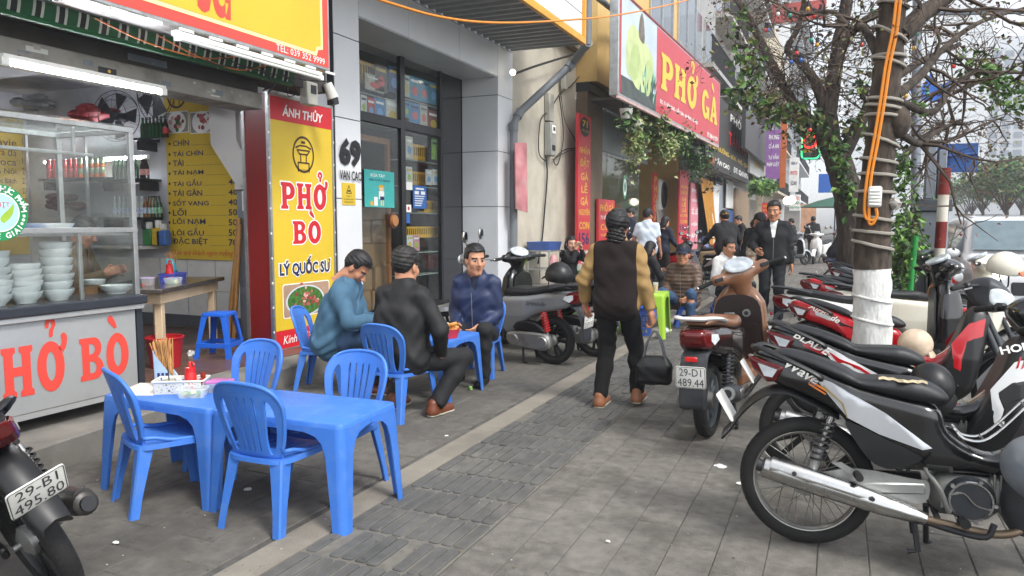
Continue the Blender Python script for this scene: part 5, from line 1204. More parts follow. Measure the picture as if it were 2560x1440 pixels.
table('plastic_table','bare blue plastic table with nothing on its top',-2.43,2.93,.03)
table('plastic_table','blue plastic table carrying the chopstick box and white sauce basket',-3.20,2.92,.0)
table('plastic_table','blue plastic table the three seated men eat at',-3.30,5.36,-.03,table_meshes(1.02,.58,.50,m_blue))
table('plastic_table','lime green plastic table with a tea glass',-2.28,9.28,.1,table_meshes(.62,.62,.55,m_green_p),group=None)
table('plastic_table','lime green plastic table half hidden behind the grey parked scooters',-3.05,9.3,.1,table_meshes(.62,.62,.50,m_green_p),group=None)
def stool_mesh(mat,H_=.42,a=.125):
 mb=MB();o=rrect(-a,-a,a,a,.035,4);mb.rings([[(x,y,H_-.03) for x,y in o],[(x,y,H_-.008) for x,y in o],[(x,y,H_) for x,y in inset(o,.012)]],mat);top=mb.mesh('seat',35,True)
 legs=[];brs=[]
 for sx in (-1,1):
  for sy2 in (-1,1):
   mb=MB();rs=[]
   for t,w_ in ((0,.07),(.08,.052),(.5,.042),(1,.046)):
    k=a-.008+.058*t;z=(H_-.025)*(1-t);th=.008
    rs.append([(sx*k,sy2*k,z),(sx*(k-w_),sy2*k,z),(sx*(k-w_),sy2*(k-th),z),(sx*(k-th),sy2*(k-th),z),(sx*(k-th),sy2*(k-w_),z),(sx*k,sy2*(k-w_),z)])
   mb.rings(rs,mat);legs.append(mb.mesh('leg',30,True))
 k=a+.03
 for i in range(4):
  mb=MB();c_=[(-k,-k),(k,-k),(k,k),(-k,k)];p0,p1=c_[i],c_[(i+1) % 4];mb.bar((*p0,.12),(*p1,.12),.012,.045,mat,bev=.003);brs.append(mb.mesh('stretcher',30,True))
 return top,legs,brs
SM=stool_mesh(pbr('plastic_blue_deep','#1f5cc0',.35,var=.05));SM2=stool_mesh(m_green_p,.30,.11);SM3=stool_mesh(pbr('plastic_blue_deep','#1f5cc0',.35),.28,.11)
def stool(label,x,y,z,rz,S):
 t=thing('plastic_stool',label,'stool',(x,y,z),rz);inst('seat',S[0],t)
 for l_ in S[1]:inst('leg',l_,t)
 for l_ in S[2]:inst('stretcher',l_,t)
stool('blue plastic stool standing empty on the brown shop floor by the grey pillar',-5.32,5.22,FLZ+.006,.35,SM)
stool('low blue stool under the man in the brown padded jacket',-1.92,10.35,0,.3,SM3);stool('low blue stool behind the green table, under the woman in black',-2.9,12.0,0,.1,SM3);stool('low blue stool under the smoking man in the white shirt',-1.6,11.6,0,.5,SM3);stool('low blue stool standing empty behind the green table by the striped-trouser man',-2.75,11.2,0,.9,SM3)
stool('small lime green stool behind the green table leg beside the grey scooters',-2.75,8.8,0,.2,SM2)
# blue bottle crate under green table
cr=thing('plastic_crate','blue slatted plastic basket under the green table','basket',(-2.33,9.3,0),.2);mb=MB()
mc_=pbr('crate_blue','#3f62b8',.5)
for sx in (-1,1):
 hs=[[(-.13+i*.045,.04+j*.065),(-.10+i*.045,.04+j*.065),(-.10+i*.045,.085+j*.065),(-.13+i*.045,.085+j*.065)] for i in range(6) for j in range(4)]
 mb.sheet([(-.16,0),(.16,0),(.16,.32),(-.16,.32)],hs,lambda u,v,s2:(u,sx*(.12+(.0 if s2 else .006)),v),.006,mc_);mb.sheet([(-.12,0),(.12,0),(.12,.32),(-.12,.32)],[h for h in hs if abs(h[0][0]) < .1 and abs(h[1][0]) < .1],lambda u,v,s2:(sx*(.16+(.0 if s2 else .006)),u,v),.006,mc_)
mb.box((-.16,-.12,0),(.16,.12,.01),mc_);mb.build('basket_wall',cr);mb=MB();mb.tube([(x,y,.32) for x,y in rrect(-.168,-.128,.168,.128,.03)],.009,6,mc_,loop=True);mb.build('rim',cr)
# ================================================================== condiments
m_stick=pbr('chopstick_wood','#b98a52',.6,var=.2,scale=20,rnd=.1)
def chopstick_box(label,loc,rz,mat,n=34,seed=1):
 t=thing('chopstick_box',label,'chopsticks',loc,rz);q=random.Random(seed);mb=MB()
 a,b=.055,.04;ho=rrect(-a,-b,a,b,.012,3);top=lambda x:.115+.09*max(0,-x/a) if True else 0
 rs=[[(x*.9,y*.9,0) for x,y in ho],[(x,y,.13+.075*(-x/a)) for x,y in ho],[(x*.94,y*.92,.128+.075*(-x/a)) for x,y in ho],[(x*.84,y*.84,.01) for x,y in ho]]
 mb.rings(rs,mat);mb.build('holder',t)
 mb=MB();f_=Frame((0,-b-.0005,0),(1,0,0),(0,0,1))
 for k in range(3):f_.rect(mb,-.03+k*.022,.03,-.016+k*.022,.085,m_navy,.0015)
 mb.build('print',t,ang=0)
 me=MB().bar((0,0,0),(0,0,.225),.0052,.0052,m_stick,bev=.001).mesh('chopstick',0)
 for k in range(n):
  x,y=q.uniform(-.035,.035),q.uniform(-.024,.024);dx,dy=q.gauss(-.10,.14),q.gauss(0,.12);d=Vector((dx,dy,1)).normalized()
  o=inst('chopstick',me,t);o.location=(x-dx*.05,y-dy*.05,.025+q.uniform(0,.03));o.rotation_euler=d.to_track_quat('Z','Y').to_euler()
 return t
tz=.511
chopstick_box('pale blue chopstick box packed with bamboo chopsticks on the empty table',(-3.43,2.96,tz),.5,pbr('plastic_skyblue','#a8c4e4',.4),40,1)
def perforated_basket(label,loc,rz,mat,L=.24,W=.12,H_=.07,seed=1):
 t=thing('sauce_basket',label,'basket',loc,rz);q=random.Random(seed);mb=MB()
 def wall(half,off,ax,sg):
  holes=[];tries=0
  while tries < 260:
   tries += 1;r=q.choice([.0035,.005,.0075,.009]);u,v=q.uniform(-half+r+.004,half-r-.004),q.uniform(r+.005,H_-r-.007)
   if all(math.hypot(u-c_[0],v-c_[1]) > r+c_[2]+.0025 for c_ in holes):holes.append((u,v,r))
  hp=[circ(u,v,r,8) for u,v,r in holes]
  def f(u,v,s2):
   o_=off+.012*v/H_-(.0 if s2 else .002)
   return (u,sg*o_,v) if ax == 0 else (sg*o_,u,v)
  mb.sheet([(-half,0),(half,0),(half,H_),(-half,H_)],hp,f,.002,mat)
 for sg in (-1,1):wall(L/2,W/2,0,sg);wall(W/2,L/2,1,sg)
 mb.box((-L/2,-W/2,0),(L/2,W/2,.003),mat);mb.build('wall',t,ang=0,fixn=False)
 mb=MB();mb.tube([(x,y,H_) for x,y in rrect(-L/2-.012,-W/2-.012,L/2+.012,W/2+.012,.01)],.005,6,mat,loop=True);mb.build('rim',t);return t
perforated_basket('white perforated plastic basket of sauces on the empty blue table',(-3.245,2.90,tz),.55,pbr('plastic_white','#dcdcd4',.4))
def squeeze_bottle(label,loc,mat,h=.16,r=.032,cat='sauce bottle'):
 t=thing('sauce_bottle',label,cat,loc);mb=MB();mb.lathe([(.001,0),(r,0),(r,h*.55),(r*.82,h*.62),(r*.82,h*.66)],18,mat);mb.build('bottle_body',t)
 mb=MB();mb.lathe([(r*.86,h*.66),(r*.86,h*.78),(r*.3,h*.82),(r*.26,h*.97),(r*.12,h)],16,mat);mb.build('cap',t);mb=MB();mb.tube(spline([(r*.6,0,h*.8),(r*.95,0,h*.9),(r*.4,0,h*.98)],4),.005,6,mat);mb.build('tether',t);return t
m_sr=pbr('plastic_red','#c81f20',.35,var=.05)
squeeze_bottle('red squeeze bottle standing in the white perforated basket',(-3.215,2.935,tz+.004),m_sr);
mb=MB();mb.lathe([(.001,0),(.02,0),(.02,.06),(.012,.065),(.014,.07),(.014,.095),(.001,.097)],14,pbr('jar_chili','#8a2a1c',.25));tag(mb.build('sauce_jar',loc=(-3.165,2.975,tz+.004)),'small red-capped chili jar beside the red squeeze bottle','jar')
mb=MB();mb.lathe([(.001,0),(.03,0),(.034,.065),(.032,.065),(.028,.01),(.001,.01)],16,pbr('jar_clear','#b8b8a8',.1,alpha=.6));mb.lathe([(.001,.012),(.029,.012),(.03,.035),(.001,.035)],14,pbr('garlic_vinegar','#c4b478',.3));mb.tube([(.0,0,.03),(-.02,.01,.13)],.003,6,m_dark);tag(mb.build('sauce_jar',loc=(-3.30,2.87,tz+.004)),'glass jar of pickled garlic with a spoon in the white basket','jar')
def tub(label,loc,rz,lidcol,fill,s=(.075,.05,.045),lid_open=False):
 t=thing('plastic_tub',label,'tub',loc,rz);m_c=pbr('plastic_clear','#dfe6e8',.08,trans=0,alpha=.35,var=0);mb=MB()
 o=lambda k:rrect(-s[0]*k,-s[1]*k,s[0]*k,s[1]*k,.015,3);mb.rings([[(x,y,0) for x,y in o(.85)],[(x,y,s[2]) for x,y in o(1)]],m_c,cap1=False);mb.build('tub_body',t)
 mb=MB();mb.tube([(x,y,s[2]) for x,y in o(1)],.003,6,m_c,loop=True);mb.build('rim',t)
 if lidcol:mb=MB();mb.rings([[(x,y,s[2]+.002) for x,y in o(1.03)],[(x,y,s[2]+.010) for x,y in o(1.03)],[(x,y,s[2]+.012) for x,y in o(.95)]],lidcol);mb.build('lid',t)
 q=random.Random(3)
 for k in range(7):
  mb=MB();rr_=.019
  if fill == 'lime':
   pts=[(0,0,0)]+[(rr_*math.cos(a),0,rr_*math.sin(a)) for a in [PI*i/8 for i in range(9)]];m1=pbr('lime_flesh','#c9cf86',.4);m2=pbr('lime_peel','#5d8a2c',.5)
   mb.add([(x,-.008,z) for x,_,z in pts],[tuple(range(10))],m1);mb.add([(x,.008,z) for x,_,z in pts],[tuple(range(9,-1,-1))],m1)
   mb.add([(x,-.008,z) for x,_,z in pts[1:]]+[(x,.008,z) for x,_,z in pts[1:]],[(i,i+1,10+i,9+i) for i in range(8)],m2)
  else:mb.ball((0,0,.008),(.02,.008,.007),8,pbr('chili_red','#c8402a',.3),5)
  o_=mb.build('lime_wedge' if fill == 'lime' else 'chili_slice',t,loc=(q.uniform(-.045,.045),q.uniform(-.025,.025),.003+q.random()*.012));o_.rotation_euler=(q.gauss(0,.3),q.gauss(0,.3),q.random()*6)
 return t
tub('open clear tub of lime wedges in front of the white basket',(-3.10,2.84,tz),.5,None,'lime');tub('clear tub of red chili with a pink lid on the empty table',(-3.06,2.99,tz),.3,pbr('lid_pink','#d07ac0',.35,alpha=.8),'chili',(.06,.055,.05))
mb=MB();mb.box((-.11,-.15,0),(.11,.15,.004),pbr('paper_note','#d8cfc8',.8,var=.05));o=mb.build('paper_sheet',loc=(-3.47,2.86,tz),ang=0);o.rotation_euler=(0,0,.4);tag(o,'pale folded paper lying under the chopstick box','paper')
# on the men's table
tz2=.501
chopstick_box('turquoise chopstick box full of brown chopsticks on the men\'s table',(-3.62,5.52,tz2),.4,pbr('plastic_turq','#58b8c0',.4),30,5)
for (x,y,lab) in ((-3.36,5.30,'white soup bowl in front of the man in the teal jacket'),(-3.10,5.48,'white soup bowl on the men\'s table beside the red basket')):tag(inst('bowl',bowlmesh(.09,.075),loc=(x,y,tz2)),lab,'bowl')
mb=MB();mb.lathe([(.001,0),(.075,0),(.095,.07),(.098,.075),(.09,.07),(.07,.006),(.001,.006)],20,pbr('basket_pink','#d8405a',.4,alpha=.9));o1=tag(mb.build('fritter_basket',loc=(-2.88,5.24,tz2)),'pink-red plastic basket of fried dough sticks on the men\'s table','basket')
q=random.Random(77);m_fry=pbr('fried_dough','#c8893c',.6,var=.3,scale=40)
for k in range(7):
 mb=MB();a=q.uniform(0,6);mb.tube(spline([(-.07,0,0),(-.02,.006,.006),(.03,-.004,.004),(.07,.004,0)],4),.016,8,m_fry);o=mb.build('dough_stick',loc=(-2.88+q.gauss(0,.012),5.24+q.gauss(0,.012),tz2+.03+k*.011));o.rotation_euler=(q.gauss(0,.15),q.gauss(0,.2),a);tag(o,'golden fried dough stick heaped in the pink-red basket','dough stick','fried dough sticks')
# green table : tea glass, cup
gt=thing('tea_glass','small glass of amber tea on the lime green table','glass',(-2.12,9.33,.551));mb=MB();mb.lathe([(.028,.0),(.035,.13),(.033,.13),(.026,.006),(.001,.006)],16,pbr('glass_cup','#e2e6e4',.05,alpha=.3,var=0));mb.build('glass_wall',gt);mb=MB();mb.lathe([(.001,.007),(.027,.007),(.031,.10),(.001,.10)],14,pbr('tea_amber','#c08028',.1,var=0));mb.build('tea',gt)
mb=MB();mb.lathe([(.001,0),(.035,0),(.045,.13),(.047,.135),(.001,.132)],16,pbr('cup_orange','#d86a3a',.5,var=.5,scale=30));tag(mb.build('paper_cup',loc=(-2.5,9.15,.551)),'orange and white paper cup at the edge of the lime green table','cup')
# ================================================================== inside: granite table with its things
A_=Vector((-5.22,4.50,0));B_=Vector((-5.88,5.86,0));dl=(B_-A_);LT=dl.length;rz=math.atan2(dl.y,dl.x)
gt=thing('granite_table','dark granite table with beige wooden legs inside the noodle shop','table',(A_.x,A_.y,FLZ+.006),rz)
m_gran=pbr('granite','#47423e',.15,var=.5,scale=90,bump=0);m_bei=pbr('wood_beige','#c9b392',.55,var=.1,scale=5)
mb=MB();mb.box((0,0,.655),(LT,.75,.695),m_gran,.004);mb.build('tabletop',gt)
for (x,y) in ((.12,.06),(LT-.16,.06),(.12,.62),(LT-.16,.62)):mb=MB();mb.box((x,y,0),(x+.065,y+.065,.56),m_bei,.004);mb.build('leg',gt)
mb=MB();mb.box((.08,.05,.561),(LT-.06,.07,.654),m_bei);mb.box((.08,.07,.561),(.1,.7,.654),m_bei);mb.box((LT-.08,.07,.561),(LT-.06,.7,.654),m_bei);mb.build('apron',gt)
def ont(a,b):p=Matrix.Rotation(rz,4,'Z') @ Vector((a,b,0));return (A_.x+p.x,A_.y+p.y,FLZ+.006+.6955)
perforated_basket('violet-blue perforated sauce basket on the granite table',ont(.95,.3),rz,pbr('plastic_violet','#4a58b8',.4),.26,.14,.07,3)
squeeze_bottle('red squeeze bottle in the violet-blue basket on the granite table',tuple(Vector(ont(.88,.3))+Vector((0,0,.004))),m_sr,.2,.036)
chopstick_box('aqua chopstick box on the granite table below the menu board',ont(1.18,.4),rz,pbr('plastic_aqua','#5ac0cc',.4),26,8)
tub('clear tub of lime pieces on the granite table',ont(.62,.16),rz,None,'lime',(.08,.06,.05));tub('clear lidded tub beside the lime tub on the granite table',ont(.42,.3),rz,pbr('lid_lilac','#b8a0c0',.4),'chili',(.05,.05,.06))
tag(inst('bowl',bowlmesh(.09,.075),loc=ont(.02+.1,.62)),'noodle bowl in front of the man eating behind the cart glass','bowl')
# bamboo poles, red waste basket, bottles on floor shelf
for (x0,y0,x1,y1,lab) in ((572,770,598,545,'leaning thick bamboo pole against the grey pillar'),(590,860,600,560,'second thinner bamboo pole leaning at the grey pillar'),):
 a=VY(x0,y0,5.95);b=VY(x1,y1,6.06);a=Vector((a.x+.02,5.9,FLZ+.01));mb=MB();n=9;pts=[a.lerp(b,i/n) for i in range(n+1)]
 rad=[.022+(.004 if i % 2 else 0) for i in range(n+1)];mb.tube(pts,rad,10,pbr('bamboo','#a87838',.4,var=.2,scale=8));tag(mb.build('bamboo_pole'),lab,'pole')
p_=VX(375,815,-6.0);wb=thing('waste_basket','red slotted waste basket under the granite table','basket',(-5.35,4.62,FLZ+.006));mb=MB();hs=[[(-.9+i*.2,.05+j*.07),(-.8+i*.2,.05+j*.07),(-.8+i*.2,.09+j*.07),(-.9+i*.2,.09+j*.07)] for i in range(31) for j in range(3)]
mb.lathe([(.001,0),(.12,0),(.15,.25),(.155,.26),(.147,.255),(.118,.006),(.001,.006)],24,pbr('plastic_crimson','#a81c24',.4));mb.build('basket_body',wb);mb=MB();mb.tube([(.155*math.cos(a),.155*math.sin(a),.262) for a in [2*PI*i/24 for i in range(24)]],.008,6,pbr('plastic_crimson','#a81c24',.4),loop=True);mb.build('rim',wb)
for k,(px,c_,h_,lab) in enumerate(((375,'#2f7a3a',.28,'green carton on the low shelf under the bottles'),(398,'#c8a820',.30,'yellow detergent pack on the low shelf under the bottles'),(410,'#3f6ab0',.26,'blue spray bottle on the low shelf beside the menu board'))):
 p_=VY(px,610,6.4);mb=MB();s_=.07;mb.box((-s_,-.05,0),(s_,.05,h_*.7),pbr('pack_'+c_[1:],c_,.4,var=.3,scale=15),.012);mb.box((-s_*.4,-.03,h_*.7),(s_*.4,.03,h_),pbr('pack_cap','#d8d8d4',.4),.008);tag(mb.build('detergent_pack',loc=(p_.x,6.4,1.165)),lab,'pack')
mb=MB();xa=VY(330,612,6.4).x;mb.box((xa-1.0,6.25,1.12),(-7.55,6.58,1.16),m_wallw,.004);tag(mb.build('low_shelf'),'white low shelf under the bottle shelves at the side wall','shelf')
# ================================================================== motorbikes
m_rub=pbr('rubber','#141414',.8,var=.15,scale=20,dirt=.35,dirtcol='#35322d',dscale=12)
m_pblack=pbr('plastic_black','#0e0f11',.42,var=.08,dirt=.12,dirtcol='#3a3834',dscale=6)
m_pgrey=pbr('plastic_grey','#2b2f34',.5,var=.08,dirt=.2,dirtcol='#6a6660',dscale=5)
m_gloss=pbr('paint_black','#08090b',.2,coat=.6,var=.05,dirt=.12,dirtcol='#4a4640',dscale=5)
m_seat=pbr('vinyl_black','#17191c',.5,var=.08,bump=.1,bscale=300)
m_chrome=pbr('chrome','#b9b9b7',.2,1,var=.1,dirt=.5,dirtcol='#57524a',dscale=6)
m_cast=pbr('cast_alu','#9a9b99',.45,.8,var=.12,dirt=.4,dirtcol='#4a4640',dscale=7)
m_rim=pbr('rim_steel','#9d9c98',.35,.9,var=.1,dirt=.3)
m_silver=pbr('paint_silver','#b9bcc0',.3,.5,coat=.4,var=.05,dirt=.15)
m_pwhite=pbr('paint_white','#d8d8d4',.25,coat=.5,var=.03)
m_pred=pbr('paint_red','#b0101c',.22,coat=.6,var=.05)
m_lens=pbr('lens_clear','#cfd6da',.08,var=.15,scale=30,coat=.5);m_lred=pbr('lens_red','#5c070a',.12,coat=.5,var=.2,scale=30);m_lora=pbr('lens_orange','#c05a18',.15,coat=.4)
m_plate=pbr('plate_white','#dcdcd6',.5,var=.06,dirt=.2,dirtcol='#a09a8c',dscale=9)
def ring_y(prof,n,mat,mb,c=(0,0)):
 """surface of revolution about the y axis; prof (r,y) closed loop"""
 rs=[[(c[0]+r*math.cos(2*PI*k/n),y,c[1]+r*math.sin(2*PI*k/n)) for r,y in prof] for k in range(n)]
 mb.rings(rs,mat,True,loop=True)
_WH={}
def wheel_meshes(Rw,tw,kind):
 k_=(Rw,tw,kind)
 if k_ in _WH:return _WH[k_]
 mb=MB();n=48;prof=[]
 rc=Rw-tw
 for i in range(14):
  a=2*PI*i/14;prof.append((rc+tw*math.cos(a)*(1 if math.cos(a) > 0 else .75),tw*.95*math.sin(a)))
 ring_y(prof,n,m_rub,mb)
 for k in range(56):          # tread blocks
  a=2*PI*k/56
  for sg in (-1,1):
   M=Matrix.Rotation(-a,4,'Y');mb.T=M
   mb.add([(Rw+.0015-.002,sg*.004,-.008),(Rw+.0015-.002,sg*.004,.004),(Rw-.012,sg*tw*.72,.012),(Rw-.012,sg*tw*.72,.0),(Rw-.006,sg*.004,-.008),(Rw-.006,sg*.004,.004),(Rw-.02,sg*tw*.66,.012),(Rw-.02,sg*tw*.66,0)],[(0,1,2,3),(4,5,1,0),(1,5,6,2),(2,6,7,3),(3,7,4,0)],m_rub)
 mb.T=None;tyre=mb.mesh('tyre',40,True)
 mb=MB();r0=rc-tw*.55;mr=m_rim if kind == 'spoke' else kind
 ring_y([(r0+.012,tw*.7),(r0-.004,tw*.62),(r0-.012,tw*.3),(r0-.012,-tw*.3),(r0-.004,-tw*.62),(r0+.012,-tw*.7),(r0+.016,0)],n,mr,mb);rim=mb.mesh('rim',40,True)
 mb=MB();hub=[(.001,-.05),(.03,-.05),(.06,-.042),(.062,.03),(.03,.05),(.001,.05)]
 rs=[[(r*math.cos(2*PI*k/20),y,r*math.sin(2*PI*k/20)) for r,y in hub] for k in range(20)];mb.rings(rs,m_cast,False,loop=True)
 mb.cyl((0,-.075,0),(0,.075,0),.012,n=10,mat=m_cast);hubm=mb.mesh('hub',40,True)
 mb=MB()
 if kind == 'spoke':
  for k in range(36):
   a=2*PI*k/36;sg=1 if k % 2 else -1;tw_=.5*(1 if (k // 2) % 2 else -1);b=a+tw_
   mb.tube([(.055*math.cos(b),sg*.03,.055*math.sin(b)),((r0-.008)*math.cos(a),sg*.004,(r0-.008)*math.sin(a))],.0017,4,m_rim)
 else:
  for k in range(5):
   a=2*PI*k/5
   for da in (-.16,.16):
    p0=Vector((.05*math.cos(a+da),0,.05*math.sin(a+da)));p1=Vector(((r0-.004)*math.cos(a+da*1.3),0,(r0-.004)*math.sin(a+da*1.3)))
    mb.bar(p0,p1,.03,.02,kind,up=(0,1,0),bev=.004)
 sp_=mb.mesh('spokes',40,True)
 _WH[k_]=(tyre,rim,hubm,sp_);return _WH[k_]
def wheel(parent,x,Rw,tw,kind,name='wheel',steer=0.):
 mb=MB();w_=bpy.data.objects.new(name,None);COL.objects.link(w_);w_.parent=parent;w_.location=(x,0,Rw);w_.rotation_euler=(0,random.uniform(0,6),0);w_.empty_display_size=.05
 for nm,me in zip(('tyre','rim','hub','spokes'),wheel_meshes(Rw,tw,kind)):inst(nm,me,w_)
 return w_
def spring(mb,a,b,r,turns,wire,mat,n=9):
 a=Vector(a);b=Vector(b);d=(b-a);L=d.length;d.normalize();u_=d.orthogonal().normalized();v_=d.cross(u_);N=turns*n
 mb.tube([a+d*(L*i/N)+(u_*math.cos(2*PI*i/n)+v_*math.sin(2*PI*i/n))*r for i in range(N+1)],wire,5,mat)
def plate(parent,loc,rx,l1,l2,tilt=0.,m1=None,size=(.19,.14)):
 """number plate facing -x (rear)"""
 t=bpy.data.objects.new('number_plate',None);COL.objects.link(t);t.parent=parent;t.location=loc;t.rotation_euler=(tilt,rx,0);t.empty_display_size=.05
 f_=Frame((0,0,0),(0,-1,0),(0,0,1));w_,h_=size[0]/2,size[1]/2
 mb=MB();o=rrect(-w_,-h_,w_,h_,.014,3);mb.rings([[f_.p(a,b,-.003) for a,b in o],[f_.p(a,b,.001) for a,b in o],[f_.p(a,b,.002) for a,b in inset(o,.003)]],m_plate);mb.build('plate_sheet',t)
 mb=MB();mt=pbr('plate_ink','#3a3c40',.5,var=0);i2=inset(o,.004);mb.sheet(inset(o,.003),[inset(o,.006)],lambda a,b,s2:f_.p(a,b,.0028),0,mt)
 f_.text(mb,l1,(-w_*.72,h_*.12,w_*.72,h_*.82),mt,.003,.0);f_.text(mb,l2,(-w_*.86,-h_*.82,w_*.86,-h_*.10),mt,.003,.0);mb.build('plate_number',t,ang=0);return t
def bars(mb,P,mat,r=.011):mb.tube(spline(P,5),r,8,mat)
m_pipe2=pbr('exhaust_black','#3a3836',.4,.5,var=.2)
def underbone(label,loc,rz,cols,txt=None,lean=0.,plate_txt=('29-H1','482.16'),steer=0.,detail=1,kind='spoke',helmet=None,torn=False,mirrors=True,rack=False,sidetxt=None,exh=None):
 """step-through motorbike; local +x forward, rear axle at x=0"""
 body,panel,seatm,shield,accent,cowl=cols
 t=thing('motorbike',label,'motorbike',loc,rz);t.rotation_euler=(-lean,0,rz)
 h=.009 if detail else .014
 def wf(x,z):return np.interp(x,[-.26,-.1,.15,.45,.62,.8,1.0],[.045,.085,.118,.115,.075,.07,.09])-.10*np.maximum(0,z-.74)-.06*np.maximum(0,.48-z)
 wheel(t,0,.283,.040,kind);fw_=wheel(t,1.225,.28,.036,kind,'front_wheel')
 main=spline([(-.245,.832),(-.16,.852),(.02,.80),(.2,.735),(.42,.69),(.50,.66),(.53,.58),(.60,.52),(.70,.49),(.80,.56),(.86,.66),(.92,.64),(.90,.50),(.80,.40),(.66,.40),(.48,.405),(.33,.398),(.24,.43),(.165,.56),(.10,.625),(-.02,.675),(-.15,.715),(-.20,.77)],3,True)
 mb=MB();moulded(mb,main,wf,body,h,.03);bd_=mb.build('body_shell',t,ang=60,fixn=False)
 for sd in (-1,1):mb=MB();decal(mb,[(.02,.765),(.09,.745),(.30,.635),(.475,.508),(.44,.498),(.28,.545),(.16,.60),(.08,.69)],wf,panel,.004,.03,(sd,));mb.build('side_panel',bd_,ang=60)
 mb=MB()
 if accent:
  decal(mb,[(-.07,.78),(.03,.745),(.075,.712),(.03,.715),(-.06,.75)],wf,accent[0],.005);decal(mb,[(.06,.74),(.12,.70),(.22,.665),(.46,.512),(.45,.508),(.22,.648),(.11,.68)],wf,accent[1],.0055)
 if txt:
  decal_text(mb,txt[0],(-.115,.80),.06,-.47,wf,m_white,(-1,1),.02,.006,.3,1.1)
 if sidetxt:decal_text(mb,sidetxt,(.49,.63),.035,-.55,wf,m_white,(-1,),.03,.006,.0,1.2)
 if mb.n:mb.build('side_graphics',bd_,ang=0)
 # dark lower side cover
 for sd in (-1,1):mb=MB();decal(mb,spline([(.15,.575),(.19,.578),(.30,.53),(.40,.49),(.44,.46),(.36,.415),(.31,.405),(.24,.44)],3,True),wf,m_pblack,.007,.03,(sd,));mb.build('tool_cover',bd_,ang=60)
 # seat
 def ws(x,z):return np.interp(x,[-.2,0,.2,.4,.54],[.075,.105,.125,.12,.085])-.9*np.maximum(0,z-.775) ** 1.3
 mb=MB();moulded(mb,spline([(-.175,.842),(-.10,.868),(.02,.842),(.14,.80),(.20,.768),(.30,.770),(.42,.772),(.505,.74),(.535,.705),(.50,.682),(.42,.688),(.2,.728),(.02,.79),(-.13,.828)],3,True),ws,seatm,h,.028);st_=mb.build('seat',t,ang=60,fixn=False)
 if torn:
  mb=MB();q=random.Random(3);pts=[(.27+i*.018,-.085+.02*math.sin(i*.9),.778-.0005*i+(.004 if i % 2 else 0)) for i in range(11)];P2=[(x,y-.016-.008*(k % 3),z-.008) for k,(x,y,z) in enumerate(pts)]
  mb.add(pts+P2,[(i,i+1,12+i,11+i) for i in range(10)],pbr('foam_tear','#b3a484',.9,var=.3,scale=60));mb.build('foam_tear',st_)
 mb=MB()
 for sg in (-1,1):mb.tube(spline([(-.235,sg*.03,.862),(-.20,sg*.085,.868),(-.10,sg*.118,.832),(.0,sg*.128,.79),(.045,sg*.125,.765),(.04,sg*.10,.755)],5),.0115,8,m_pblack,flat=1.5)
 mb.tube([(-.235,-.03,.862),(-.245,0,.866),(-.235,.03,.862)],.0115,8,m_pblack);mb.build('grab_rail',t,ang=60)
 # tail lamp
 def wl_(x,z):return np.interp(x,[-.27,-.12],[.05,.095])+0*z
 mb=MB();moulded(mb,[(-.268,.83),(-.10,.79),(-.135,.722),(-.175,.715),(-.235,.765)],wl_,m_lred,.007,.015);tl_=mb.build('tail_lamp',t,ang=60,fixn=False)
 mb=MB();decal(mb,[(-.215,.80),(-.13,.778),(-.15,.742),(-.185,.745)],wl_,m_lens,.003);mb.build('indicator_lens',tl_,ang=0)
 # rear fender and plate
 mb=MB();prof=spline([(.12,.60),(.02,.65),(-.10,.69),(-.20,.66),(-.28,.58),(-.33,.50),(-.365,.455)],4);rs=[]
 for i,(x,z) in enumerate(prof):
  k=i/len(prof);wd=.075-.025*k;rs.append([(x,-wd,z-.02),(x,-wd*.8,z+.004),(x,0,z+.016),(x,wd*.8,z+.004),(x,wd,z-.02),(x+.006,wd-.008,z-.022),(x+.008,0,z+.004),(x+.006,-wd+.008,z-.022)])
 mb.rings(rs,m_pblack);mb.build('rear_fender',t,ang=50)
 plate(t,(-.352,0,.585),-.55,*plate_txt)
 for sg in (-1,1):
  mb=MB();mb.cyl((.02,sg*.125,.335),(.055,sg*.125,.46),.020,n=10,mat=m_cast);mb.cyl((.05,sg*.125,.44),(.095,sg*.118,.60),.013,n=8,mat=m_chrome);spring(mb,(.042,sg*.125,.40),(.088,sg*.12,.575),.027,7,.0055,m_pblack);mb.build('rear_shock',t,ang=60)
 mb=MB()
 for sg in (-1,1):mb.bar((0,sg*.10,.283),(.46,sg*.09,.335),.025,.05,m_pblack if sg > 0 else m_cast,bev=.008)
 mb.prism(spline([(.02,.33),(.2,.385),(.40,.37),(.47,.36),(.44,.27),(.2,.30),(.03,.295)],3,True),-.098,-.088,m_cast,'y');mb.prism([(.10,.405),(.14,.41),(.235,.36),(.215,.345)],-.125,-.115,m_cast,'y');mb.build('swing_arm',t,ang=40)
 # engine
 mb=MB();mb.cbox((.60,0,.315),(.24,.17,.17),m_cast,.035);mb.cbox((.74,0,.345),(.13,.13,.12),m_cast,.02)
 for k in range(5):mb.cbox((.70+k*.022,0,.345),(.008,.16,.15),m_cast,.003)
 mb.cyl((.615,-.085,.315),(.615,-.125,.315),.092,.082,28,m_pgrey);mb.tube([(.615+.075*math.cos(a),-.127,.315+.075*math.sin(a)) for a in [2*PI*i/28 for i in range(28)]],.006,6,m_chrome,loop=True);mb.tube(spline([(.545,-.128,.335),(.59,-.13,.345),(.63,-.13,.305),(.685,-.128,.29)],4),.006,6,m_chrome)
 for k in range(5):a=1.2+k*1.25;mb.cyl((.615+.085*math.cos(a),-.11,.315+.085*math.sin(a)),(.615+.085*math.cos(a),-.132,.315+.085*math.sin(a)),.008,n=8,mat=m_cast)
 mb.cyl((.60,.085,.30),(.60,.12,.30),.075,.065,20,m_cast);mb.build('engine',t,ang=40)
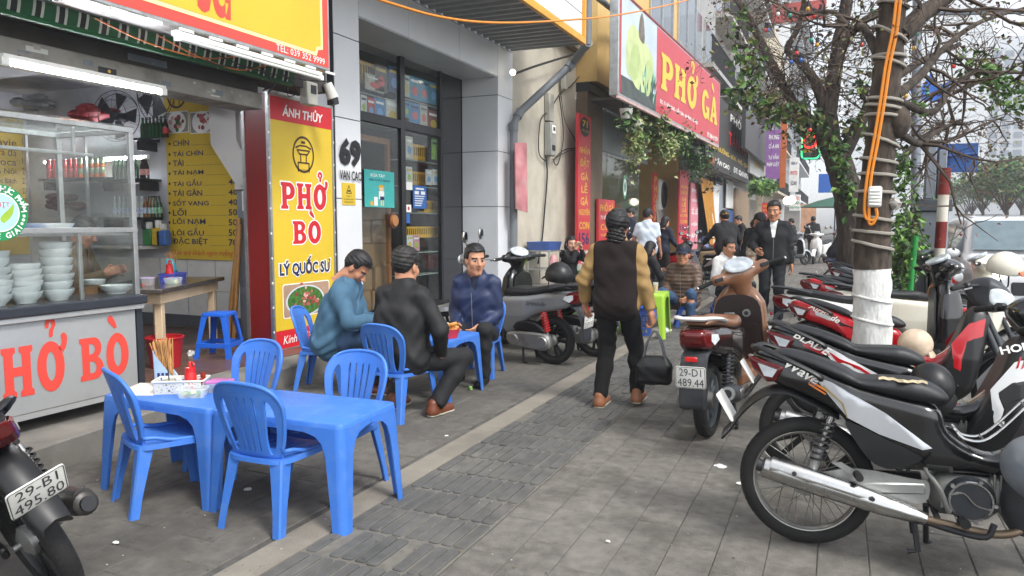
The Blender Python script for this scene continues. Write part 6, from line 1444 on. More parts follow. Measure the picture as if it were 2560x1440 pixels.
 mb=MB();mb.tube(spline([(.78,-.02,.30),(.80,-.10,.24),(.70,-.135,.20),(.46,-.145,.225)],6),.016,10,pbr('pipe_rust','#7a6a58',.5,.7,var=.3,scale=8));
 pr_=[(.46,.022),(.40,.034),(.30,.044),(.05,.05),(-.10,.05),(-.165,.045),(-.175,.03)];A0=Vector((.46,-.148,.228));d=Vector((-.63,-.01,.135))/.63
 mb.tube([A0+d*(.46-x) for x,r in pr_],[r for x,r in pr_],16,exh or m_chrome);mb.cyl(A0+d*.628,A0+d*.655,.028,n=12,mat=m_dark)
 mb.tube([A0+d*s_+Vector((0,-.008,.012)) for s_ in (.15,.25,.45,.6)],[.03,.042,.047,.044],14,exh or m_chrome,flat=.9)
 for s_ in (.2,.5):mb.cyl(A0+d*s_+Vector((0,-.04,.022)),A0+d*s_+Vector((0,-.058,.024)),.010,n=8,mat=m_dark)
 mb.build('exhaust',t,ang=50)
 mb=MB();mb.tube([(.50,-.14,.235),(.50,.22,.215)],.012,8,m_dark);mb.tube(spline([(.44,-.12,.21),(.56,-.17,.20),(.66,-.19,.20),(.685,-.19,.255)],4),.012,8,m_dark)
 for sg in (-1,1):mb.cyl((.585,sg*.13,.235),(.585,sg*.225,.25),.018,.02,10,m_rub);mb.cyl((.20,sg*.13,.37),(.21,sg*.21,.375),.016,n=8,mat=m_rub)
 mb.bar((.42,-.1,.20),(.60,-.1,.19),.02,.02,m_dark);mb.build('footrest',t,ang=50)
 mb=MB();mb.tube(spline([(.54,-.13,.26),(.50,-.16,.36),(.455,-.165,.42),(.45,-.165,.44)],4),.010,8,m_cast);mb.cyl((.455,-.16,.44),(.53,-.22,.455),.012,.013,10,m_rub);mb.build('kick_starter',t,ang=50)
 mb=MB();mb.tube([(.48,.08,.22),(.50,.21,.02),(.52,.235,.006)],.012,8,m_dark);mb.build('side_stand',t);mb=MB();mb.tube([(.42,-.10,.2),(.44,-.11,.08),(.40,-.11,.07)],.012,8,m_dark);mb.tube([(.42,.10,.2),(.44,.11,.08)],.012,8,m_dark);mb.build('centre_stand',t)
 # leg shield
 def wsh(x,z):return np.interp(z,[.15,.3,.5,.75,.9],[.10,.165,.185,.15,.10])-.25*np.maximum(0,x-.93)
 mb=MB();moulded(mb,spline([(.735,.42),(.79,.53),(.86,.70),(.90,.82),(.97,.86),(1.03,.80),(1.01,.62),(.98,.44),(.93,.27),(.83,.19),(.755,.21),(.72,.31)],3,True),wsh,shield,h,.035);sh_=mb.build('leg_shield',t,ang=60,fixn=False)
 if accent:
  for sd in (-1,1):mb=MB();decal(mb,[(.80,.60),(.90,.74),(1.0,.78),(.985,.66),(.89,.62),(.86,.42),(.82,.44)],wsh,accent[2],.004,.03,(sd,));mb.build('shield_graphics',sh_,ang=60)
  mb=MB();decal(mb,[(.835,.59),(.89,.64),(.985,.67),(.975,.58),(.885,.55),(.865,.45),(.85,.46)],wsh,m_pblack,.006)
  for k in range(4):decal(mb,[(.905+k*.022,.71),(.915+k*.022,.715),(.93+k*.022,.77),(.92+k*.022,.765)],wsh,m_pred,.0065)
  if sidetxt:decal_text(mb,'HONDA',(.845,.775),.05,.25,wsh,m_white,(-1,),.03,.006,.0,1.25);mb.build('shield_print',sh_,ang=0)
 # front: column, fork, fender, cowl, handlebar under a steering empty
 s_=bpy.data.objects.new('steering',None);COL.objects.link(s_);s_.parent=t;s_.location=(1.0,0,0);s_.rotation_euler=(0,0,steer);s_.empty_display_size=.05;fw_.parent=s_;fw_.location.x=.225
 mb=MB()
 for sg in (-1,1):mb.tube([(.0,sg*.075,.80),(.13,sg*.08,.50),(.225,sg*.08,.28)],[.02,.022,.026],10,m_pgrey)
 mb.build('fork',s_)
 mb=MB();rs=[]
 for i in range(13):
  a=R(20+135*i/12);r=.315;x,z=.225+r*math.cos(a),.28+r*math.sin(a);wd=.062
  ux,uz=math.cos(a),math.sin(a);rs.append([(x-ux*.03,-wd,z-uz*.03),(x,-wd*.75,z),(x+ux*.012,0,z+uz*.012),(x,wd*.75,z),(x-ux*.03,wd,z-uz*.03),(x-ux*.004,0,z-uz*.004)])
 mb.rings(rs,cowl);mb.build('front_fender',s_,ang=50)
 def wc(x,z):return np.interp(x,[-.14,-.04,.05,.18],[.05,.09,.10,.05])-.35*np.maximum(0,z-1.0)
 mb=MB();moulded(mb,spline([(-.12,.99),(-.06,1.045),(.03,1.06),(.10,1.02),(.165,.93),(.15,.86),(.06,.82),(-.03,.86),(-.10,.93)],3,True),wc,cowl,h,.03);cw=mb.build('headlamp_cowl',s_,ang=60,fixn=False)
 mb=MB();moulded(mb,spline([(.05,.985),(.115,.985),(.172,.925),(.162,.868),(.09,.85),(.04,.90)],3,True),lambda x,z:wc(x,z)+.006,m_lens,h,.02);mb.build('headlamp',s_,ang=60,fixn=False)
 mb=MB();mb.tube(spline([(-.10,-.33,.975),(-.075,-.22,.99),(-.02,-.1,1.0),(.0,0,1.0),(-.02,.1,1.0),(-.075,.22,.99),(-.10,.33,.975)],4),.011,8,m_dark);mb.build('handlebar',s_)
 for sg in (-1,1):
  mb=MB();mb.cyl((-.08,sg*.225,.99),(-.105,sg*.345,.973),.016,.017,12,m_rub);mb.ball((-.106,sg*.348,.972),.017,8,m_rub,5);mb.cbox((-.06,sg*.19,.995),(.05,.06,.045),m_pblack,.012);mb.build('grip',s_)
  mb=MB();mb.tube(spline([(-.05,sg*.19,.985),(-.02,sg*.24,.982),(-.045,sg*.33,.968)],4),.006,7,m_cast);mb.build('brake_lever',s_)
  if mirrors:
   mb=MB();mb.tube(spline([(-.05,sg*.17,1.0),(-.03,sg*.21,1.12),(-.03,sg*.25,1.2)],4),.005,6,m_dark);mb.ball((-.03,sg*.27,1.225),(.018,.06,.042),14,m_pblack,8);f_=Frame((-.0495,sg*.27,1.225),(0,-1,0),(0,0,1));f_.poly(mb,circ(0,0,.05,18,.034),pbr('mirror_glass','#c8d0d4',.03,1,var=0),.0015);mb.build('mirror',s_,ang=50)
 if rack:
  mb=MB()
  for sg in (-1,1):mb.tube(spline([(.555,sg*.04,.585),(.60,sg*.045,.545),(.68,sg*.05,.56),(.80,sg*.05,.70),(.84,sg*.04,.735)],5),.006,7,m_chrome)
  for x,z in ((.565,.575),(.66,.55),(.73,.61),(.80,.70)):mb.tube([(x,-.048,z),(x,.048,z)],.005,6,m_chrome)
  mb.build('carrier_rack',t)
 return t
def helmet(label,loc,rot,mat,r=.125,visor=None):
 t=thing('helmet',label,'helmet',loc);t.rotation_euler=rot
 g=grid((-.17,-.15,-.13),(.20,.15,.17),.009);d=s_ell(g,(0,0,.0),(r*1.12,r,r*1.08));d=smax(d,-(g[2]+.055+.25*g[0]*0),.02)
 P,Q=surfnet(d,(g[0].min(),g[1].min(),g[2].min()),.009);mb=MB();mb.arr(P,Q,mat);mb.build('shell',t,ang=60,fixn=False)
 mb=MB();rs=[]
 for i in range(9):
  a=R(-60+120*i/8);rs.append([((r*1.10)*math.cos(a),r*.98*math.sin(a),-.005),((r*1.5)*math.cos(a),r*1.15*math.sin(a),-.035),((r*1.5)*math.cos(a),r*1.15*math.sin(a),-.042),((r*1.08)*math.cos(a),r*.98*math.sin(a),-.02)])
 mb.rings(rs,visor or mat);mb.build('peak',t,ang=50);mb=MB();mb.tube(spline([(.0,-.12,-.05),(.03,-.08,-.15),(.04,0,-.18),(.03,.08,-.15),(0,.12,-.05)],4),.007,6,m_dark,flat=.4);mb.build('strap',t)
 return t
# ------------------------------------------------------------------ scooter
def scooter(label,loc,rz,cols,plate_txt=('29-P1','359.93'),lean=0.,steer=0.,mirrors=True,shock=None,txt=None,rackm=None,detail=1,glovebox=None,tilt=0.):
 body,floor,seatm,inner,cowl,rimm=cols
 t=thing('scooter',label,'scooter',loc,rz);t.rotation_euler=(-lean,0,rz);h=.010 if detail else .016
 wheel(t,0,.25,.048,rimm);fw_=wheel(t,1.28,.25,.042,rimm,'front_wheel')
 def wf(x,z):return np.interp(x,[-.34,-.2,0,.25,.5,.62],[.06,.12,.165,.175,.15,.12])-.12*np.maximum(0,z-.70)-.15*np.maximum(0,.5-z)
 mb=MB();moulded(mb,spline([(-.36,.73),(-.30,.775),(-.1,.76),(.2,.71),(.45,.69),(.545,.66),(.56,.5),(.56,.34),(.50,.29),(.36,.34),(.22,.46),(.05,.54),(-.15,.58),(-.28,.635)],3,True),wf,body,h,.035);bd_=mb.build('body_shell',t,ang=60,fixn=False)
 if txt:mb=MB();decal_text(mb,txt,(-.02,.62),.055,-.03 if loc[0] >-2 else .0,wf,pbr('badge_dark','#24262a',.3,var=0),(-1,1),.0,.006,.25,1.2);mb.build('badge',bd_,ang=0)
 def ws(x,z):return np.interp(x,[-.3,-.1,.2,.42,.56],[.08,.125,.15,.135,.07])-.9*np.maximum(0,z-.80) ** 1.3
 mb=MB();moulded(mb,spline([(-.27,.80),(-.18,.828),(.0,.815),(.12,.79),(.25,.775),(.42,.782),(.52,.75),(.555,.70),(.5,.685),(.2,.71),(-.1,.762),(-.25,.775)],3,True),ws,seatm,h,.03);mb.build('seat',t,ang=60,fixn=False)
 mb=MB();rm=rackm or m_pgrey
 for sg in (-1,1):mb.tube(spline([(-.05,sg*.13,.79),(-.2,sg*.135,.82),(-.33,sg*.11,.835),(-.385,sg*.06,.835),(-.395,0,.835)],5),.014,8,rm,flat=1.4)
 mb.cbox((-.30,0,.825),(.12,.16,.018),rm,.006);mb.build('grab_rail',t,ang=60)
 def wl_(x,z):return np.interp(x,[-.39,-.2],[.075,.125])+0*z
 mb=MB();moulded(mb,spline([(-.395,.725),(-.36,.765),(-.24,.75),(-.20,.69),(-.27,.635),(-.35,.655)],3,True),wl_,m_lred,.008,.02);tl_=mb.build('tail_lamp',t,ang=60,fixn=False);mb=MB();decal(mb,[(-.30,.735),(-.22,.725),(-.20,.69),(-.26,.66),(-.30,.69)],wl_,m_lens,.004);mb.build('indicator_lens',tl_,ang=0)
 mb=MB();prof=spline([(-.10,.60),(-.22,.625),(-.34,.60),(-.39,.50),(-.405,.38),(-.40,.28)],4);rs=[]
 for i,(x,z) in enumerate(prof):
  wd=.085 if i < 14 else .085-.0*i;rs.append([(x+.03,-wd,z-.01),(x,-wd*.85,z),(x-.006,0,z+.004),(x,wd*.85,z),(x+.03,wd,z-.01),(x+.012,wd*.8,z-.01),(x+.008,0,z-.008),(x+.012,-wd*.8,z-.01)])
 mb.rings(rs,m_pgrey);mb.build('rear_fender',t,ang=50)
 mb=MB();mb.cbox((-.398,0,.585),(.02,.075,.03),pbr('reflector_red','#c81818',.15,coat=.5),.004);mb.build('reflector',t)
 plate(t,(-.418,0,.475),-.12,*plate_txt)
 # swing engine (left: belt case, right: exhaust)
 mb=MB();mb.prism(spline([(-.07,.25),(-.03,.33),(.12,.345),(.38,.335),(.46,.30),(.44,.22),(.30,.18),(.05,.165),(-.05,.185)],4,True),.10,.185,m_cast,'y',bev=.02);mb.cyl((.02,.186,.25),(.02,.2,.25),.065,.055,22,m_cast);mb.cyl((.36,.186,.26),(.36,.2,.26),.06,.05,22,m_cast)
 mb.prism(spline([(-.02,.35),(.10,.44),(.30,.45),(.38,.38),(.30,.345),(.08,.345)],3,True),.08,.17,m_pblack,'y',bev=.015);mb.cbox((.35,0,.30),(.22,.2,.18),m_cast,.03);mb.build('engine',t,ang=40)
 mb=MB();a=Vector((.30,-.15,.25));b=Vector((-.16,-.17,.335));mb.tube([a,a.lerp(b,.15),a.lerp(b,.5),a.lerp(b,.9),b],[.02,.045,.062,.060,.05],18,m_pgrey if shock is None else m_pgrey);mb.cyl(b,b+(b-a)*.05,.047,.044,18,m_cast);mb.cyl(b+(b-a)*.045,b+(b-a)*.06,.028,n=14,mat=m_blk);mb.tube(spline([a,(.42,-.12,.22),(.45,0,.24)],4),.016,8,m_cast);mb.cbox(a.lerp(b,.5)+Vector((0,-.06,.02)),(.22,.012,.06),m_chrome,.005);mb.build('exhaust',t,ang=50)
 ms=shock or m_dark
 for sg in ((1,-1)):
  mb=MB();mb.cyl((-.02,sg*.13,.30),(.03,sg*.135,.62),.015,n=8,mat=m_cast);spring(mb,(-.012,sg*.13,.36),(.025,sg*.135,.56),.032,8,.008,ms);mb.build('rear_shock',t,ang=60)
 # floor and front
 def wfl(x,z):return .14+.05*np.clip((x-.55)/.3,0,1)+0*z
 mb=MB();moulded(mb,[(.50,.36),(.92,.36),(.98,.42),(1.0,.30),(.90,.24),(.50,.25)],wfl,floor,h,.03);mb.build('floorboard',t,ang=60,fixn=False)
 def wsh(x,z):return np.interp(z,[.22,.4,.62,.82,.95],[.14,.205,.215,.19,.10])-.6*np.maximum(0,x-1.02)
 mb=MB();moulded(mb,spline([(.90,.28),(.93,.5),(.93,.72),(.95,.88),(1.02,.95),(1.10,.86),(1.14,.70),(1.12,.5),(1.05,.34),(.98,.24)],3,True),wsh,cowl,h,.035);sh_=mb.build('leg_shield',t,ang=60,fixn=False)
 mb=MB();mi_=spline([(-.17,.40),(.17,.40),(.185,.62),(.15,.83),(.0,.88),(-.15,.83),(-.185,.62)],4,True);mb.sheet(mi_,(),lambda u,v,s2:(.925-(.014 if s2 else 0)+.0*v,u,v),.014,inner);o_=mb.build('inner_panel',sh_,ang=40)
 if glovebox:
  mb=MB();mb.sheet(spline([(-.15,.44),(.15,.44),(.16,.60),(.13,.66),(-.13,.66),(-.16,.60)],3,True),(),lambda u,v,s2:(.908-(.02 if s2 else 0),u,v),.02,glovebox);mb.build('glove_box',sh_,ang=40)
  mb=MB();mb.cyl((.915,-.07,.74),(.895,-.07,.74),.03,n=16,mat=m_cast);mb.cyl((.896,-.07,.74),(.89,-.07,.74),.016,n=12,mat=m_dark);mb.cbox((.905,.06,.72),(.01,.08,.04),m_cast,.004);mb.build('ignition',sh_)
 s_=bpy.data.objects.new('steering',None);COL.objects.link(s_);s_.parent=t;s_.location=(1.0,0,0);s_.rotation_euler=(0,0,steer);s_.empty_display_size=.05;fw_.parent=s_;fw_.location.x=.28
 mb=MB()
 for sg in (-1,1):mb.tube([(.15,sg*.07,.55),(.28,sg*.075,.25)],[.02,.024],10,m_pgrey)
 mb.build('fork',s_)
 mb=MB();rs=[]
 for i in range(12):
  a=R(10+140*i/11);r=.285;x,z=.28+r*math.cos(a),.25+r*math.sin(a);ux,uz=math.cos(a),math.sin(a);wd=.07;rs.append([(x-ux*.05,-wd,z-uz*.05),(x,-wd*.75,z),(x+ux*.01,0,z+uz*.01),(x,wd*.75,z),(x-ux*.05,wd,z-uz*.05),(x-ux*.006,0,z-uz*.006)])
 mb.rings(rs,cowl);mb.build('front_fender',s_,ang=50)
 g=grid((-.2,-.34,.84),(.2,.34,1.20),.010)
 d=s_cone(g,(0,0,.86),(-.03,0,1.02),.075,.07);d=smin(d,s_cone(g,(-.02,0,1.02),(-.05,-.20,1.05),.06,.042),.05);d=smin(d,s_cone(g,(-.02,0,1.02),(-.05,.20,1.05),.06,.042),.05);d=smin(d,s_ell(g,(.02,0,1.05),(.12,.12,.075)),.05)
 P,Q=surfnet(d,(g[0].min(),g[1].min(),g[2].min()),.010);mb=MB();mb.arr(P,Q,cowl);hd=mb.build('handlebar_cowl',s_,ang=60,fixn=False);hd.matrix_local=Matrix.Translation((0,0,.98)) @ Matrix.Rotation(tilt,4,'X') @ Matrix.Translation((0,0,-.98))
 mb=MB();mb.T=Matrix.Translation((-.055,0,1.098)) @ Matrix.Rotation(-.5,4,'Y');mb.lathe([(.001,.0),(.07,.0),(.085,.004),(.092,.02),(.085,.03),(.001,.034)],24,pbr('dial_glass','#b6bec4',.06,var=.4,scale=14,coat=.6));mb.v=[(x,y*1.25,z) for x,y,z in mb.v];mb.T=None;mb.build('dashboard',hd,ang=40)
 mb=MB();mb.ball((.115,0,1.045),(.035,.085,.05),16,m_lens,9);mb.build('headlamp',hd,ang=60)
 for sg in (-1,1):
  mb=MB();mb.cyl((-.05,sg*.23,1.05),(-.075,sg*.36,1.045),.017,.018,12,m_rub);mb.ball((-.077,sg*.365,1.045),.016,8,m_chrome,5);mb.build('grip',hd)
  mb=MB();mb.cbox((-.088,sg*.19,1.055),(.016,.07,.032),m_dark,.005);mb.build('switch',hd);mb=MB();mb.tube(spline([(-.02,sg*.22,1.045),(.01,sg*.28,1.04),(-.01,sg*.37,1.03)],4),.007,7,m_chrome);mb.build('brake_lever',hd)
  if mirrors:
   mb=MB();mb.tube(spline([(-.04,sg*.17,1.08),(-.02,sg*.22,1.2),(-.02,sg*.27,1.26)],4),.006,6,m_chrome);mb.ball((-.02,sg*.29,1.30),(.02,.05,.065),14,m_chrome,8);f_=Frame((-.0415,sg*.29,1.30),(0,-1,0),(0,0,1));f_.poly(mb,circ(0,0,.042,18,.055),pbr('mirror_glass','#c8d0d4',.03,1,var=0),.0015);mb.build('mirror',hd,ang=50)
 mb=MB();mb.tube([(.30,.10,.2),(.28,.13,.02),(.24,.135,.015)],.013,8,m_dark);mb.tube([(.30,-.10,.2),(.28,-.13,.02),(.24,-.135,.015)],.013,8,m_dark);mb.build('centre_stand',t)
 return t
m_org=pbr('decal_orange','#c8702a',.35,var=.1);m_dw=pbr('decal_white','#d0d2d2',.3,var=.05);m_gold2=pbr('decal_gold','#8a7a52',.35);m_tan=pbr('paint_brown','#8a5f42',.28,coat=.5,var=.05);m_dbr=pbr('plastic_darkbrown','#241613',.4,var=.06);m_scg=pbr('paint_scooter_grey','#7d8082',.28,.1,coat=.5,var=.04)
# front row, noses to the kerb (+x)
B1_=underbone('black and silver motorbike with torn seat, chrome exhaust and spoked wheels',(-.10,3.46,0),.0,(m_gloss,m_silver,m_seat,m_pgrey,None,m_pgrey),('Wave',),.05,('29-X3','071.55'),steer=.15,torn=True,rack=True)
mb=MB();wfw=lambda x,z:np.interp(x,[-.26,-.1,.15,.45,.62,.8,1.0],[.045,.085,.118,.115,.075,.07,.09])-.10*np.maximum(0,z-.74)-.06*np.maximum(0,.48-z)
decal(mb,[(-.005,.755),(.065,.715),(.075,.70),(.01,.735)],wfw,m_org,.0062);decal(mb,[(.0,.735),(.07,.695),(.07,.688),(.0,.725)],wfw,m_org,.0062);decal(mb,[(.06,.73),(.14,.66),(.16,.60),(.155,.60),(.13,.66),(.055,.72)],wfw,m_gold2,.0062);decal_text(mb,'RS',(.0,.735),.03,-.5,wfw,pbr('decal_blue','#5a8ab8',.4),(-1,),0,.006);o=mb.build('side_graphics',[c for c in kids(B1_) if c.name.startswith('body_shell')][0],ang=0)
underbone('black motorbike with white and red BLADE side stripe beside the torn-seat bike',(-.10,4.34,0),.02,(m_gloss,m_dw,m_seat,m_pblack,(m_pred,m_pred,m_dw),m_gloss),('BLADE',),.06,('29-H1','608.37'),steer=.25,mirrors=False,rack=False,sidetxt='HONDA',kind=m_pblack)
underbone('red motorbike with white-lined tail whose middle is hidden by the white-painted trunk',(-.08,5.88,0),-.02,(m_pred,m_pred,m_seat,m_pblack,(m_dw,m_pblack,m_pred),m_pgrey),('AirBlade',),.08,('29-L5','114.02'),steer=-.35,kind=m_pblack,mirrors=False)
scooter('white and red scooter with black seat behind the painted tree trunk',(-.16,7.25,0),.03,(m_pwhite,m_pblack,m_seat,m_pblack,m_gloss,m_pblack),('29-K2','330.18'),.08,.3,txt='VISION',mirrors=False)
underbone('red and white motorbike parked past the tree with its red tail and silver handrail showing',(-.05,8.35,0),.0,(m_pred,m_dw,m_seat,m_pred,(m_dw,m_dw,m_dw),m_pred),None,.08,('30-F7','902.64'),steer=.2,detail=0,kind=m_pblack,mirrors=False)
scooter('black scooter with red tail lamp parked between the red bikes and the grey box post',(-.02,9.4,0),-.03,(m_gloss,m_pblack,m_seat,m_pblack,m_gloss,m_pblack),('29-N1','554.70'),.06,-.2,detail=0,mirrors=False)
underbone('grey-seated red and black motorbike next to the bushy planting',(.15,10.5,0),.05,(m_gloss,m_pred,pbr('vinyl_grey','#4a4d52',.5),m_pblack,None,m_gloss),None,.06,('29-V9','217.90'),detail=0)
scooter('cream white scooter nosing onto the road beside the white car',(.27,7.95,0),.12,(pbr('paint_cream','#d6d2c2',.25,coat=.5,var=.03),m_pblack,m_seat,m_pblack,pbr('paint_cream','#d6d2c2',.25),m_cast),('29-E1','783.05'),.05,-.25,mirrors=False)
helmet('cream full helmet hung on the cream scooter handlebar',tuple(VY(2512,668,7.75)),(.2,.1,.2),pbr('helmet_cream','#d9d4c4',.25,coat=.4),.13,pbr('lens_orange','#c05a18',.15))
helmet('black open helmet hung by the seat front of the white-striped black motorbike',(.44,4.12,.63),(.35,.9,-1.2),m_pblack,.10)
helmet('grey half helmet hung on the leg shield of the torn-seat motorbike',(.72,3.22,.52),(1.2,.2,-.4),pbr('helmet_grey','#6d747c',.35,var=.05),.125)
helmet('worn cream helmet with orange print wedged in the red motorbike\'s carrier',(.50,5.70,.60),(.3,.2,.4),pbr('helmet_worn','#c8b49c',.5,var=.25,scale=14),.10)
# brown scooter seen from behind
scooter('brown scooter with chrome rear rail seen from behind on the walkway',(-.76,4.98,0),PI/2-.09,(pbr('paint_espresso','#1a1210',.15,coat=.7,var=.05),m_tan,m_tan,m_dbr,m_tan,pbr('rim_grey','#8d949a',.35,.7)),('29-D1','489.44'),.03,.62,mirrors=False,rackm=m_pwhite,glovebox=m_dbr,tilt=-.30)
# scooters by the shop fronts
scooter('grey scooter with red shock absorbers parked behind the seated men',(-2.62,6.98,0),PI-.18,(m_scg,m_pblack,m_seat,m_pblack,m_scg,m_pblack),('29-P1','359.93'),.05,.35,shock=pbr('spring_red','#c81c18',.35),txt='SHmode')
scooter('black scooter beyond the grey one, with a helmet on its seat',(-2.36,7.56,0),PI-.2,(m_gloss,m_pblack,m_seat,m_pblack,m_gloss,m_pblack),('29-P1','624.07'),.05,-.3,shock=pbr('spring_red','#c81c18',.35),mirrors=False)
helmet('black half helmet resting on the rear rack of the black scooter',tuple(G(1397,690,.93)),(0,-.1,2.6),m_pblack,.125)
# bike cut by the picture edge
underbone('dark motorbike with plate 29-B1 495.80, its rear end beside the cart step',(-2.72,1.84,-.02),2.92,(m_pgrey,m_pgrey,m_seat,m_pblack,None,m_pblack),None,.36,('29-B1','495.80'),steer=.3,mirrors=False,kind=m_pblack,exh=m_pipe2)
# far bikes along the shop fronts
q=random.Random(44)
cols=[(m_pred,m_dw),(m_gloss,m_silver),(m_pwhite,m_pred),(pbr('paint_blue','#2a3f78',.25,coat=.5),m_dw),(m_gloss,m_pred)]
fb_=[]
for k,(x,y,rz,lab) in enumerate(((-3.3,16.6,2.9,'chrome-faced motorbike by the woman in black, under the red far post sign'),(-2.2,16.2,2.6,'dark motorbike the man in the yellow cap leans over'),(-2.9,20.5,2.9,'tan and black motorbike parked past the golden curtain'),(-2.7,22.5,3.0,'red motorbike parked in the row before the white-board windows'),(-2.6,24.5,2.9,'white motorbike parked in the row before the white-board windows'),(-2.4,27,3.0,'black motorbike parked in the row below the black sign'),(-1.6,26.5,1.2,'dark motorbike the person in pink trousers sits on'))):
 a,b=cols[k % 5]
 if k % 2:o=underbone(lab,(x,y,0),rz,(a,b,m_seat,a,None,a),None,.05,('29-S%d' % (k+1),'4%d0.3%d' % (k,k)),steer=q.uniform(-.4,.4),detail=0,kind=m_pblack)
 else:o=scooter(lab,(x,y,0),rz,(a if k != 2 else pbr('paint_sand','#a08464',.3),m_pblack,m_seat,m_pblack,b,m_pblack),('29-T%d' % (k+1),'71%d.2%d' % (k,k)),.05,q.uniform(-.4,.4),detail=0)
scooter('white scooter facing down the walkway beside the far walking man',(-.45,29.5,0),-1.9,(m_pwhite,m_pblack,m_seat,m_pblack,m_pwhite,m_pblack),('29-U8','600.13'),.03,.2,detail=0)
scooter('black scooter behind the white far scooter with its rider in grey',(.2,31.5,0),-1.8,(m_gloss,m_pblack,m_seat,m_pblack,m_gloss,m_pblack),('29-Y2','118.46'),.0,.0,detail=0)
for k,(x,y) in enumerate(((.1,11.9),(.05,13.2),(.1,14.6))):
 underbone(['black motorbike third past the planting toward the far walkers','blue and white motorbike behind the planting in the kerb row','silver motorbike last visible in the kerb row'][k],(x,y,0),q.uniform(-.1,.1),(cols[(k*2+1) % 5][0],cols[(k+1) % 5][1],m_seat,m_pblack,None,m_pblack),None,.06,('29-Z%d' % k,'44%d.1%d' % (k,k)),detail=0,kind=m_pblack)
# ================================================================== people
SKIN={k:pbr('skin_'+k,c,.5,var=.08,scale=14,sss=.08) for k,c in (('tan','#b07a5c'),('mid','#b98567'),('pale','#c99a80'))}
m_hair=pbr('hair_black','#080708',.5,var=.3,scale=40,bump=.4,bscale=160,stretch=(1,1,.25));m_hairg=pbr('hair_greying','#161412',.55,var=.7,scale=60,bump=.4,bscale=160)
m_lip=pbr('lip','#9a6355',.45,var=0);m_eye=pbr('eye_dark','#15100e',.2,var=0);m_eyew=pbr('eye_white','#a3948a',.3,var=0)
def cloth(name,col,rough=.8,**k):return pbr('cloth_'+name,col,rough,var=.10,scale=8,bump=.25,bscale=90,**k)
m_shoeb=pbr('shoe_black','#17171a',.4,var=.1);m_shoebr=pbr('shoe_brown','#6a3820',.45,var=.15);m_sole=pbr('sole_pale','#c9c2b0',.7)
def ik(a,b,l1,l2,pole):
 a,b,pole=Vector(a),Vector(b),Vector(pole);d=b-a;L=min(max(d.length,.05),(l1+l2)*.999);d.normalize()
 x=(l1*l1-l2*l2+L*L)/(2*L);h=math.sqrt(max(l1*l1-x*x,0));p=pole-d*pole.dot(d);p=p.normalized() if p.length > 1e-5 else d.orthogonal().normalized()
 return a+d*x+p*h,a+d*L
def wrink(g,amp,s=1.,ph=0.):
 X,Y,Z=g;return amp*(np.sin(29*s*Z+14*X+3.2*np.sin(13*X+9*Z+ph)+2.6*np.sin(17*Y-8*Z))*.55+np.sin(21*s*(X-.7*Z)+2.4*np.sin(19*Y+11*Z+ph))*.45+np.sin(47*s*Z-31*Y+4*np.sin(15*X))*.3+np.sin(11*X+13*Y-9*Z+ph)*.5)
def net(mb,f,lo,h,mat,M=None,matf=None):
 P,Q=surfnet(f,lo,h)
 if not len(P):return
 if M is not None:P=P @ np.array(M.to_3x3()).T+np.array(M.translation)
 mb.arr(P,Q,mat)
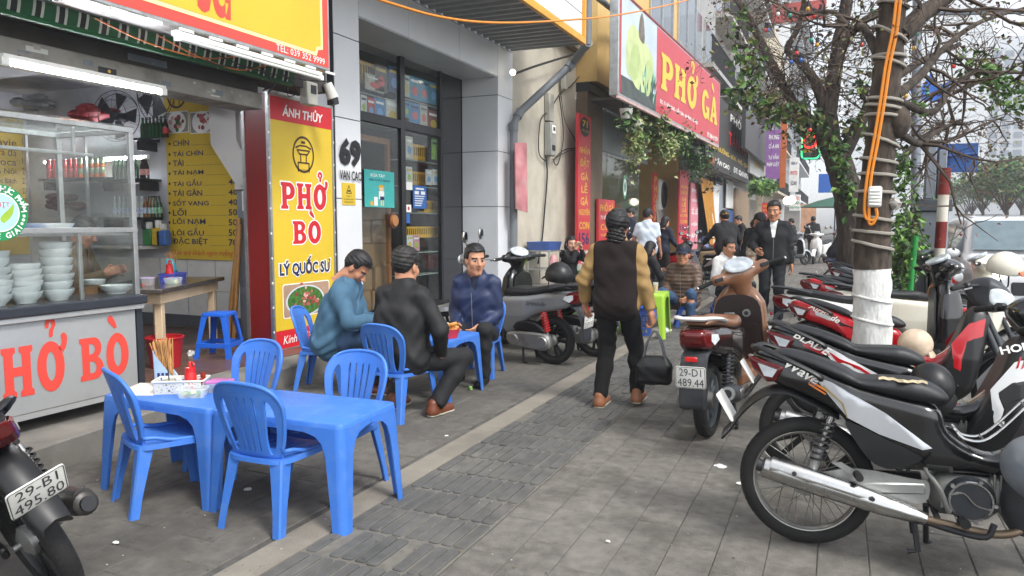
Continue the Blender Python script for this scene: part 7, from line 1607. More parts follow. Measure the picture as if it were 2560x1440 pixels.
def head_geo(t,pos,yaw,pitch,skin,hair,hairkind,hs,h,hat,roll=0.):
 """face and hair in a head frame: +y forward"""
 M=Matrix.Translation(pos) @ Matrix.Rotation(yaw,4,'Z') @ Matrix.Rotation(-pitch,4,'X') @ Matrix.Rotation(roll,4,'Y') @ Matrix.Scale(hs,4)
 lo=(-.11,-.13,-.19);g=grid(lo,(.11,.135,.15),h);X,Y,Z=g;Xa=np.abs(X);ga=(Xa,Y,Z)
 cr=s_ell(g,(0,-.012,.035),(.076,.096,.092))
 d=smin(cr,s_ell(g,(0,.02,-.045),(.060,.070,.078)),.035);d=smin(d,s_cone(ga,(.012,.058,-.108),(.045,.0,-.075),.020,.022),.03)
 d=smin(d,s_cone(ga,(.0,.080,.022),(.042,.068,.024),.013,.010),.016);d=smin(d,s_ell(ga,(.044,.058,-.028),(.022,.022,.026)),.02)
 d=smax(d,-s_ell(ga,(.032,.098,.002),(.019,.014,.012)),.012)
 d=smin(d,s_ell(ga,(.032,.074,.001),(.0145,.0135,.0115)),.004)
 d=smin(d,s_cone(g,(0,.086,.006),(0,.110,-.033),.008,.0135),.012);d=smin(d,s_ell(ga,(.013,.096,-.037),(.009,.011,.008)),.006)
 d=smin(d,s_cone(ga,(0,.089,-.060),(.021,.079,-.061),.0085,.004),.006);d=smin(d,s_cone(ga,(0,.087,-.071),(.018,.078,-.070),.0085,.005),.006)
 d=smin(d,s_ell(ga,(.077,-.008,-.008),(.010,.020,.032)),.008);d=smin(d,s_cone(g,(0,-.022,-.05),(0,-.035,-.19),.050,.056),.03)
 P,Q=surfnet(d,lo,h);C=P[Q].mean(1);ax=np.abs(C[:,0]);y,z=C[:,1],C[:,2]
 k=np.zeros(len(Q),int)
 k[(y > .070) & (np.abs(z-.001) < .0072) & (np.abs(ax-.032) < .0155)]=4;k[(y > .070) & (np.abs(z-.001) < .0066) & (np.abs(ax-.032) < .0075)]=3
 k[(y > .066) & (z > .009) & (z < .0125) & (np.abs(ax-.032) < .017)]=3
 k[(y > .060) & (z > .019+.1*np.maximum(0,ax-.05)) & (z < .028) & (ax > .014) & (ax < .055)]=2;k[(y > .076) & (z >-.074) & (z <-.058) & (ax < .018)]=1
 Pw=P @ np.array(M.to_3x3()).T+np.array(M.translation)
 mb=MB()
 for i,m_ in enumerate((skin,m_lip,hair,m_eye,m_eyew)):mb.mi(m_)
 mb.arr(Pw,Q,skin);mb.m=k.tolist();
 hm=MB()
 if hairkind:
  w_=wrink(g,.0028,7.);hf=cr-.011-.010*np.clip((Z-.05)/.06,0,1)-w_
  line=.074-.035*np.clip((.045-Y)/.03,0,1)-.095*np.clip((-.012-Y)/.05,0,1)
  line=np.where((Xa > .058) & (Y >-.012) & (Y < .03),line-.03,line)
  if hairkind == 'long':line=np.where(Y < .03,-.3,line)
  hd=smax(hf,line-Z,.01)
  if hairkind == 'long':
   hd=smin(hd,smax(s_ell(g,(0,-.05,-.05),(.095,.075,.14))-w_,Y-.02,.02),.02)
  if hairkind == 'ponytail':hd=smax(cr-.016-w_,np.minimum(.045-.12*np.clip(-Y/.06,0,1),.05)-Z,.01);hd=smin(hd,s_ell(g,(0,-.075,-.085),(.08,.05,.09))-w_*3.,.03)
  net(hm,hd,lo,h,hair,M)
 if hat:
  kind,hmat=hat
  if kind == 'cap':
   cp_=smax(s_ell(g,(0,-.008,.045),(.086,.108,.095)),.030-.12*np.minimum(0,Y)*0-Z,.012);net(hm,cp_,lo,h,hmat,M)
   rs=[]
   for i in range(9):
    a=R(-62+124*i/8);rs.append([tuple(M @ Vector(p)) for p in ((.083*math.sin(a),.005+.095*math.cos(a),.042),(.080*math.sin(a),.005+.165*math.cos(a),.030-.02*abs(math.sin(a))),(.080*math.sin(a),.005+.165*math.cos(a),.026-.02*abs(math.sin(a))),(.08*math.sin(a),.005+.09*math.cos(a),.034))])
   hm.rings(rs,hmat)
  elif kind == 'capback':
   cp_=smax(s_ell(g,(0,-.008,.045),(.086,.108,.095)),.025-Z,.012);cp_=smin(cp_,s_box(g,(0,-.125,.035),(.055,.035,.006),.005),.01);net(hm,cp_,lo,h,hmat,M)
  elif kind == 'beret':
   lo2=(-.15,-.17,-.08);g2=grid(lo2,(.15,.15,.2),h);cp_=smax(s_ell(g2,(0,-.022,.045),(.100,.118,.108))-wrink(g2,.003,5.),-.035-g2[2]+.5*np.maximum(0,g2[1]),.03);net(hm,cp_,lo2,h,hmat,M)
  elif kind == 'brim':
   cp_=smax(s_ell(g,(0,-.008,.045),(.086,.108,.095)),.03-Z,.01);net(hm,cp_,lo,h,hmat,M);rs=[]
   for i in range(24):
    a=2*PI*i/24;rs.append([tuple(M @ Vector(p)) for p in ((.08*math.sin(a),.1*math.cos(a),.045),(.14*math.sin(a),.16*math.cos(a),.015),(.08*math.sin(a),.1*math.cos(a),.035))])
   hm.rings(rs,hmat,loop=True)
 return mb,hm
def hand_geo(mb,wrist,d,pn,curl,skin,h=.005,grip=False):
 """palm with five bent fingers; d along fingers, pn palm normal"""
 d=Vector(d).normalized();pn=Vector(pn);pn=(pn-d*pn.dot(d)).normalized();s_=d.cross(pn)
 M=Matrix(((s_.x,d.x,pn.x,wrist[0]),(s_.y,d.y,pn.y,wrist[1]),(s_.z,d.z,pn.z,wrist[2]),(0,0,0,1)))
 lo=(-.07,-.03,-.03);g=grid(lo,(.085,.20,.10),h);f=s_box(g,(0,.048,0),(.040,.046,.015),.014);f=smin(f,s_cone(g,(0,-.02,0),(0,.02,0),.026,.026),.02)
 for i,(x,L) in enumerate(((-.030,.060),(-.010,.070),(.010,.066),(.030,.052))):
  c1,c2,c3=curl*.9,curl*2.0,curl*2.9;p=Vector((x,.090,0));q1=p+Vector((x*.1,math.cos(c1),math.sin(c1)))*L*.5;q2=q1+Vector((0,math.cos(c2),math.sin(c2)))*L*.32;q3=q2+Vector((0,math.cos(c3),math.sin(c3)))*L*.26
  e=smin(s_cone(g,p,q1,.0092,.0085),s_cone(g,q1,q2,.0085,.008),.004);e=smin(e,s_cone(g,q2,q3,.008,.007),.004);f=smin(f,e,.006)
 e=smin(s_cone(g,(.032,.025,.004),(.056,.060,.016+.02*curl),.012,.0105),s_cone(g,(.056,.060,.016+.02*curl),(.050,.088,.030+.03*curl),.0105,.0085),.005);f=smin(f,e,.012)
 net(mb,f,lo,h,skin,M)
def person(label,loc,rz,H=1.66,pose='stand',lean=0.,twist=0.,legs=None,hands=None,head=(0,0),hair=m_hair,hk='short',skin='mid',top=None,bottom=None,shoes=m_shoeb,hat=None,inner=None,h=.013,seat=.38,sleeve=1.,puff=0.,bulk=0.,opening=None,skirt=None,hs=1.06,vest=None,curl=(.5,.5),pn=None,sock=None,roll=0.,hem=.10,poles=None,wr=1.35,loose=.003):
 """legs/hands: targets in the figure's frame (x right, y forward, z up); joints solved by two-bone reach"""
 s=H/1.70;t=thing('person',label,'person',loc,rz);sk=SKIN[skin]
 pz=(.93*s) if pose == 'stand' else seat+.085
 pel=Vector((0,0,pz));up=Vector((0,math.sin(lean),math.cos(lean)));fwd=Vector((0,math.cos(lean),-math.sin(lean)))
 Rt=Matrix.Rotation(twist,3,'Z');rx=Rt @ Vector((1,0,0));fwd=Rt @ fwd if abs(twist) > 0 else fwd
 chest=pel+up*.30*s;neck=pel+up*.515*s;hd=neck+(up*.152+fwd*.028)*s
 sh=[neck+rx*(sg*.172*s)-up*.062*s for sg in (-1,1)];hip=[pel+Vector((sg*.088*s,0,-.02)) for sg in (-1,1)]
 legs=legs or [(-.10,.03,.075),(.10,-.02,.075)];hands=hands or [(-.27,.05,pz-.12),(.27,.05,pz-.12)]
 kp=(0,1,.12) if pose == 'stand' else (0,.8,1)
 KN,AN,EL,WR=[],[],[],[]
 for i in (0,1):
  k,a=ik(hip[i],legs[i],.425*s,.425*s,(((-.25,.25)[i] if pose != 'stand' else 0),kp[1],kp[2]));KN.append(k);AN.append(a)
  pl=(poles[i] if poles else ((-.45,.45)[i],-.8,-.3));e,w_=ik(sh[i],hands[i],.285*s,.255*s,pl);EL.append(e);WR.append(w_)
 pts=[pel,neck,hd]+KN+AN+EL+WR+sh;mg=.2
 lo=[min(p[k] for p in pts)-mg for k in range(3)];hi=[max(p[k] for p in pts)+mg for k in range(3)];lo[2]=max(lo[2],-.02);g=grid(lo,hi,h);X,Y,Z=g
 # torso
 tor=s_cone(g,pel-rx*.07*s,pel+rx*.07*s,.105*s,.105*s);tor=smin(tor,s_cone(g,pel+up*.12*s-rx*.045*s,pel+up*.12*s+rx*.045*s,(.098+bulk)*s,(.098+bulk)*s),.09)
 tor=smin(tor,s_cone(g,chest-rx*.07*s,chest+rx*.07*s,(.105+bulk*.6)*s,(.105+bulk*.6)*s),.10);tor=smin(tor,s_cone(g,sh[0]+rx*.03,sh[1]-rx*.03,.058*s,.058*s),.06);tor=smin(tor,s_cone(g,neck-up*.03,neck+up*.05*s,.060*s,.052*s),.07)
 ua=[s_cone(g,sh[i],EL[i],.056*s,.043*s) for i in (0,1)];fa=[s_cone(g,EL[i],WR[i],.043*s,.029*s) for i in (0,1)]
 th=[s_cone(g,hip[i],KN[i],.086*s,.058*s) for i in (0,1)];sn=[smin(s_cone(g,KN[i],KN[i].lerp(AN[i],.35),.055*s,.056*s),s_cone(g,KN[i].lerp(AN[i],.35),AN[i],.056*s,.036*s),.03) for i in (0,1)]
 arms=[smin(ua[i],fa[i],.025) for i in (0,1)];body=tor
 for a in arms:body=smin(body,a,.045)
 leg=[smin(th[i],sn[i],.03) for i in (0,1)];lg=np.minimum(leg[0],leg[1]);body2=smin(body,lg,.05)
 hb,hm=head_geo(t,hd,twist+head[0],head[1],sk,hair,hk,s*hs,min(.006,h*.5) if h < .02 else .009,hat,roll)
 net(hb,body2+.004,lo,h,sk)
 for i in (0,1):
  if hands[i] is not None:
   dd=(WR[i]-EL[i]);nrm=pn[i] if pn else ((1,0,0) if i == 0 else (-1,0,0));hand_geo(hb,WR[i],dd,nrm,curl[i],sk,.005 if h < .016 else .008)
 for i in (0,1):
  hb.ball(tuple(AN[i]+Vector((0,.05,-.045))),(.035,.09,.03),8,sk,6)
 b_=hb.build('body',t,ang=70,fixn=False)
 if hm.n:hm.build('hair' if not hat else 'hair_and_hat',t,ang=60,fixn=True)
 def along(a,b):a=np.array(a);d=np.array(b)-a;L=np.linalg.norm(d);d /= L;return (X-a[0])*d[0]+(Y-a[1])*d[1]+(Z-a[2])*d[2],L
 vz=(X-pel.x)*up.x+(Y-pel.y)*up.y+(Z-pel.z)*up.z
 # trousers or skirt
 if bottom:
  f=smin(np.minimum(leg[0]-.014,leg[1]-.014),s_cone(g,pel-rx*.07*s,pel+rx*.07*s,.108*s,.108*s)-.006,.06)
  for i in (0,1):
   al,L=along(KN[i],AN[i]);wide=s_cone(g,KN[i],AN[i]+Vector((0,-.01,.0)),.066*s,.064*s);f=np.minimum(f,smax(wide,al-L+.005,.006))
   f=np.where((al > L+.0) & (sn[i] < .09),np.maximum(f,al-L),f)
  f=np.where(np.minimum(th[0],th[1]) < .035,f,smax(f,vz-.07*s,.01))+wrink(g,.0035*wr,1.1,2.);f=np.maximum(f,.06*s-Z) if pose == 'stand' else f
  m=MB();net(m,f,lo,h,bottom);m.build('trousers',t,ang=70,fixn=False)
 if skirt:
  f=smax(s_cone(g,pel+up*.06,(pel.x+.02,pel.y+.02,.22),.12*s,.24*s)+wrink(g,.008,.5),np.maximum(vz-.1,.22-Z),.01);m=MB();net(m,f,lo,h,skirt);m.build('skirt',t,ang=70,fixn=False)
 # top
 if top:
  f=tor-.013-loose-puff-bulk*.3;low=s_cone(g,pel-rx*.075*s,pel+rx*.075*s,(.118+bulk)*s+puff,(.118+bulk)*s+puff);f=smin(f,low,.06)
  rid=0
  if puff:rid=puff*.75*np.abs(np.sin(vz*PI/.052))
  f=f+rid;ftor=f
  for i in (0,1):
   al,L=along(EL[i],WR[i]);a1,L1=along(sh[i],EL[i])
   ff=smin(ua[i]-.012-loose-puff*.8,fa[i]-.012-loose-puff*.7,.02)
   if puff:ff=ff+puff*.7*np.abs(np.sin((a1)*PI/.055))
   cut=(al-(L-.015)) if sleeve >= 1 else (a1-L1*sleeve)
   ff=smax(ff,cut,.008);f=smin(f,ff,.035)
   if sleeve < 1:f=np.where((fa[i] < .03) & (a1 > L1*sleeve+.01),np.maximum(f,.02),f)
  f=smax(f,-(vz+hem*s),.012);collar=s_cone(g,neck-up*.02,neck+up*.058*s+fwd*.015,.082*s,.076*s);f=smin(f,smax(collar,vz-.578*s,.006),.02)
  f=smax(f,vz-.584*s,.008)+wrink(g,.0045*wr,.9)
  if opening:
   Lx=X*rx.x+Y*rx.y;Fy=(X-neck.x)*fwd.x+(Y-neck.y)*fwd.y;f=smax(f,-smax(np.abs(Lx)-(.015+.16*np.clip(vz-opening*s,0,1)),-(Fy-.03)*0-(vz-opening*s),.01)+np.where(Fy > .0,0,1.),.006)
  m=MB();net(m,f,lo,h,top);jk=m.build('jacket' if sleeve >= 1 else 'shirt',t,ang=70,fixn=False)
  if vest:
   vf=smax(ftor-.016,np.maximum(-(vz+hem*1.25*s),np.abs((X-pel.x)*rx.x+(Y-pel.y)*rx.y)-.2*s),.02)+wrink(g,.0045,.9);vf=smax(vf,vz-.55*s,.01);m=MB();net(m,vf,lo,h,vest);m.build('vest',t,ang=70,fixn=False)
  if inner:
   f2=smax(tor-.010,np.maximum(vz-.555*s,-(vz-.05)),.01);f2=smin(f2,smax(s_cone(g,neck-up*.02,neck+up*.05*s,.073*s,.068*s),vz-.575*s,.006),.015);m=MB();net(m,f2,lo,h,inner);m.build('inner_shirt',t,ang=70,fixn=False)
  if opening or puff:
   m=MB();pz_=[]
   for k in range(9):
    v=-.06+k*(((opening or .45)+.05)/8)*s;c=pel+up*v;r=.0;
    pz_.append(c+fwd*((.128+bulk+puff)*s+.012))
   m.tube(pz_,.004,5,m_cast);m.build('zip',jk)
 # shoes
 for i in (0,1):
  a=AN[i];kd=Vector((KN[i].x-a.x,KN[i].y-a.y,0));fd=Vector((0,1,0)) if pose == 'stand' else (Vector((kd.x*.6,.6,0)).normalized())
  if pose != 'stand' and a.y <-.05:fd=Vector((0,1,0))
  hz=a.z-.075;lo2=(a.x-.16,a.y-.16,hz-.01);g2=grid(lo2,(a.x+.2,a.y+.28,hz+.16),.008);fz=fd*.15+Vector((0,0,0))
  b0=Vector((a.x,a.y,hz))-fd*.045+Vector((0,0,.04));b1=Vector((a.x,a.y,hz))+fd*.155+Vector((0,0,.028));f=s_cone(g2,b0,b1,.042,.040);f=smin(f,s_cone(g2,b0+fd*.01,b0+fd*.01+Vector((0,0,.055)),.040,.040),.03);f=smax(f,(hz+.013)-g2[2],.004);m=MB();net(m,f,lo2,.008,shoes)
  f=smax(smin(s_cone(g2,b0,b1,.046,.044),s_cone(g2,b0,b1,.046,.044),.01),np.maximum(g2[2]-hz-.016,hz+.001-g2[2]),.003);net(m,f,lo2,.008,m_sole if shoes is not m_shoeb else m_dark);m.build('shoe',t,ang=60,fixn=False)
 return t
c_=cloth
# --- the three men at the near table
person('seated man in teal jacket pouring from a bottle over his bowl',(-3.93,5.10,0),-1.25,1.68,'sit',.30,0,[(-.10,.40,.075),(.13,.36,.075)],[(-.10,.42,.62),(.16,.47,.64)],(.0,.75),skin='tan',top=c_('teal','#3c6078'),bottom=c_('denim','#2f4a6a'),shoes=m_shoebr,h=.010,seat=.345,bulk=.03,curl=(.7,.8),hem=.22,hs=1.1,wr=2.2,loose=.012)
person('seated man in black bomber jacket seen from behind',(-2.95,4.64,0),-.10,1.72,'sit',.06,0,[(-.16,.12,.075),(.24,.10,.075)],[(-.22,.34,.50),(.25,.16,.44)],(.05,.12),hair=m_hairg,skin='mid',top=c_('black','#090a0c',.7),bottom=c_('charcoal','#0f1013'),shoes=m_shoebr,h=.010,seat=.345,bulk=.035,hem=.10,hs=1.1,poles=[(-.6,-.5,-.3),(.9,-.4,-.2)])
person('seated man in navy zip jacket looking away from the table',(-3.05,6.14,0),PI+.12,1.70,'sit',.10,0,[(-.16,.34,.075),(.10,.28,.075)],[(-.10,.26,.50),(.12,.26,.50)],(.72,.05),skin='mid',top=c_('navyblue','#16264a',.55),bottom=c_('charcoal','#0f1013'),shoes=m_shoeb,h=.010,seat=.345,bulk=.025,opening=.40,inner=c_('navytee','#232a3c'),hem=.12,hs=1.1)
bt=thing('bottle','clear glass bottle in the hand of the man in the teal jacket','bottle',(-3.47,5.27,.62));bt.rotation_euler=(0,1.9,.35)
mb=MB();mb.lathe([(.001,0),(.032,0),(.033,.10),(.014,.15),(.013,.19)],16,pbr('glass_bottle','#b8c4b4',.05,alpha=.5,var=0));mb.build('glass_body',bt,loc=(0,0,-.05));mb=MB();mb.lathe([(.001,.004),(.029,.004),(.03,.07),(.001,.07)],14,pbr('vinegar','#c8bd8a',.1,var=0));mb.build('vinegar',bt,loc=(0,0,-.05))
# --- walking and standing
person('woman in maroon vest, mustard sleeves and dark beret walking away with a handbag',(-1.55,5.50,0),.03,1.49,'stand',-.02,0,[(-.11,-.03,.075),(.15,.12,.10)],[(-.28,.10,.80),(.28,.02,.68)],(0,.05),hk='ponytail',skin='tan',loose=.006,top=c_('mustard','#9a7c4c'),vest=c_('maroon','#170b09',.95),bottom=c_('blacktr','#070708',.95),shoes=pbr('shoe_tan','#8a5a3c',.5),hat=('beret',pbr('leather_black','#0b0b0d',.55,var=.1)),h=.011,hem=.13,bulk=.005,curl=(.5,1.0),wr=1.6)
hbg=thing('handbag','black soft handbag hanging from the hand of the woman in the maroon vest','bag',(-1.26,5.54,.20),.1);g=grid((-.2,-.12,-.03),(.2,.12,.32),.010);f=smin(s_box(g,(0,0,.085),(.135,.055,.085),.035),s_box(g,(0,0,.15),(.105,.03,.07),.03),.05)+wrink(g,.004);P,Q=surfnet(f,(-.2,-.12,-.03),.010);mb=MB();mb.arr(P,Q,pbr('bag_black','#0f0f11',.45,var=.1));mb.build('bag_body',hbg,ang=60,fixn=False)
for y in (-.035,.035):mb=MB();mb.tube(spline([(-.08,y,.21),(-.05,y,.33),(0,y*.4,.41),(.05,y,.33),(.08,y,.21)],5),.007,6,pbr('strap_grey','#55565a',.5));mb.build('handle',hbg)
person('man in black zip jacket and white shirt walking toward the tables',(-.86,11.1,0),PI+.12,1.70,'stand',0,0,[(-.10,.05,.075),(.11,-.05,.075)],[(-.26,.03,.80),(.22,.24,1.05)],(-.25,.05),skin='tan',top=c_('blackzip','#090b11',.8),inner=pbr('cloth_white','#d8d8d6',.8,var=.05),opening=.30,bottom=c_('navytr','#0b1019'),shoes=m_shoeb,h=.013,bulk=.02,hem=.10,hs=1.12)
person('man in white short-sleeved shirt and dark cap standing by the noodle shop',(-3.55,14.8,0),.15,1.69,'stand',0,0,[(-.11,.02,.075),(.11,0,.075)],[(-.22,.25,1.0),(.28,.04,.80)],(-.55,.1),skin='tan',top=pbr('cloth_paleblue','#c9d4e2',.8,var=.06),sleeve=.72,bottom=c_('greytr','#4e4a48'),hat=('cap',c_('navycap','#18203a')),h=.016,bulk=.02,hem=.17,hs=1.1)
person('man in brown padded jacket and navy cap sitting by the green table',(-1.95,10.38,0),PI-.12,1.66,'sit',.12,0,[(-.20,.36,.075),(.16,.30,.075)],[(-.16,.36,.44),(.16,.32,.42)],(.1,-.02),skin='tan',top=c_('brownpad','#5a4638',.5),bottom=c_('denim','#2f4a6a'),hat=('cap',c_('navycap2','#1b2238')),h=.013,seat=.27,puff=.016,bulk=.02,hem=.12,hs=1.14,inner=c_('browntee','#4a3c32'))
person('man in white shirt smoking, seated past the brown padded jacket',(-1.62,11.62,0),PI+.9,1.68,'sit',.14,0,[(-.18,.34,.075),(.15,.32,.075)],[(-.1,.34,.62),(.16,.32,.50)],(.1,.12),skin='mid',top=pbr('cloth_white','#d8d8d6',.8,var=.05),bottom=c_('charcoal','#0f1013'),h=.015,seat=.33,bulk=.01,hs=1.12)
cg=MB();p_=Vector((-1.62,11.62,0));p0=VY(1779,648,11.5);cg.cyl(p0,p0+Vector((-.07,-.03,.0)),.005,n=6,mat=m_white);tag(cg.build('cigarette'),'cigarette in the mouth of the seated man in the white shirt','cigarette')
person('woman in black dress with long dark hair seated with her back turned',(-2.92,12.05,0),-.7,1.58,'sit',.12,0,[(-.14,.34,.075),(.12,.34,.075)],[(-.1,.32,.62),(.14,.34,.62)],(.15,.35),hk='long',skin='pale',top=c_('blackdress','#0e0e11'),bottom=c_('blackdress','#0e0e11'),h=.016,seat=.30,hs=1.08)
person('man in dark jacket and yellow back-turned cap bending over a motorbike',(-2.05,15.2,0),.35,1.70,'stand',.35,0,[(-.12,-.02,.075),(.12,.02,.075)],[(-.36,.45,1.02),(.30,.42,.95)],(.1,.25),skin='tan',top=c_('darkgrey','#0f1013'),bottom=c_('charcoal','#0f1013'),hat=('capback',c_('yellowcap','#c89a34')),h=.017,bulk=.03,hs=1.1)
person('woman in black velvet jacket and floral skirt stooping beside the walking man',(-1.32,12.9,0),PI+.5,1.62,'stand',.38,0,[(-.10,.03,.075),(.10,0,.075)],[(-.42,.30,.80),(.25,.25,.80)],(.2,.6),hk='ponytail',skin='mid',top=c_('velvet','#0c0c0f',.95),skirt=None,opening=.22,inner=pbr('cloth_floral','#c8b8a0',.8,var=.5,scale=26),h=.015,hs=1.1,shoes=m_shoeb)
o=[x for x in bpy.data.objects if x.get('label','').startswith('woman in black velvet')][0]
g=grid((-.4,-.35,.15),(.4,.4,1.05),.016);f=smax(s_cone(g,(0,0,.92),(.0,.04,.30),.115,.26)+wrink(g,.014,.35),np.maximum(g[2]-.98,.28-g[2]),.01);P,Q=surfnet(f,(-.4,-.35,.15),.016);mb=MB()
fm=bpy.data.materials.new('cloth_floral_print');fm.use_nodes=True;n_=fm.node_tree.nodes;vo=n_.new('ShaderNodeTexVoronoi');vo.inputs['Scale'].default_value=16;cr=n_.new('ShaderNodeValToRGB');tc=n_.new('ShaderNodeTexCoord');L_=fm.node_tree.links;L_.new(tc.outputs['Object'],vo.inputs['Vector']);L_.new(vo.outputs['Color'],cr.inputs[0]);cr.color_ramp.interpolation='CONSTANT'
for k,(ps,cc) in enumerate(((0,'#d8cbb0'),(.42,'#c86a3a'),(.52,'#d8cbb0'),(.62,'#6a8a9a'),(.68,'#cfae6a'),(.78,'#d8cbb0'),(.92,'#a03a34'))):
 e=cr.color_ramp.elements[0] if k == 0 else cr.color_ramp.elements.new(ps);e.position=ps;e.color=(*lin(cc),1)
cr.color_ramp.elements.remove(cr.color_ramp.elements[-1]);L_.new(cr.outputs[0],n_['Principled BSDF'].inputs['Base Color']);n_['Principled BSDF'].inputs['Roughness'].default_value=.8
mb.arr(P,Q,fm);mb.build('skirt',o,ang=70,fixn=False)
person('woman in black top taking a photo with her phone beside the plaster wall',(-4.5,12.75,0),PI+1.05,1.58,'sit',.05,0,[(-.14,.34,.075),(.12,.34,.075)],[(-.03,.30,1.0),(.05,.26,.98)],(-.25,.05),hk='long',skin='pale',top=c_('blacktop','#0d0d10'),bottom=c_('charcoal','#0f1013'),h=.014,seat=.36,hs=1.16,curl=(.6,.6),poles=[(-.4,0,-1),(.4,0,-1)])
mb=MB();p_=VY(1408,636,12.45);mb.cbox(p_,(.085,.012,.16),m_gloss,.006);mb.cbox(p_+Vector((-.02,-.007,.05)),(.025,.004,.03),m_dark,.002);tag(mb.build('phone'),'black phone held up by the woman in the black top','phone')
stool('low blue stool under the woman holding up a phone',-4.5,12.75,0,.2,SM3)
# --- inside and far
person('man in khaki jacket eating noodles behind the counter glass',(-6.55,4.62,FLZ),-.95,1.66,'sit',.18,0,[(-.14,.34,.075),(.12,.34,.075)],[(-.12,.38,.80),(.16,.36,.80)],(.05,.35),skin='tan',top=c_('khaki','#6a583e'),bottom=c_('charcoal','#0f1013'),h=.014,seat=.45,bulk=.03,inner=c_('scarf','#2a2622'),opening=.36,hs=1.1)
stool('blue plastic stool under the man eating behind the counter glass',-6.55,4.62,FLZ+.006,.2,SM)
person('cook in black cap and navy striped jacket in the noodle shop doorway',(-4.55,17.6,.1),PI*.5+.3,1.68,'stand',.12,0,[(-.1,0,.075),(.1,0,.075)],[(-.2,.35,.95),(.2,.35,.95)],(.2,.2),skin='mid',top=c_('navyjk','#141b30'),bottom=c_('charcoal','#0f1013'),hat=('cap',c_('blackcap','#101012')),h=.018,bulk=.02,hs=1.1)
person('woman in navy jacket standing past the man in the short-sleeved shirt',(-3.55,16.2,0),-.5,1.56,'stand',.1,0,None,[(-.2,.3,.9),(.2,.3,.9)],(.2,.4),hk='ponytail',skin='mid',top=c_('navyjk','#141b30'),bottom=c_('charcoal','#0f1013'),h=.018,hs=1.1)
person('man in dark jacket bending among the parked motorbikes past the yellow cap',(-2.35,21.5,0),1.9,1.66,'stand',.35,0,None,[(-.2,.4,.9),(.2,.4,.9)],(0,.3),skin='mid',top=c_('darkgrey','#0f1013'),bottom=c_('charcoal','#0f1013'),h=.02,bulk=.03)
person('man in dark grey jacket walking away beside the white scooter',(-.94,30.6,0),-.05,1.68,'stand',.02,0,[(-.09,.16,.075),(.10,-.18,.09)],[(-.3,.1,.85),(.3,-.05,.82)],(0,0),skin='tan',top=c_('darkgrey','#0f1013'),bottom=c_('navytr','#0b1019'),h=.022,bulk=.04)
person('person in dark top and pink trousers sitting on a far motorbike',(-1.45,27.2,.35),1.3,1.6,'sit',.1,0,[(-.3,.2,.1),(.3,.2,.1)],[(-.25,.4,.75),(.25,.4,.75)],(0,.1),skin='mid',top=c_('darkgrey','#0f1013'),bottom=c_('pinktr','#c0909a'),h=.022,seat=.42)
person('person in blue brimmed hat bending over a motorbike behind the trunk',(-.02,13.6,0),-1.1,1.66,'stand',.5,0,None,[(-.2,.5,.75),(.2,.5,.75)],(-.2,.3),skin='mid',hair=m_hair,top=c_('bluegrey','#1c2430'),bottom=c_('navytr','#0b1019'),hat=('brim',c_('bluehat','#24406a')),h=.018,bulk=.02)
person('rider in grey jacket on the far black scooter',(.2,31.7,.32),PI-1.8+1.5,1.66,'sit',.1,0,[(-.2,.3,.1),(.2,.3,.1)],[(-.3,.5,.75),(.3,.5,.75)],(0,0),skin='mid',top=c_('greyjk','#4a4c50'),bottom=c_('charcoal','#0f1013'),h=.022,seat=.42,hat=('cap',m_pgrey))
# ================================================================== trees
m_bark=pbr('bark_dark','#443b33',.95,var=.6,scale=22,bump=.9,bscale=45,stretch=(1,1,.3),dirt=.85,dirtcol='#1a1613',dscale=14)
m_lime=pbr('lime_wash','#d6d6d2',.9,var=.06,bump=.8,bscale=50,stretch=(1,1,.35),dirt=.5,dirtcol='#77726a',dscale=16)
m_twig=pbr('twig','#4d423a',.95,var=.3)
LF=[pbr('leaf_'+k,c,.5,var=.25,scale=3,rnd=.1) for k,c in (('green','#41652a'),('dark','#27401e'),('light','#668a3a'),('olive','#6a6a38'),('brown','#5a4030'))]
def leafs(mb,c,n,sp,size,mats,q,droop=.3):
 for _ in range(n):
  p=Vector(c)+Vector((q.gauss(0,sp[0]),q.gauss(0,sp[1]),q.gauss(0,sp[2])));s=size*q.uniform(.6,1.3)
  d=Vector((q.gauss(0,1),q.gauss(0,1),q.gauss(-droop,.6))).normalized();r=d.cross(Vector((q.gauss(0,1),q.gauss(0,1),q.gauss(0,1)))).normalized();nn=d.cross(r)*.18
  mb.add([p,p+(d*.45+r*.32+nn)*s,p+d*s,p+(d*.45-r*.32+nn)*s],[(0,1,2),(0,2,3)],q.choice(mats))
def trunk(mb,pts,rad,mat,q,n=12,rough=.10):
 P=spline([(*p,r) for p,r in zip(pts,rad)],5);c=[Vector(p[:3]) for p in P];rs=[]
 for i,p in enumerate(P):
  t=(c[min(i+1,len(c)-1)]-c[max(i-1,0)]).normalized();u_=t.cross(Vector((.3,1,.2))).normalized();v_=t.cross(u_)
  rs.append([c[i]+(u_*math.cos(2*PI*k/n)+v_*math.sin(2*PI*k/n))*p[3]*(1+q.uniform(-rough,rough)) for k in range(n)])
 mb.rings(rs,mat)
def twigs(mb,a,d,L,r,depth,q,tips):
 pts=[Vector(a)];dd=Vector(d).normalized();n=4
 for i in range(n):
  dd=(dd+Vector((q.gauss(0,.28),q.gauss(0,.28),q.gauss(.0,.25)))).normalized();pts.append(pts[-1]+dd*L/n)
 mb.tube(pts,[max(.0022,r*(1-.7*i/n)) for i in range(n+1)],4 if r > .01 else 3,m_twig,caps=False)
 if depth == 0:tips.append(pts[-1]);return
 for k in range(q.randint(2,3)):i=q.randint(1,n);twigs(mb,pts[i],(dd+Vector((q.gauss(0,.9),q.gauss(0,.9),q.gauss(-.05,.7)))).normalized(),L*q.uniform(.5,.8),r*.55,depth-1,q,tips)
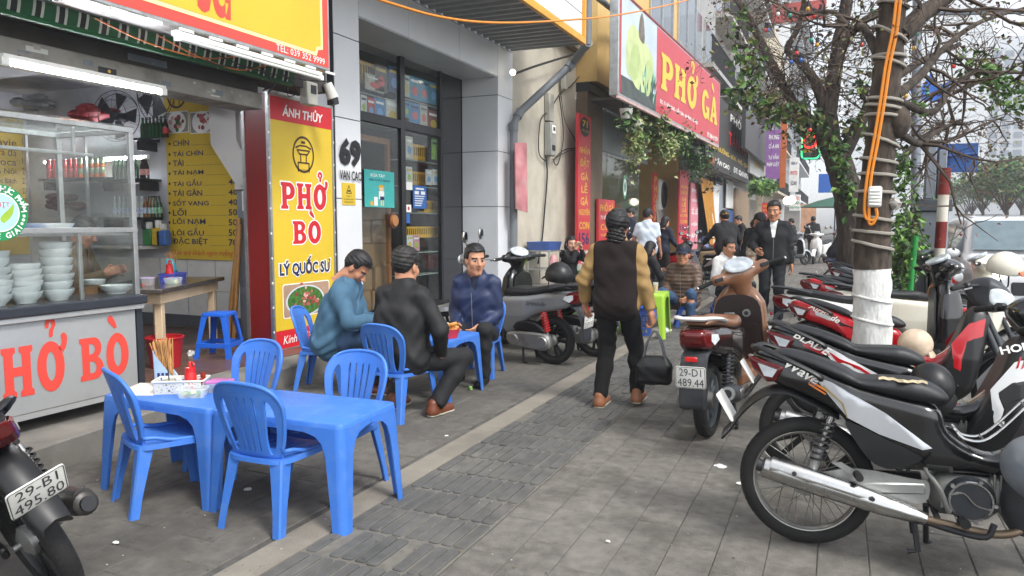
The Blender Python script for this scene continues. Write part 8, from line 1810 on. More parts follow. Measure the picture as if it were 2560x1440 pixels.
def limb(mb,pts,rad,q,tips,ntw=10,L=.8,depth=3,start=.3):
 trunk(mb,pts,rad,m_bark,q,8,.08);P=spline(pts,8)
 for k in range(ntw):
  i=int(len(P)*(start+(1-start)*q.random())*.99);p=Vector(P[i]);twigs(mb,p,(q.gauss(0,1),q.gauss(0,.6),q.gauss(.1,.8)),L*q.uniform(.6,1.3),.014,depth,q,tips)
q=random.Random(101)
YT=5.05
t1=thing('street_tree','near street tree with white-washed base wrapped in grey conduit and orange cables','tree',(VY(2180,860,YT).x,YT,0))
i1=Matrix.Translation(-Vector(t1.location))
def tp(name,mb,par,inv,ang=50,kind=None,fix=True):o=mb.build(name,par,ang=ang,kind=kind,fixn=fix);o.matrix_parent_inverse=inv;return o
tc_=[(2181,1010),(2180,860),(2180,760),(2180,672),(2182,560),(2198,389),(2209,272),(2221,155),(2230,39),(2238,-60),(2246,-200)]
tw_=[.125,.112,.108,.105,.098,.088,.084,.078,.072,.07,.065]
TP=[VY(x,y,YT) for x,y in tc_];TP[0].z=-.05
zc=TP[3].z;mb=MB();trunk(mb,TP[3:],tw_[3:],m_bark,q,16,.09);tp('trunk',mb,t1,i1)
mb=MB();trunk(mb,TP[:4],tw_[:4],m_lime,q,18,.07);tp('whitewashed_base',mb,t1,i1)
mb=MB();mb.ball(tuple(VY(2244,305,YT)),(.075,.08,.1),10,m_bark,7);tp('knot',mb,t1,i1)
tips=[];mb=MB()
limb(mb,[VY(2252,90,YT),VY(2300,40,YT+.1),VY(2380,-20,YT+.3),VY(2480,-120,YT+.5)],[.06,.055,.045,.03],q,tips,8,.6)
limb(mb,[VY(2240,240,YT),VY(2300,190,YT+.4),VY(2350,130,YT+.8),VY(2440,60,YT+1.2),VY(2560,20,YT+1.6)],[.03,.028,.022,.016,.01],q,tips,8,.55,2)
limb(mb,[VY(2240,250,YT),VY(2330,280,YT+.5),VY(2380,220,YT+.9),VY(2450,180,YT+1.2),VY(2540,230,YT+1.5)],[.025,.022,.018,.013,.009],q,tips,9,.55,2)
limb(mb,[VY(2245,330,YT),VY(2300,360,YT+.5),VY(2340,330,YT+.9),VY(2400,300,YT+1.3)],[.025,.022,.016,.01],q,tips,8,.5,2)
limb(mb,[VY(2210,170,YT),VY(2160,70,YT+.2),VY(2130,75,YT+.4),VY(2080,30,YT+.6),VY(2000,40,YT+.9)],[.03,.025,.02,.015,.01],q,tips,7,.45,2)
tp('branches',mb,t1,i1,60,None,False)
mb=MB();q2=random.Random(5)
for p in tips:leafs(mb,p,2,(.03,.03,.03),.035,[LF[4],LF[4],LF[3]],q2)
for (x,y,n) in ((2470,190,60),(2500,215,70),(2530,235,60),(2450,165,40),(2555,240,40),(2515,265,30),(2440,150,30)):leafs(mb,VY(x,y,YT+1.3),n,(.07,.12,.05),.055,[LF[0],LF[2],LF[0]],q2)
for (x,y,n) in ((2256,430,40),(2262,400,36),(2252,460,40),(2290,270,20)):leafs(mb,VY(x,y,YT+.3),n,(.028,.05,.04),.05,LF[:3],q2)
tp('foliage',mb,t1,i1,0,None,False)
def tcent(y):
 for k in range(len(tc_)-1):
  if tc_[k][1] >= y >= tc_[k+1][1]:
   s=(tc_[k][1]-y)/(tc_[k][1]-tc_[k+1][1]);return TP[k].lerp(TP[k+1],s),tw_[k]*(1-s)+tw_[k+1]*s
m_cond=pbr('conduit_grey','#8f8a80',.6,var=.15)
for y,tl in ((612,.25),(580,.1),(545,.18),(480,.05),(437,.1),(402,.2),(350,.45),(290,.1),(268,.2),(250,.15),(155,.4),(142,.05),(85,.6),(12,.3)):
 c,r=tcent(y);mb=MB();mb.tube([(c.x+(r+.012)*math.cos(a),c.y+(r+.012)*math.sin(a),c.z-tl*(r+.01)*math.cos(a+q.uniform(-.1,.1))) for a in [2*PI*i/20 for i in range(20)]],.0105,6,m_cond,loop=True);tp('conduit_wrap',mb,t1,i1)
for y in (745,800):
 c,r=tcent(y);mb=MB();mb.tube([(c.x+(r+.006)*math.cos(a),c.y+(r+.006)*math.sin(a),c.z-.2*r*math.cos(a)) for a in [2*PI*i/20 for i in range(20)]],.008,6,m_lime,loop=True);tp('conduit_wrap',mb,t1,i1)
m_oc=pbr('cable_orange','#d8841e',.45,var=0)
for dx in (-5,5):
 mb=MB();mb.tube(spline([VY(2252+dx,-60,YT-.12),VY(2238+dx,70,YT-.12),VY(2220+dx,160,YT-.125),VY(2205+dx,260,YT-.13),VY(2190+dx,350,YT-.13),VY(2172+dx,450,YT-.135),VY(2167+dx,540+dx,YT-.135),VY(2180,556+dx,YT-.14),VY(2192,540,YT-.14),VY(2190,520,YT-.14)],6),.009,6,m_oc);tp('orange_cable',mb,t1,i1)
mb=MB();c=VY(2187,492,YT-.13);mb.cbox(c,(.075,.05,.125),m_wallw,.01)
for k in range(5):mb.cbox(c+Vector((0,-.027,-.045+k*.02)),(.06,.004,.012),m_white,.002)
tp('switch_box',mb,t1,i1);mb=MB();mb.ball(tuple(VY(2235,510,YT-.02)),(.04,.045,.03),9,pbr('plastic_rag','#a8a49c',.6,var=.2),7);mb.v=[(x+q.gauss(0,.006),y,z+q.gauss(0,.006)) for x,y,z in mb.v];tp('plastic_rag',mb,t1,i1)
# second tree, forked, hung with vines
Y2=12.2;V2=lambda x,y,dy=0:VY(x,y,Y2+dy)
t2=thing('street_tree','dark forked street tree with ivy and hanging vines behind the whitewashed one','tree',(V2(2135,640).x,Y2,0));i2=Matrix.Translation(-Vector(t2.location))
mb=MB();b0=V2(2140,720);b0.z=-.05;trunk(mb,[b0,V2(2132,560),V2(2112,460),V2(2090,390),V2(2062,335)],[.26,.23,.20,.18,.15],m_bark,q,14,.08);tp('trunk',mb,t2,i2)
mb=MB();tips=[]
limb(mb,[V2(2090,390),V2(2050,330),V2(1985,260,.3),V2(1930,160,.5),V2(1880,60,.7),V2(1820,-40,1)],[.12,.10,.08,.07,.06,.05],q,tips,22,.55)
limb(mb,[V2(2085,380),V2(2072,300),V2(2080,225),V2(2095,120),V2(2118,0),V2(2130,-90)],[.15,.13,.12,.10,.09,.08],q,tips,9,1.0)
limb(mb,[V2(2070,310),V2(2045,220),V2(2005,160),V2(1968,125),V2(1990,80),V2(2010,10),V2(2000,-60)],[.09,.08,.06,.05,.045,.04,.03],q,tips,12,.9)
limb(mb,[V2(2100,400),V2(2160,290),V2(2185,240),V2(2290,160,.5),V2(2400,110,1)],[.12,.09,.07,.05,.03],q,tips,10,.9)
limb(mb,[V2(2190,480),V2(2270,380,.4),V2(2330,330,.8),V2(2390,310,1)],[.06,.05,.04,.02],q,tips,12,.75)
limb(mb,[V2(2095,130),V2(2150,60),V2(2220,20,.5),V2(2320,-20,1)],[.07,.06,.04,.03],q,tips,8,.9)
tp('branches',mb,t2,i2,60,None,False)
mb=MB()
for k in range(90):            # thin hanging vines on the left limb
 s=q.random();x,y=1800+270*s,-20+300*s;p=V2(x+q.gauss(0,14),y+q.gauss(0,20),q.uniform(-.2,.6));L=q.uniform(.3,1.3);mb.tube(spline([p,p+Vector((q.gauss(.15,.2),q.gauss(0,.1),-L*.4)),p+Vector((q.gauss(.35,.3),q.gauss(0,.1),-L))],3),.004,3,m_twig,caps=False)
tp('vines',mb,t2,i2,0,'stuff',False)
mb=MB();q2=random.Random(15)
for p in tips:leafs(mb,p,2,(.05,.05,.05),.07,[LF[4],LF[3],LF[4]],q2)
for (x,y,n,sx,sz) in ((1875,200,90,.10,.16),(1868,140,70,.12,.14),(1905,255,70,.10,.09),(1960,280,110,.18,.10),(2015,300,120,.18,.10),(2060,325,90,.14,.10),(1835,240,40,.05,.14),(1850,60,40,.12,.16),(2150,310,50,.1,.14),(2160,200,30,.1,.12)):leafs(mb,V2(x,y),n,(sx,.2,sz),.13,[LF[0],LF[1],LF[3],LF[2]],q2,.6)
for k in range(170):s=q2.random();leafs(mb,V2(2068+55*s+q2.gauss(14,12),350+180*s+q2.gauss(0,12),-.3),1,(.03,.05,.03),.11,LF[:3],q2)
tp('foliage',mb,t2,i2,0,None,False)
sl=thing('string_lights','string of coloured bulbs hung through the bare branches','string lights',tuple(V2(2050,100)));i3=Matrix.Translation(-Vector(sl.location));mw=MB();prev=None
for k,(x,y) in enumerate(((1915,75),(1945,35),(1975,38),(2020,22),(2052,30),(2035,40),(2148,10),(2180,25),(2162,62),(1920,75),(1992,133),(2075,95),(2028,100),(2043,112),(2183,118),(2155,112),(2195,105),(2293,85),(2285,120),(1978,155),(2385,165),(2396,80),(2318,235),(2265,240),(2002,150),(2025,325))):
 p=V2(x,y,-.6);cc=('#c8281c','#d8d8cc','#1f8a7a','#c8962a','#2a5aa8')[k % 5];mb=MB();mb.ball(tuple(p),(.028,.028,.034),10,pbr('bulb_'+cc[1:],cc,.2,var=0,coat=.4),7);mb.cyl(p+Vector((0,0,.03)),p+Vector((0,0,.1)),.022,n=8,mat=m_blk);tp('bulb',mb,sl,i3)
 if prev is not None:mw.tube(spline([prev,(prev+p)/2-Vector((0,0,.12)),p+Vector((0,0,.1))],4),.006,4,m_blk,caps=False)
 prev=p+Vector((0,0,.1))
tp('wire',mw,sl,i3,0)
def plant(name,label,c,n,sp,size,mats,seed,pot=None,cat='plant'):
 t=thing(name,label,cat,c);q=random.Random(seed);mb=MB();leafs(mb,(0,0,0),n,sp,size,mats,q,.5);mb.build('foliage',t,ang=0,fixn=False);mb=MB()
 for k in range(9):mb.tube(spline([(0,0,-sp[2]*.5),(q.gauss(0,sp[0]),q.gauss(0,sp[1]),q.gauss(0,sp[2]*.6)),(q.gauss(0,sp[0]*1.4),q.gauss(0,sp[1]*1.4),q.gauss(0,sp[2]))],3),.006,4,m_twig)
 mb.build('stem',t,ang=0)
 if pot:mb=MB();mb.lathe([(.001,0),(.10,0),(.14,.2),(.13,.2),(.09,.02)],14,pot);mb.build('pot',t,loc=(0,0,sp[2]*.6));mb=MB();[mb.tube([(.12*math.cos(a),.12*math.sin(a),sp[2]*.6+.2),(0,0,sp[2]*.6+.75)],.006,4,m_dark) for a in (0,2.1,4.2)];mb.build('hanger',t)
 return t
SX=lambda x,y:VX(x,y,-4.0)
mvar=[pbr('leaf_variegated','#a8ad7e',.5,var=.25),LF[2],pbr('leaf_pale','#8f9a62',.5,var=.2)]
for (x,y,n,s,mt,lab) in ((1565,305,110,(.12,.12,.10),[LF[1],LF[0]],'hanging basket of small dark leaves nearest the red number sign'),(1590,345,480,(.09,.12,.26),mvar,'long trailing pale variegated plant under the hen picture'),(1632,300,340,(.18,.2,.16),[LF[3],LF[0],mvar[2]],'bushy olive hanging plant under the hen picture edge'),(1665,360,420,(.14,.16,.2),mvar,'pale trailing hanging plant under the sign lettering'),(1690,340,560,(.24,.28,.2),[LF[0],LF[2],LF[1]],'large bright green hanging plant, leafiest under the sign'),(1742,400,560,(.2,.28,.26),[LF[1],LF[0]],'dark green hanging plant at the far end of the red sign')):
 plant('hanging_plant',lab,tuple(SX(x,y)),n,s,.12,mt,x,m_wallw if x < 1600 or x > 1680 else None)
plant('hanging_plant','fern-like plant on the canopy edge past the black sign',tuple(VX(1905,465,-3.2)),420,(.22,.5,.12),.3,[LF[0],LF[2]],8)
plant('bush','leafy green bush beside the grey box post behind the trunk',tuple(VY(2265,610,9.2)),700,(.07,.2,.26),.08,LF[:3],9)
plant('bush','low planting at the foot of the dark forked tree',tuple(VY(2245,655,10.5)),300,(.1,.2,.14),.08,LF[:3],10)
plant('hanging_plant','small potted flower hanging by the white-board windows',tuple(VX(1775,425,-3.8)),90,(.2,.2,.3),.14,[LF[4],LF[1]],12,pbr('pot_clay','#9a5a3a',.7))
# ================================================================== far shop fronts on the left
def vis(name,label,lo,hi,mat,extra=None,cat='building'):
 t=thing(name,label,cat,((lo[0]+hi[0])/2,lo[1],0));inv=Matrix.Translation(-Vector(t.location));mb=MB();mb.box(lo,hi,mat);o=mb.build('wall',t,ang=0);o.matrix_parent_inverse=inv;return t,inv
q=random.Random(60);m_wd=pbr('window_dark','#54606a',.06,var=.2)
def facade(label,y0,y1,X,H,mat,seed,base='#6a6258'):
 t,inv=vis('shop_house',label,(X-8,y0,0),(X,y1,H),mat);f=FX(X);q=random.Random(seed);n=max(2,int((y1-y0)/2.4));W=(y1-y0)/n
 def ad(name,fn,par=t):mb=MB();fn(mb);o=mb.build(name,par,ang=0);o.matrix_parent_inverse=inv if par is t else Matrix();return o
 ad('shop_opening',lambda mb:f.slab(mb,y0+.3,0.05,y1-.3,2.9,.002,.03,pbr('opening_'+base[1:],base,.5,var=.5,scale=1.2)))
 for z in np.arange(4.3,H-1.2,3.2):
  ad('balcony',lambda mb:(f.slab(mb,y0+.1,z-.9,y1-.1,z-.75,0,.9,mat),[f.slab(mb,y0+.15+k*.16,z-.75,y0+.18+k*.16,z+.1,.82,.86,m_dark) for k in range(int((y1-y0-.3)/.16))],f.slab(mb,y0+.1,z+.1,y1-.1,z+.15,.80,.88,m_dark)))
  for k in range(n):
   a=y0+W*k+.35;wf_=ad('window',lambda mb:f.slab(mb,a,z-.3,a+W-.7,z+1.5,.003,.06,m_alu));ad('pane',lambda mb:(f.slab(mb,a+.08,z-.22,a+W/2-.39,z+1.42,.061,.065,m_wd),f.slab(mb,a+W/2-.31,z-.22,a+W-.78,z+1.42,.061,.065,m_wd)),wf_)
 return t
facade('grey narrow house with window boards above the black lettered sign',25.4,31.5,-4.9,11,pbr('wall_greyp','#9a9a98',.8,dirt=.3),1)
facade('pale house with slatted awning past the black sign',31.6,38,-5.2,14,pbr('wall_pale','#b4b0a8',.8,dirt=.3),2)
facade('white house with red trim seen through the branches',38.1,50,-5.0,17,pbr('wall_w2','#c9c9c6',.8,dirt=.2),3)
facade('cream house beyond the blue awning',50.1,64,-4.6,15,pbr('wall_cr','#b9ad96',.8,dirt=.3),4)
facade('tall white house farthest down the shop row',64.1,90,-4.2,24,pbr('wall_w3','#cdd0d2',.8),5)
def board(name,label,X,px,mat,lines=(),th=.12,cat='sign',Y=None,fs=.02):
 """sign on a street-side plane from its left-edge heights and right edge: (x0, ytop, ybot, x1)"""
 f=FX(X) if Y is None else FY(Y);x0,yt,yb,x1=px;a0,b1=f.hit(x0,yt);_,b0=f.hit(x0,yb);a1=f.hit(x1,(yt+yb)/2)[0];lc=f.p(a0,b0);t=thing(name,label,cat,tuple(lc));inv=Matrix.Translation(-lc);mb=MB();f.slab(mb,a0,b0,a1,b1,-th,0,mat,.01);o=mb.build('board',t);o.matrix_parent_inverse=inv;W,H_=a1-a0,b1-b0;mb=MB()
 for (s,u0,v0,u1,v1,m_) in lines:f.text(mb,s,(a0+W*u0,b0+H_*v0,a0+W*u1,b0+H_*v1),m_,.01,fs)
 if mb.n:o=mb.build('sign_print',t,ang=0);o.matrix_parent_inverse=inv
 return t
m_sb=pbr('sign_black','#2a2624',.6,var=.1)
board('shop_sign','black slatted shop sign with red and gold lettering past the red hen sign',-3.95,(1767,205,415,1876),m_sb,(('PHỞ BÒ',.45,.8,.95,.95,m_white),('TÂN VŨ',.42,.45,.9,.7,m_red),('LẨU - NƯỚNG - BÚN - PHỞ - CƠM',.05,.26,.95,.36,m_gold),('71B VĂN CAO',.05,.08,.45,.17,m_white),('ĐT: 0243 875',.55,.08,.95,.17,m_white)))
board('shop_sign','white shop sign with golden script past the black sign',-3.8,(1877,370,432,1916),pbr('sign_offwhite','#c4c4c0',.5,var=.06),(('Quán Trà',.2,.3,.85,.8,m_gold),))
board('banner','purple vertical banner with pale lettering',-2.9,(1916,325,448,1950),pbr('banner_purple','#8a5a9a',.6,var=.1),(('PHÒNG',.2,.8,.9,.92,m_white),('CỦA AN',.2,.62,.9,.74,m_white),('TƯ VẤN',.2,.4,.9,.52,m_white),('PHÁP LUẬT',.1,.24,.95,.36,m_white)),.04,'banner',36)
board('banner','narrow orange panel beside the purple banner',-2.85,(1953,300,470,1966),pbr('panel_orange','#b8602a',.6),(),.05,'panel',37)
board('shop_sign','green-outlined neon sign box with red ring',-1.9,(2003,330,400,2052),pbr('sign_dkgreen','#1a2a22',.5),(('CAO',.6,.3,.95,.55,m_white),('CỬA NHÀ',.15,.55,.6,.72,m_red),('BIA HƠI',.15,.25,.55,.42,m_gold)),.2,'sign',40)
f=FY(39.99);a=f.hit(2003,330);b=f.hit(2003,400);a1=f.hit(2052,365)[0];mb=MB();mb.tube([f.p(u_,v_,.05) for u_,v_ in rrect(a[0]+.05,b[1]+.05,a1-.05,a[1]-.05,.2)],.035,6,emit('neon_green','#2fe08a',.9),loop=True);mb.tube([f.p((a[0]+a1)/2-.05+.3*math.cos(x),(a[1]+b[1])/2+.2+.3*math.sin(x),.05) for x in [2*PI*i/20 for i in range(20)]],.05,6,emit('neon_red','#ff3020',.9),loop=True);tag(mb.build('neon_tube'),'glowing green and red neon outline on the dark sign box','neon light')
board('hanging_sign','white hanging sign with red and green phone-shop lettering',-1.9,(1974,487,527,2001),pbr('sign_w','#dcdcd8',.5),(('THUỐC',.08,.68,.92,.95,m_red),('PHỤ KIỆN',.1,.38,.9,.6,pbr('print_green','#1f8a5a',.5)),('ĐIỆN THOẠI',.08,.1,.92,.32,pbr('print_green','#1f8a5a',.5))),.1,'sign',34)
board('hanging_sign','tall white hanging sign with small grey lettering over the phone sign',-2.1,(1974,395,480,1997),pbr('sign_w','#dcdcd8',.5),(('Nhận in',.2,.78,.8,.9,m_navy),('PHOTO',.15,.5,.85,.62,m_red),('SCAN',.2,.2,.8,.32,m_navy)),.1,'sign',34.5)
board('hanging_sign','red handwritten sign over the parked motorbikes behind the walking man',-2.9,(1905,507,552,1932),m_rp,(('RỬA XE',.15,.75,.85,.92,m_gold),('SẠCH - ĐẸP',.08,.5,.92,.65,m_gold),('GIÁ 30K',.15,.25,.85,.4,m_white)),.06,'sign',27)
board('awning','bright blue awning panel over the far walkway',-1.2,(2047,435,482,2092),pbr('awning_blue','#2a62b8',.5,var=.06),(),.05,'awning',42)
board('shutter','black corrugated slanting awning beside the golden script sign',-3.4,(1866,262,372,1934),pbr('corr_black','#3c3d3f',.5,.3,var=.2,stretch=(1,8,1)),(),.15,'awning')
board('banner','pale orange brick-like banner at the far shop fronts',-1.4,(2003,510,580,2040),pbr('banner_peach','#c89a7a',.7,var=.2,scale=4),(),.06,'banner',44)
board('billboard','red-topped white wall panel high among the branches',-2.0,(1905,15,60,2065),pbr('panel_redtop','#a8443c',.7,var=.15),(),.3,'billboard',48)
board('shop_window','glazed shop window with posted price boards under the black sign',-4.6,(1790,440,612,1835),m_wd,(),.05,'window')
for k,(x0,yt,yb,x1) in enumerate(((1783,462,610,1797),(1818,448,520,1834),(1818,560,610,1834))):board('notice_board',['white price board by the golden curtain','white photo board high on the glazed window','white line-drawing board low on the glazed window'][k],-4.5,(x0,yt,yb,x1),pbr('sign_w','#dcdcd8',.5,var=.25,scale=5),(),.05)
board('notice_board','blue panel between the white boards on the glazed window',-4.5,(1818,525,556,1834),pbr('sticker_blue','#2560a8',.5),(),.05)
board('door_panel','brown and cream doorway under the fern-like plant',-4.4,(1840,470,610,1872),pbr('door_brown','#8a745c',.7,var=.15),(),.1,'door')
for k,(x,y,z) in enumerate(((1979,500,-1.8),(1968,502,-2.0))):
 p=VX(x,y,z);mb=MB();mb.ball(tuple(p),.16,10,emit('lamp_glow','#fff4dc',2.5),7);tag(mb.build('globe_lamp'),['lit white globe lamp beside the phone-shop sign','second lit globe lamp on the black sign side'][k],'lamp')
p=VX(1282,181,-5.0);mb=MB();mb.ball(tuple(p),.05,10,emit('lamp_glow','#fff4dc',2.5),7);tag(mb.build('globe_lamp'),'small lit bulb under the canopy corner by the plaster wall','lamp')
# ================================================================== street furniture by the kerb
t=thing('utility_post','grey square metal cabinet post holding the turned blue sign','post',(VY(2325,700,9.6).x,9.6,0));m_pg=pbr('post_grey','#787f88',.5,.2,var=.06,dirt=.25)
mb=MB();mb.box((-.14,-.14,0),(.14,.14,1.56),m_pg,.012);mb.build('cabinet',t);mb=MB();mb.box((-.17,-.16,1.561),(.17,.16,1.7),pbr('post_dark','#4a5058',.5),.01);mb.build('cap',t)
mb=MB();mb.box((-.10,-.1,1.701),(.0,.1,2.32),m_pg,.008);mb.box((.02,-.1,1.701),(.10,.1,2.24),m_pg,.008);mb.build('rails',t)
mb=MB();mb.box((.02,.11,2.0),(.42,.15,2.32),pbr('sign_blue','#1d4a86',.45,var=.08),.004);mb.tube([(.08,.10,2.18),(.41,.10,2.2)],.018,8,pbr('sign_blue','#1d4a86',.45));mb.build('blue_sign',t)
P0=VY(2338,735,9.3);P1=VY(2364,420,9.3);P0.z=0;tp_=thing('barrier_pole','rusty red and white banded steel pole beside the grey cabinet post','pole',tuple(P0));m_rr=pbr('pole_red','#6e201a',.6,.3,var=.3,scale=8);m_rw=pbr('pole_white','#c4c0b4',.6,var=.12,dirt=.35,dirtcol='#8a5a3a')
for k in range(7):a=Vector((0,0,0)).lerp(P1-P0,k/7);b=Vector((0,0,0)).lerp(P1-P0,(k+1)/7);mb=MB();mb.cyl(a,b,.055,n=14,mat=(m_rr,m_rw)[k % 2]);mb.build('band',tp_)
mb=MB();a=VY(2272,760,8.9);a.z=0;mb.tube([a,VY(2278,690,8.9),VY(2290,590,8.9)],.03,10,pbr('pipe_green','#1f8a3c',.4));tag(mb.build('green_pipe'),'bright green plastic pipe standing against the grey cabinet post','pipe')
mb=MB();a=VY(2290,700,16);a.z=0;mb.tube([a,VY(2292,120,16),VY(2296,-300,16)],[.09,.08,.07],12,m_pg);tag(mb.build('lamp_post'),'tall grey lamp post rising behind the branches','lamp post')
mb=MB();mb.tube([VY(2330,32,9),VY(2570,28,9.5)],.03,8,m_pg);mb.tube([VY(2570,28,9.5),VY(2700,25,9.8),(VY(2700,25,9.8).x,9.8,0)],.05,8,m_pg);tag(mb.build('sign_gantry'),'thin grey gantry arm crossing the sky above the road','gantry')
mb=MB();c=VY(2320,245,16);mb.sheet([(0,0),(.5,-.1),(.62,.3),(.4,.2),(.3,.5),(.1,.15),(-.1,.3)],(),lambda u,v,s2:(c.x-.25+u,c.y+(.02 if s2 else 0)+.1*math.sin(u*6),c.z+v),.02,pbr('tarp_blue','#2a62b8',.6));tag(mb.build('tarp_scrap'),'torn scrap of blue tarpaulin caught in the branches','tarp')
t=thing('parasol','dark green street parasol far down the walkway','parasol',tuple(VY(2085,600,38)));t.location.z=0;mb=MB();mb.lathe([(1.6,2.2),(.8,2.5),(.02,2.7)],12,pbr('parasol_green','#2f5a4a',.8));mb.build('canopy',t);mb=MB();mb.cyl((0,0,0),(0,0,2.65),.03,mat=m_dark);mb.build('pole',t)
# ================================================================== cars
def car(label,loc,rz,H=1.66,L=4.4,W=1.82,lights=True):
 t=thing('car',label,'car',loc,rz);m_c=pbr('car_white','#d4d6d8',.22,coat=.6,var=.02);s=L/4.4;gd=pbr('car_glass','#5f7076',.04,var=.15,coat=.6)
 def wf(x,z):return W/2-.17*np.clip((z-.95)/.7,0,1)-.10*np.clip((np.abs(x)-1.75)/.45,0,1) ** 2*1.4-.04*np.clip((.45-z)/.3,0,1)
 prof=spline([(2.18*s,.35),(2.2*s,.70),(2.1*s,.92),(1.25*s,1.04),(.95*s,1.10),(.35*s,H-.10),(0,H-.02),(-1.2*s,H),(-1.9*s,H-.12),(-2.15*s,1.05),(-2.18*s,.4),(-1.9*s,.25),(1.9*s,.22)],3,True)
 mb=MB();moulded(mb,prof,wf,m_c,.04,.10);bd_=mb.build('body',t,ang=60,fixn=False)
 for nm,pg in (('front_window',[(.80*s,1.10),(.32*s,H-.17),(-.30*s,H-.13),(-.34*s,1.08)]),('rear_window',[(-.42*s,1.08),(-.38*s,H-.13),(-1.3*s,H-.14),(-1.5*s,1.1)])):
  for sd in (-1,1):mb=MB();decal(mb,pg,wf,gd,.012,.15,(sd,));mb.build(nm,t,ang=60)
 mb=MB();ws=[]
 for i in range(6):
  u=i/5;x=.97*s+(.37-.97)*s*u;z=1.115+(H-.12-1.115)*u;hw=(float(wf(np.array(x),np.array(z)))-.10);ws.append([(x+.045-.03*abs(k) ** 2,hw*k,z+.035) for k in (-1,-.6,-.2,.2,.6,1)])
 mb.rings(ws,gd,False);mb.build('windscreen',t,ang=60)
 for sd in (-1,1):
  mb=MB();mb.ball((2.08*s,sd*.66,.80),(.14,.22,.075),12,pbr('lamp_glow','#fff4dc',.2,emis=2.5) if lights else m_lens,7);mb.build('headlight',t,ang=60);mb=MB();mb.ball((.72*s,sd*(W/2+.09),1.08),(.06,.12,.08),12,m_c,8);mb.bar((.72*s,sd*(W/2-.08),1.02),(.72*s,sd*(W/2+.05),1.05),.05,.03,m_dark);mb.build('wing_mirror',t,ang=60)
  mb=MB();mb.bar((-1.6*s,sd*.62,H+.03),(.1*s,sd*.62,H+.01),.03,.03,m_alu);mb.build('roof_rail',t);mb=MB();mb.bar((-.05*s,sd*(W/2+.005),.9),(-.25*s,sd*(W/2+.005),.9),.02,.03,m_alu);mb.build('door_handle',t)
  for x in (1.36*s,-1.32*s):
   mb=MB();ring_y([(.33,.1),(.34,.05),(.34,-.05),(.33,-.1),(.22,-.1),(.22,.1)],24,m_rub,mb);mb.cyl((0,-.06,0),(0,.09*sd,0),.22,n=20,mat=m_cast);mb.build('wheel',t,loc=(x,sd*(W/2-.13),.34))
 mb=MB();mb.box((2.14*s,-.5,.55),(2.225*s,.5,.74),m_dark,.02);mb.build('grille',t);mb=MB();mb.box((2.19*s,-.26,.42),(2.235*s,.26,.53),m_plate,.005);mb.build('number_plate',t);return t
car('white car with its headlights on, nosing in along the kerb beside the cream scooter',(2.62,14.3,-.12),-PI/2+.03,1.68)
car('white car waiting behind the one with lit headlights',(2.60,20.6,-.12),-PI/2,1.62,4.3,1.78,False)
# ================================================================== across the road: hazy trees and towers
m_tw=pbr('tower_pale','#b9bdc0',.8,var=.05);m_tg=pbr('tower_glass','#5a6a78',.3,var=.1)
def tower(label,x,y,w,d,H,nx,nz,seed,rot=0.):
 t=thing('tower_block',label,'building',(x,y,0),rot);mb=MB();mb.box((-w/2,0,0),(w/2,d,H),m_tw);mb.build('wall',t,ang=0);gap=H/nz
 for fc in (0,1):
  for k in range(nz):
   for i in range(nx):
    mb=None
 ms=MB();ww=w/nx;ms.box((-ww*.34,-.25,gap*.15),(ww*.34,-.02,gap*.8),m_tg);me=ms.mesh('window',0);ms=MB();dd=d/nx;ms.box((-.25,-dd*.34,gap*.15),(-.02,dd*.34,gap*.8),m_tg);me2=ms.mesh('window',0)
 for k in range(1,nz):
  for i in range(nx):
   inst('window',me,t,loc=(-w/2+ww*(i+.5),0,k*gap))
   if i < nx:inst('window',me2,t,loc=(-w/2,dd*(i+.5),k*gap))
 mb=MB();mb.box((-w*.3,d*.3,H),(w*.3,d*.7,H+gap*2),m_tw);mb.build('roof_block',t,ang=0)
tower('pale gridded tower block rising beyond the road',52,300,22,30,60,6,20,1,.1);tower('taller pale tower behind the gridded one',76,380,26,34,64,6,18,2,.1);tower('low pale block left of the gridded tower',28,270,16,20,32,4,10,3,.05)
mb=MB();mb.box((-14,0,0),(14,20,17),m_tw);o=mb.build('hall_building',loc=(38,236,0),ang=0);tag(o,'plain grey low hall at the foot of the towers','building')
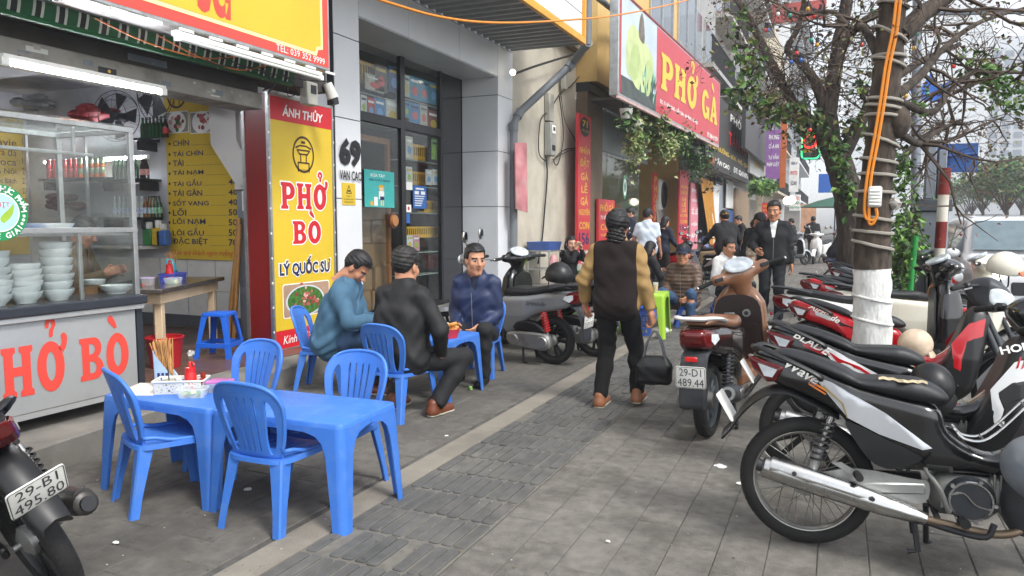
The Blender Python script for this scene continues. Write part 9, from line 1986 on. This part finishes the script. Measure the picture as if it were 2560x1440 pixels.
mb=MB();mb.box((-9,0,0),(9,16,34),pbr('wall_w4','#d6dadc',.8));o=mb.build('white_building',loc=(9,120,0),ang=0);tag(o,'tall white building mass showing behind the bare branches','building')
q=random.Random(70)
for k,(x,y,h) in enumerate(((9.6,56,6),(12,62,7),(11,74,6.8),(14.5,78,7.5),(12.5,90,7),(17.5,94,8),(11,104,7),(21,112,9),(16,120,8))):
 t=thing('roadside_tree','hazy round-crowned roadside tree across the road','tree',(x,y,0),0,'trees across the road');mb=MB();mb.tube([(0,0,0),(.1,0,h*.3),(.0,.1,h*.55)],[.16,.13,.08],7,m_bark)
 for i in range(6):a=i*1.05;mb.tube([(0,0,h*.35),(math.cos(a)*h*.15,math.sin(a)*h*.15,h*.6),(math.cos(a)*h*.3,math.sin(a)*h*.3,h*.72)],[.07,.05,.02],5,m_bark)
 mb.build('trunk',t);mb=MB()
 for i in range(26):a=q.uniform(0,6.3);r=h*.38*math.sqrt(q.random());leafs(mb,(r*math.cos(a),r*math.sin(a),h*q.uniform(.55,.88)),34,(h*.07,h*.07,h*.035),.34,[LF[1],LF[3],LF[0]],q)
 mb.build('crown',t,ang=0,fixn=False)
for k,(x,y) in enumerate(((10,110),(16,118),(3,100))):
 mb=MB();mb.box((-2,0,0),(2,1.6,2.6),pbr('kiosk_grey','#a8a49a',.8,var=.1));mb.box((-2.3,-.3,2.6),(2.3,1.9,2.75),pbr('kiosk_roof','#6a6a68',.7));mb.box((-1.6,-.03,.9),(1.6,-.005,2.1),m_wd);tag(mb.build('kiosk',loc=(x+6,y,-.12),ang=0),'low roadside kiosk under the hazy trees','kiosk','kiosks across the road')
# ================================================================== haze
hm=bpy.data.materials.new('haze_air');hm.use_nodes=True;hn=hm.node_tree.nodes;hn.remove(hn['Principled BSDF']);pv=hn.new('ShaderNodeVolumePrincipled');pv.inputs['Color'].default_value=(.93,.95,1,1);pv.inputs['Density'].default_value=.0021;pv.inputs['Anisotropy'].default_value=.2;hm.node_tree.links.new(pv.outputs[0],hn['Material Output'].inputs['Volume'])
MB().box((-130,-62,-1.4),(230,520,94),hm).build('haze',ang=0,kind='stuff')
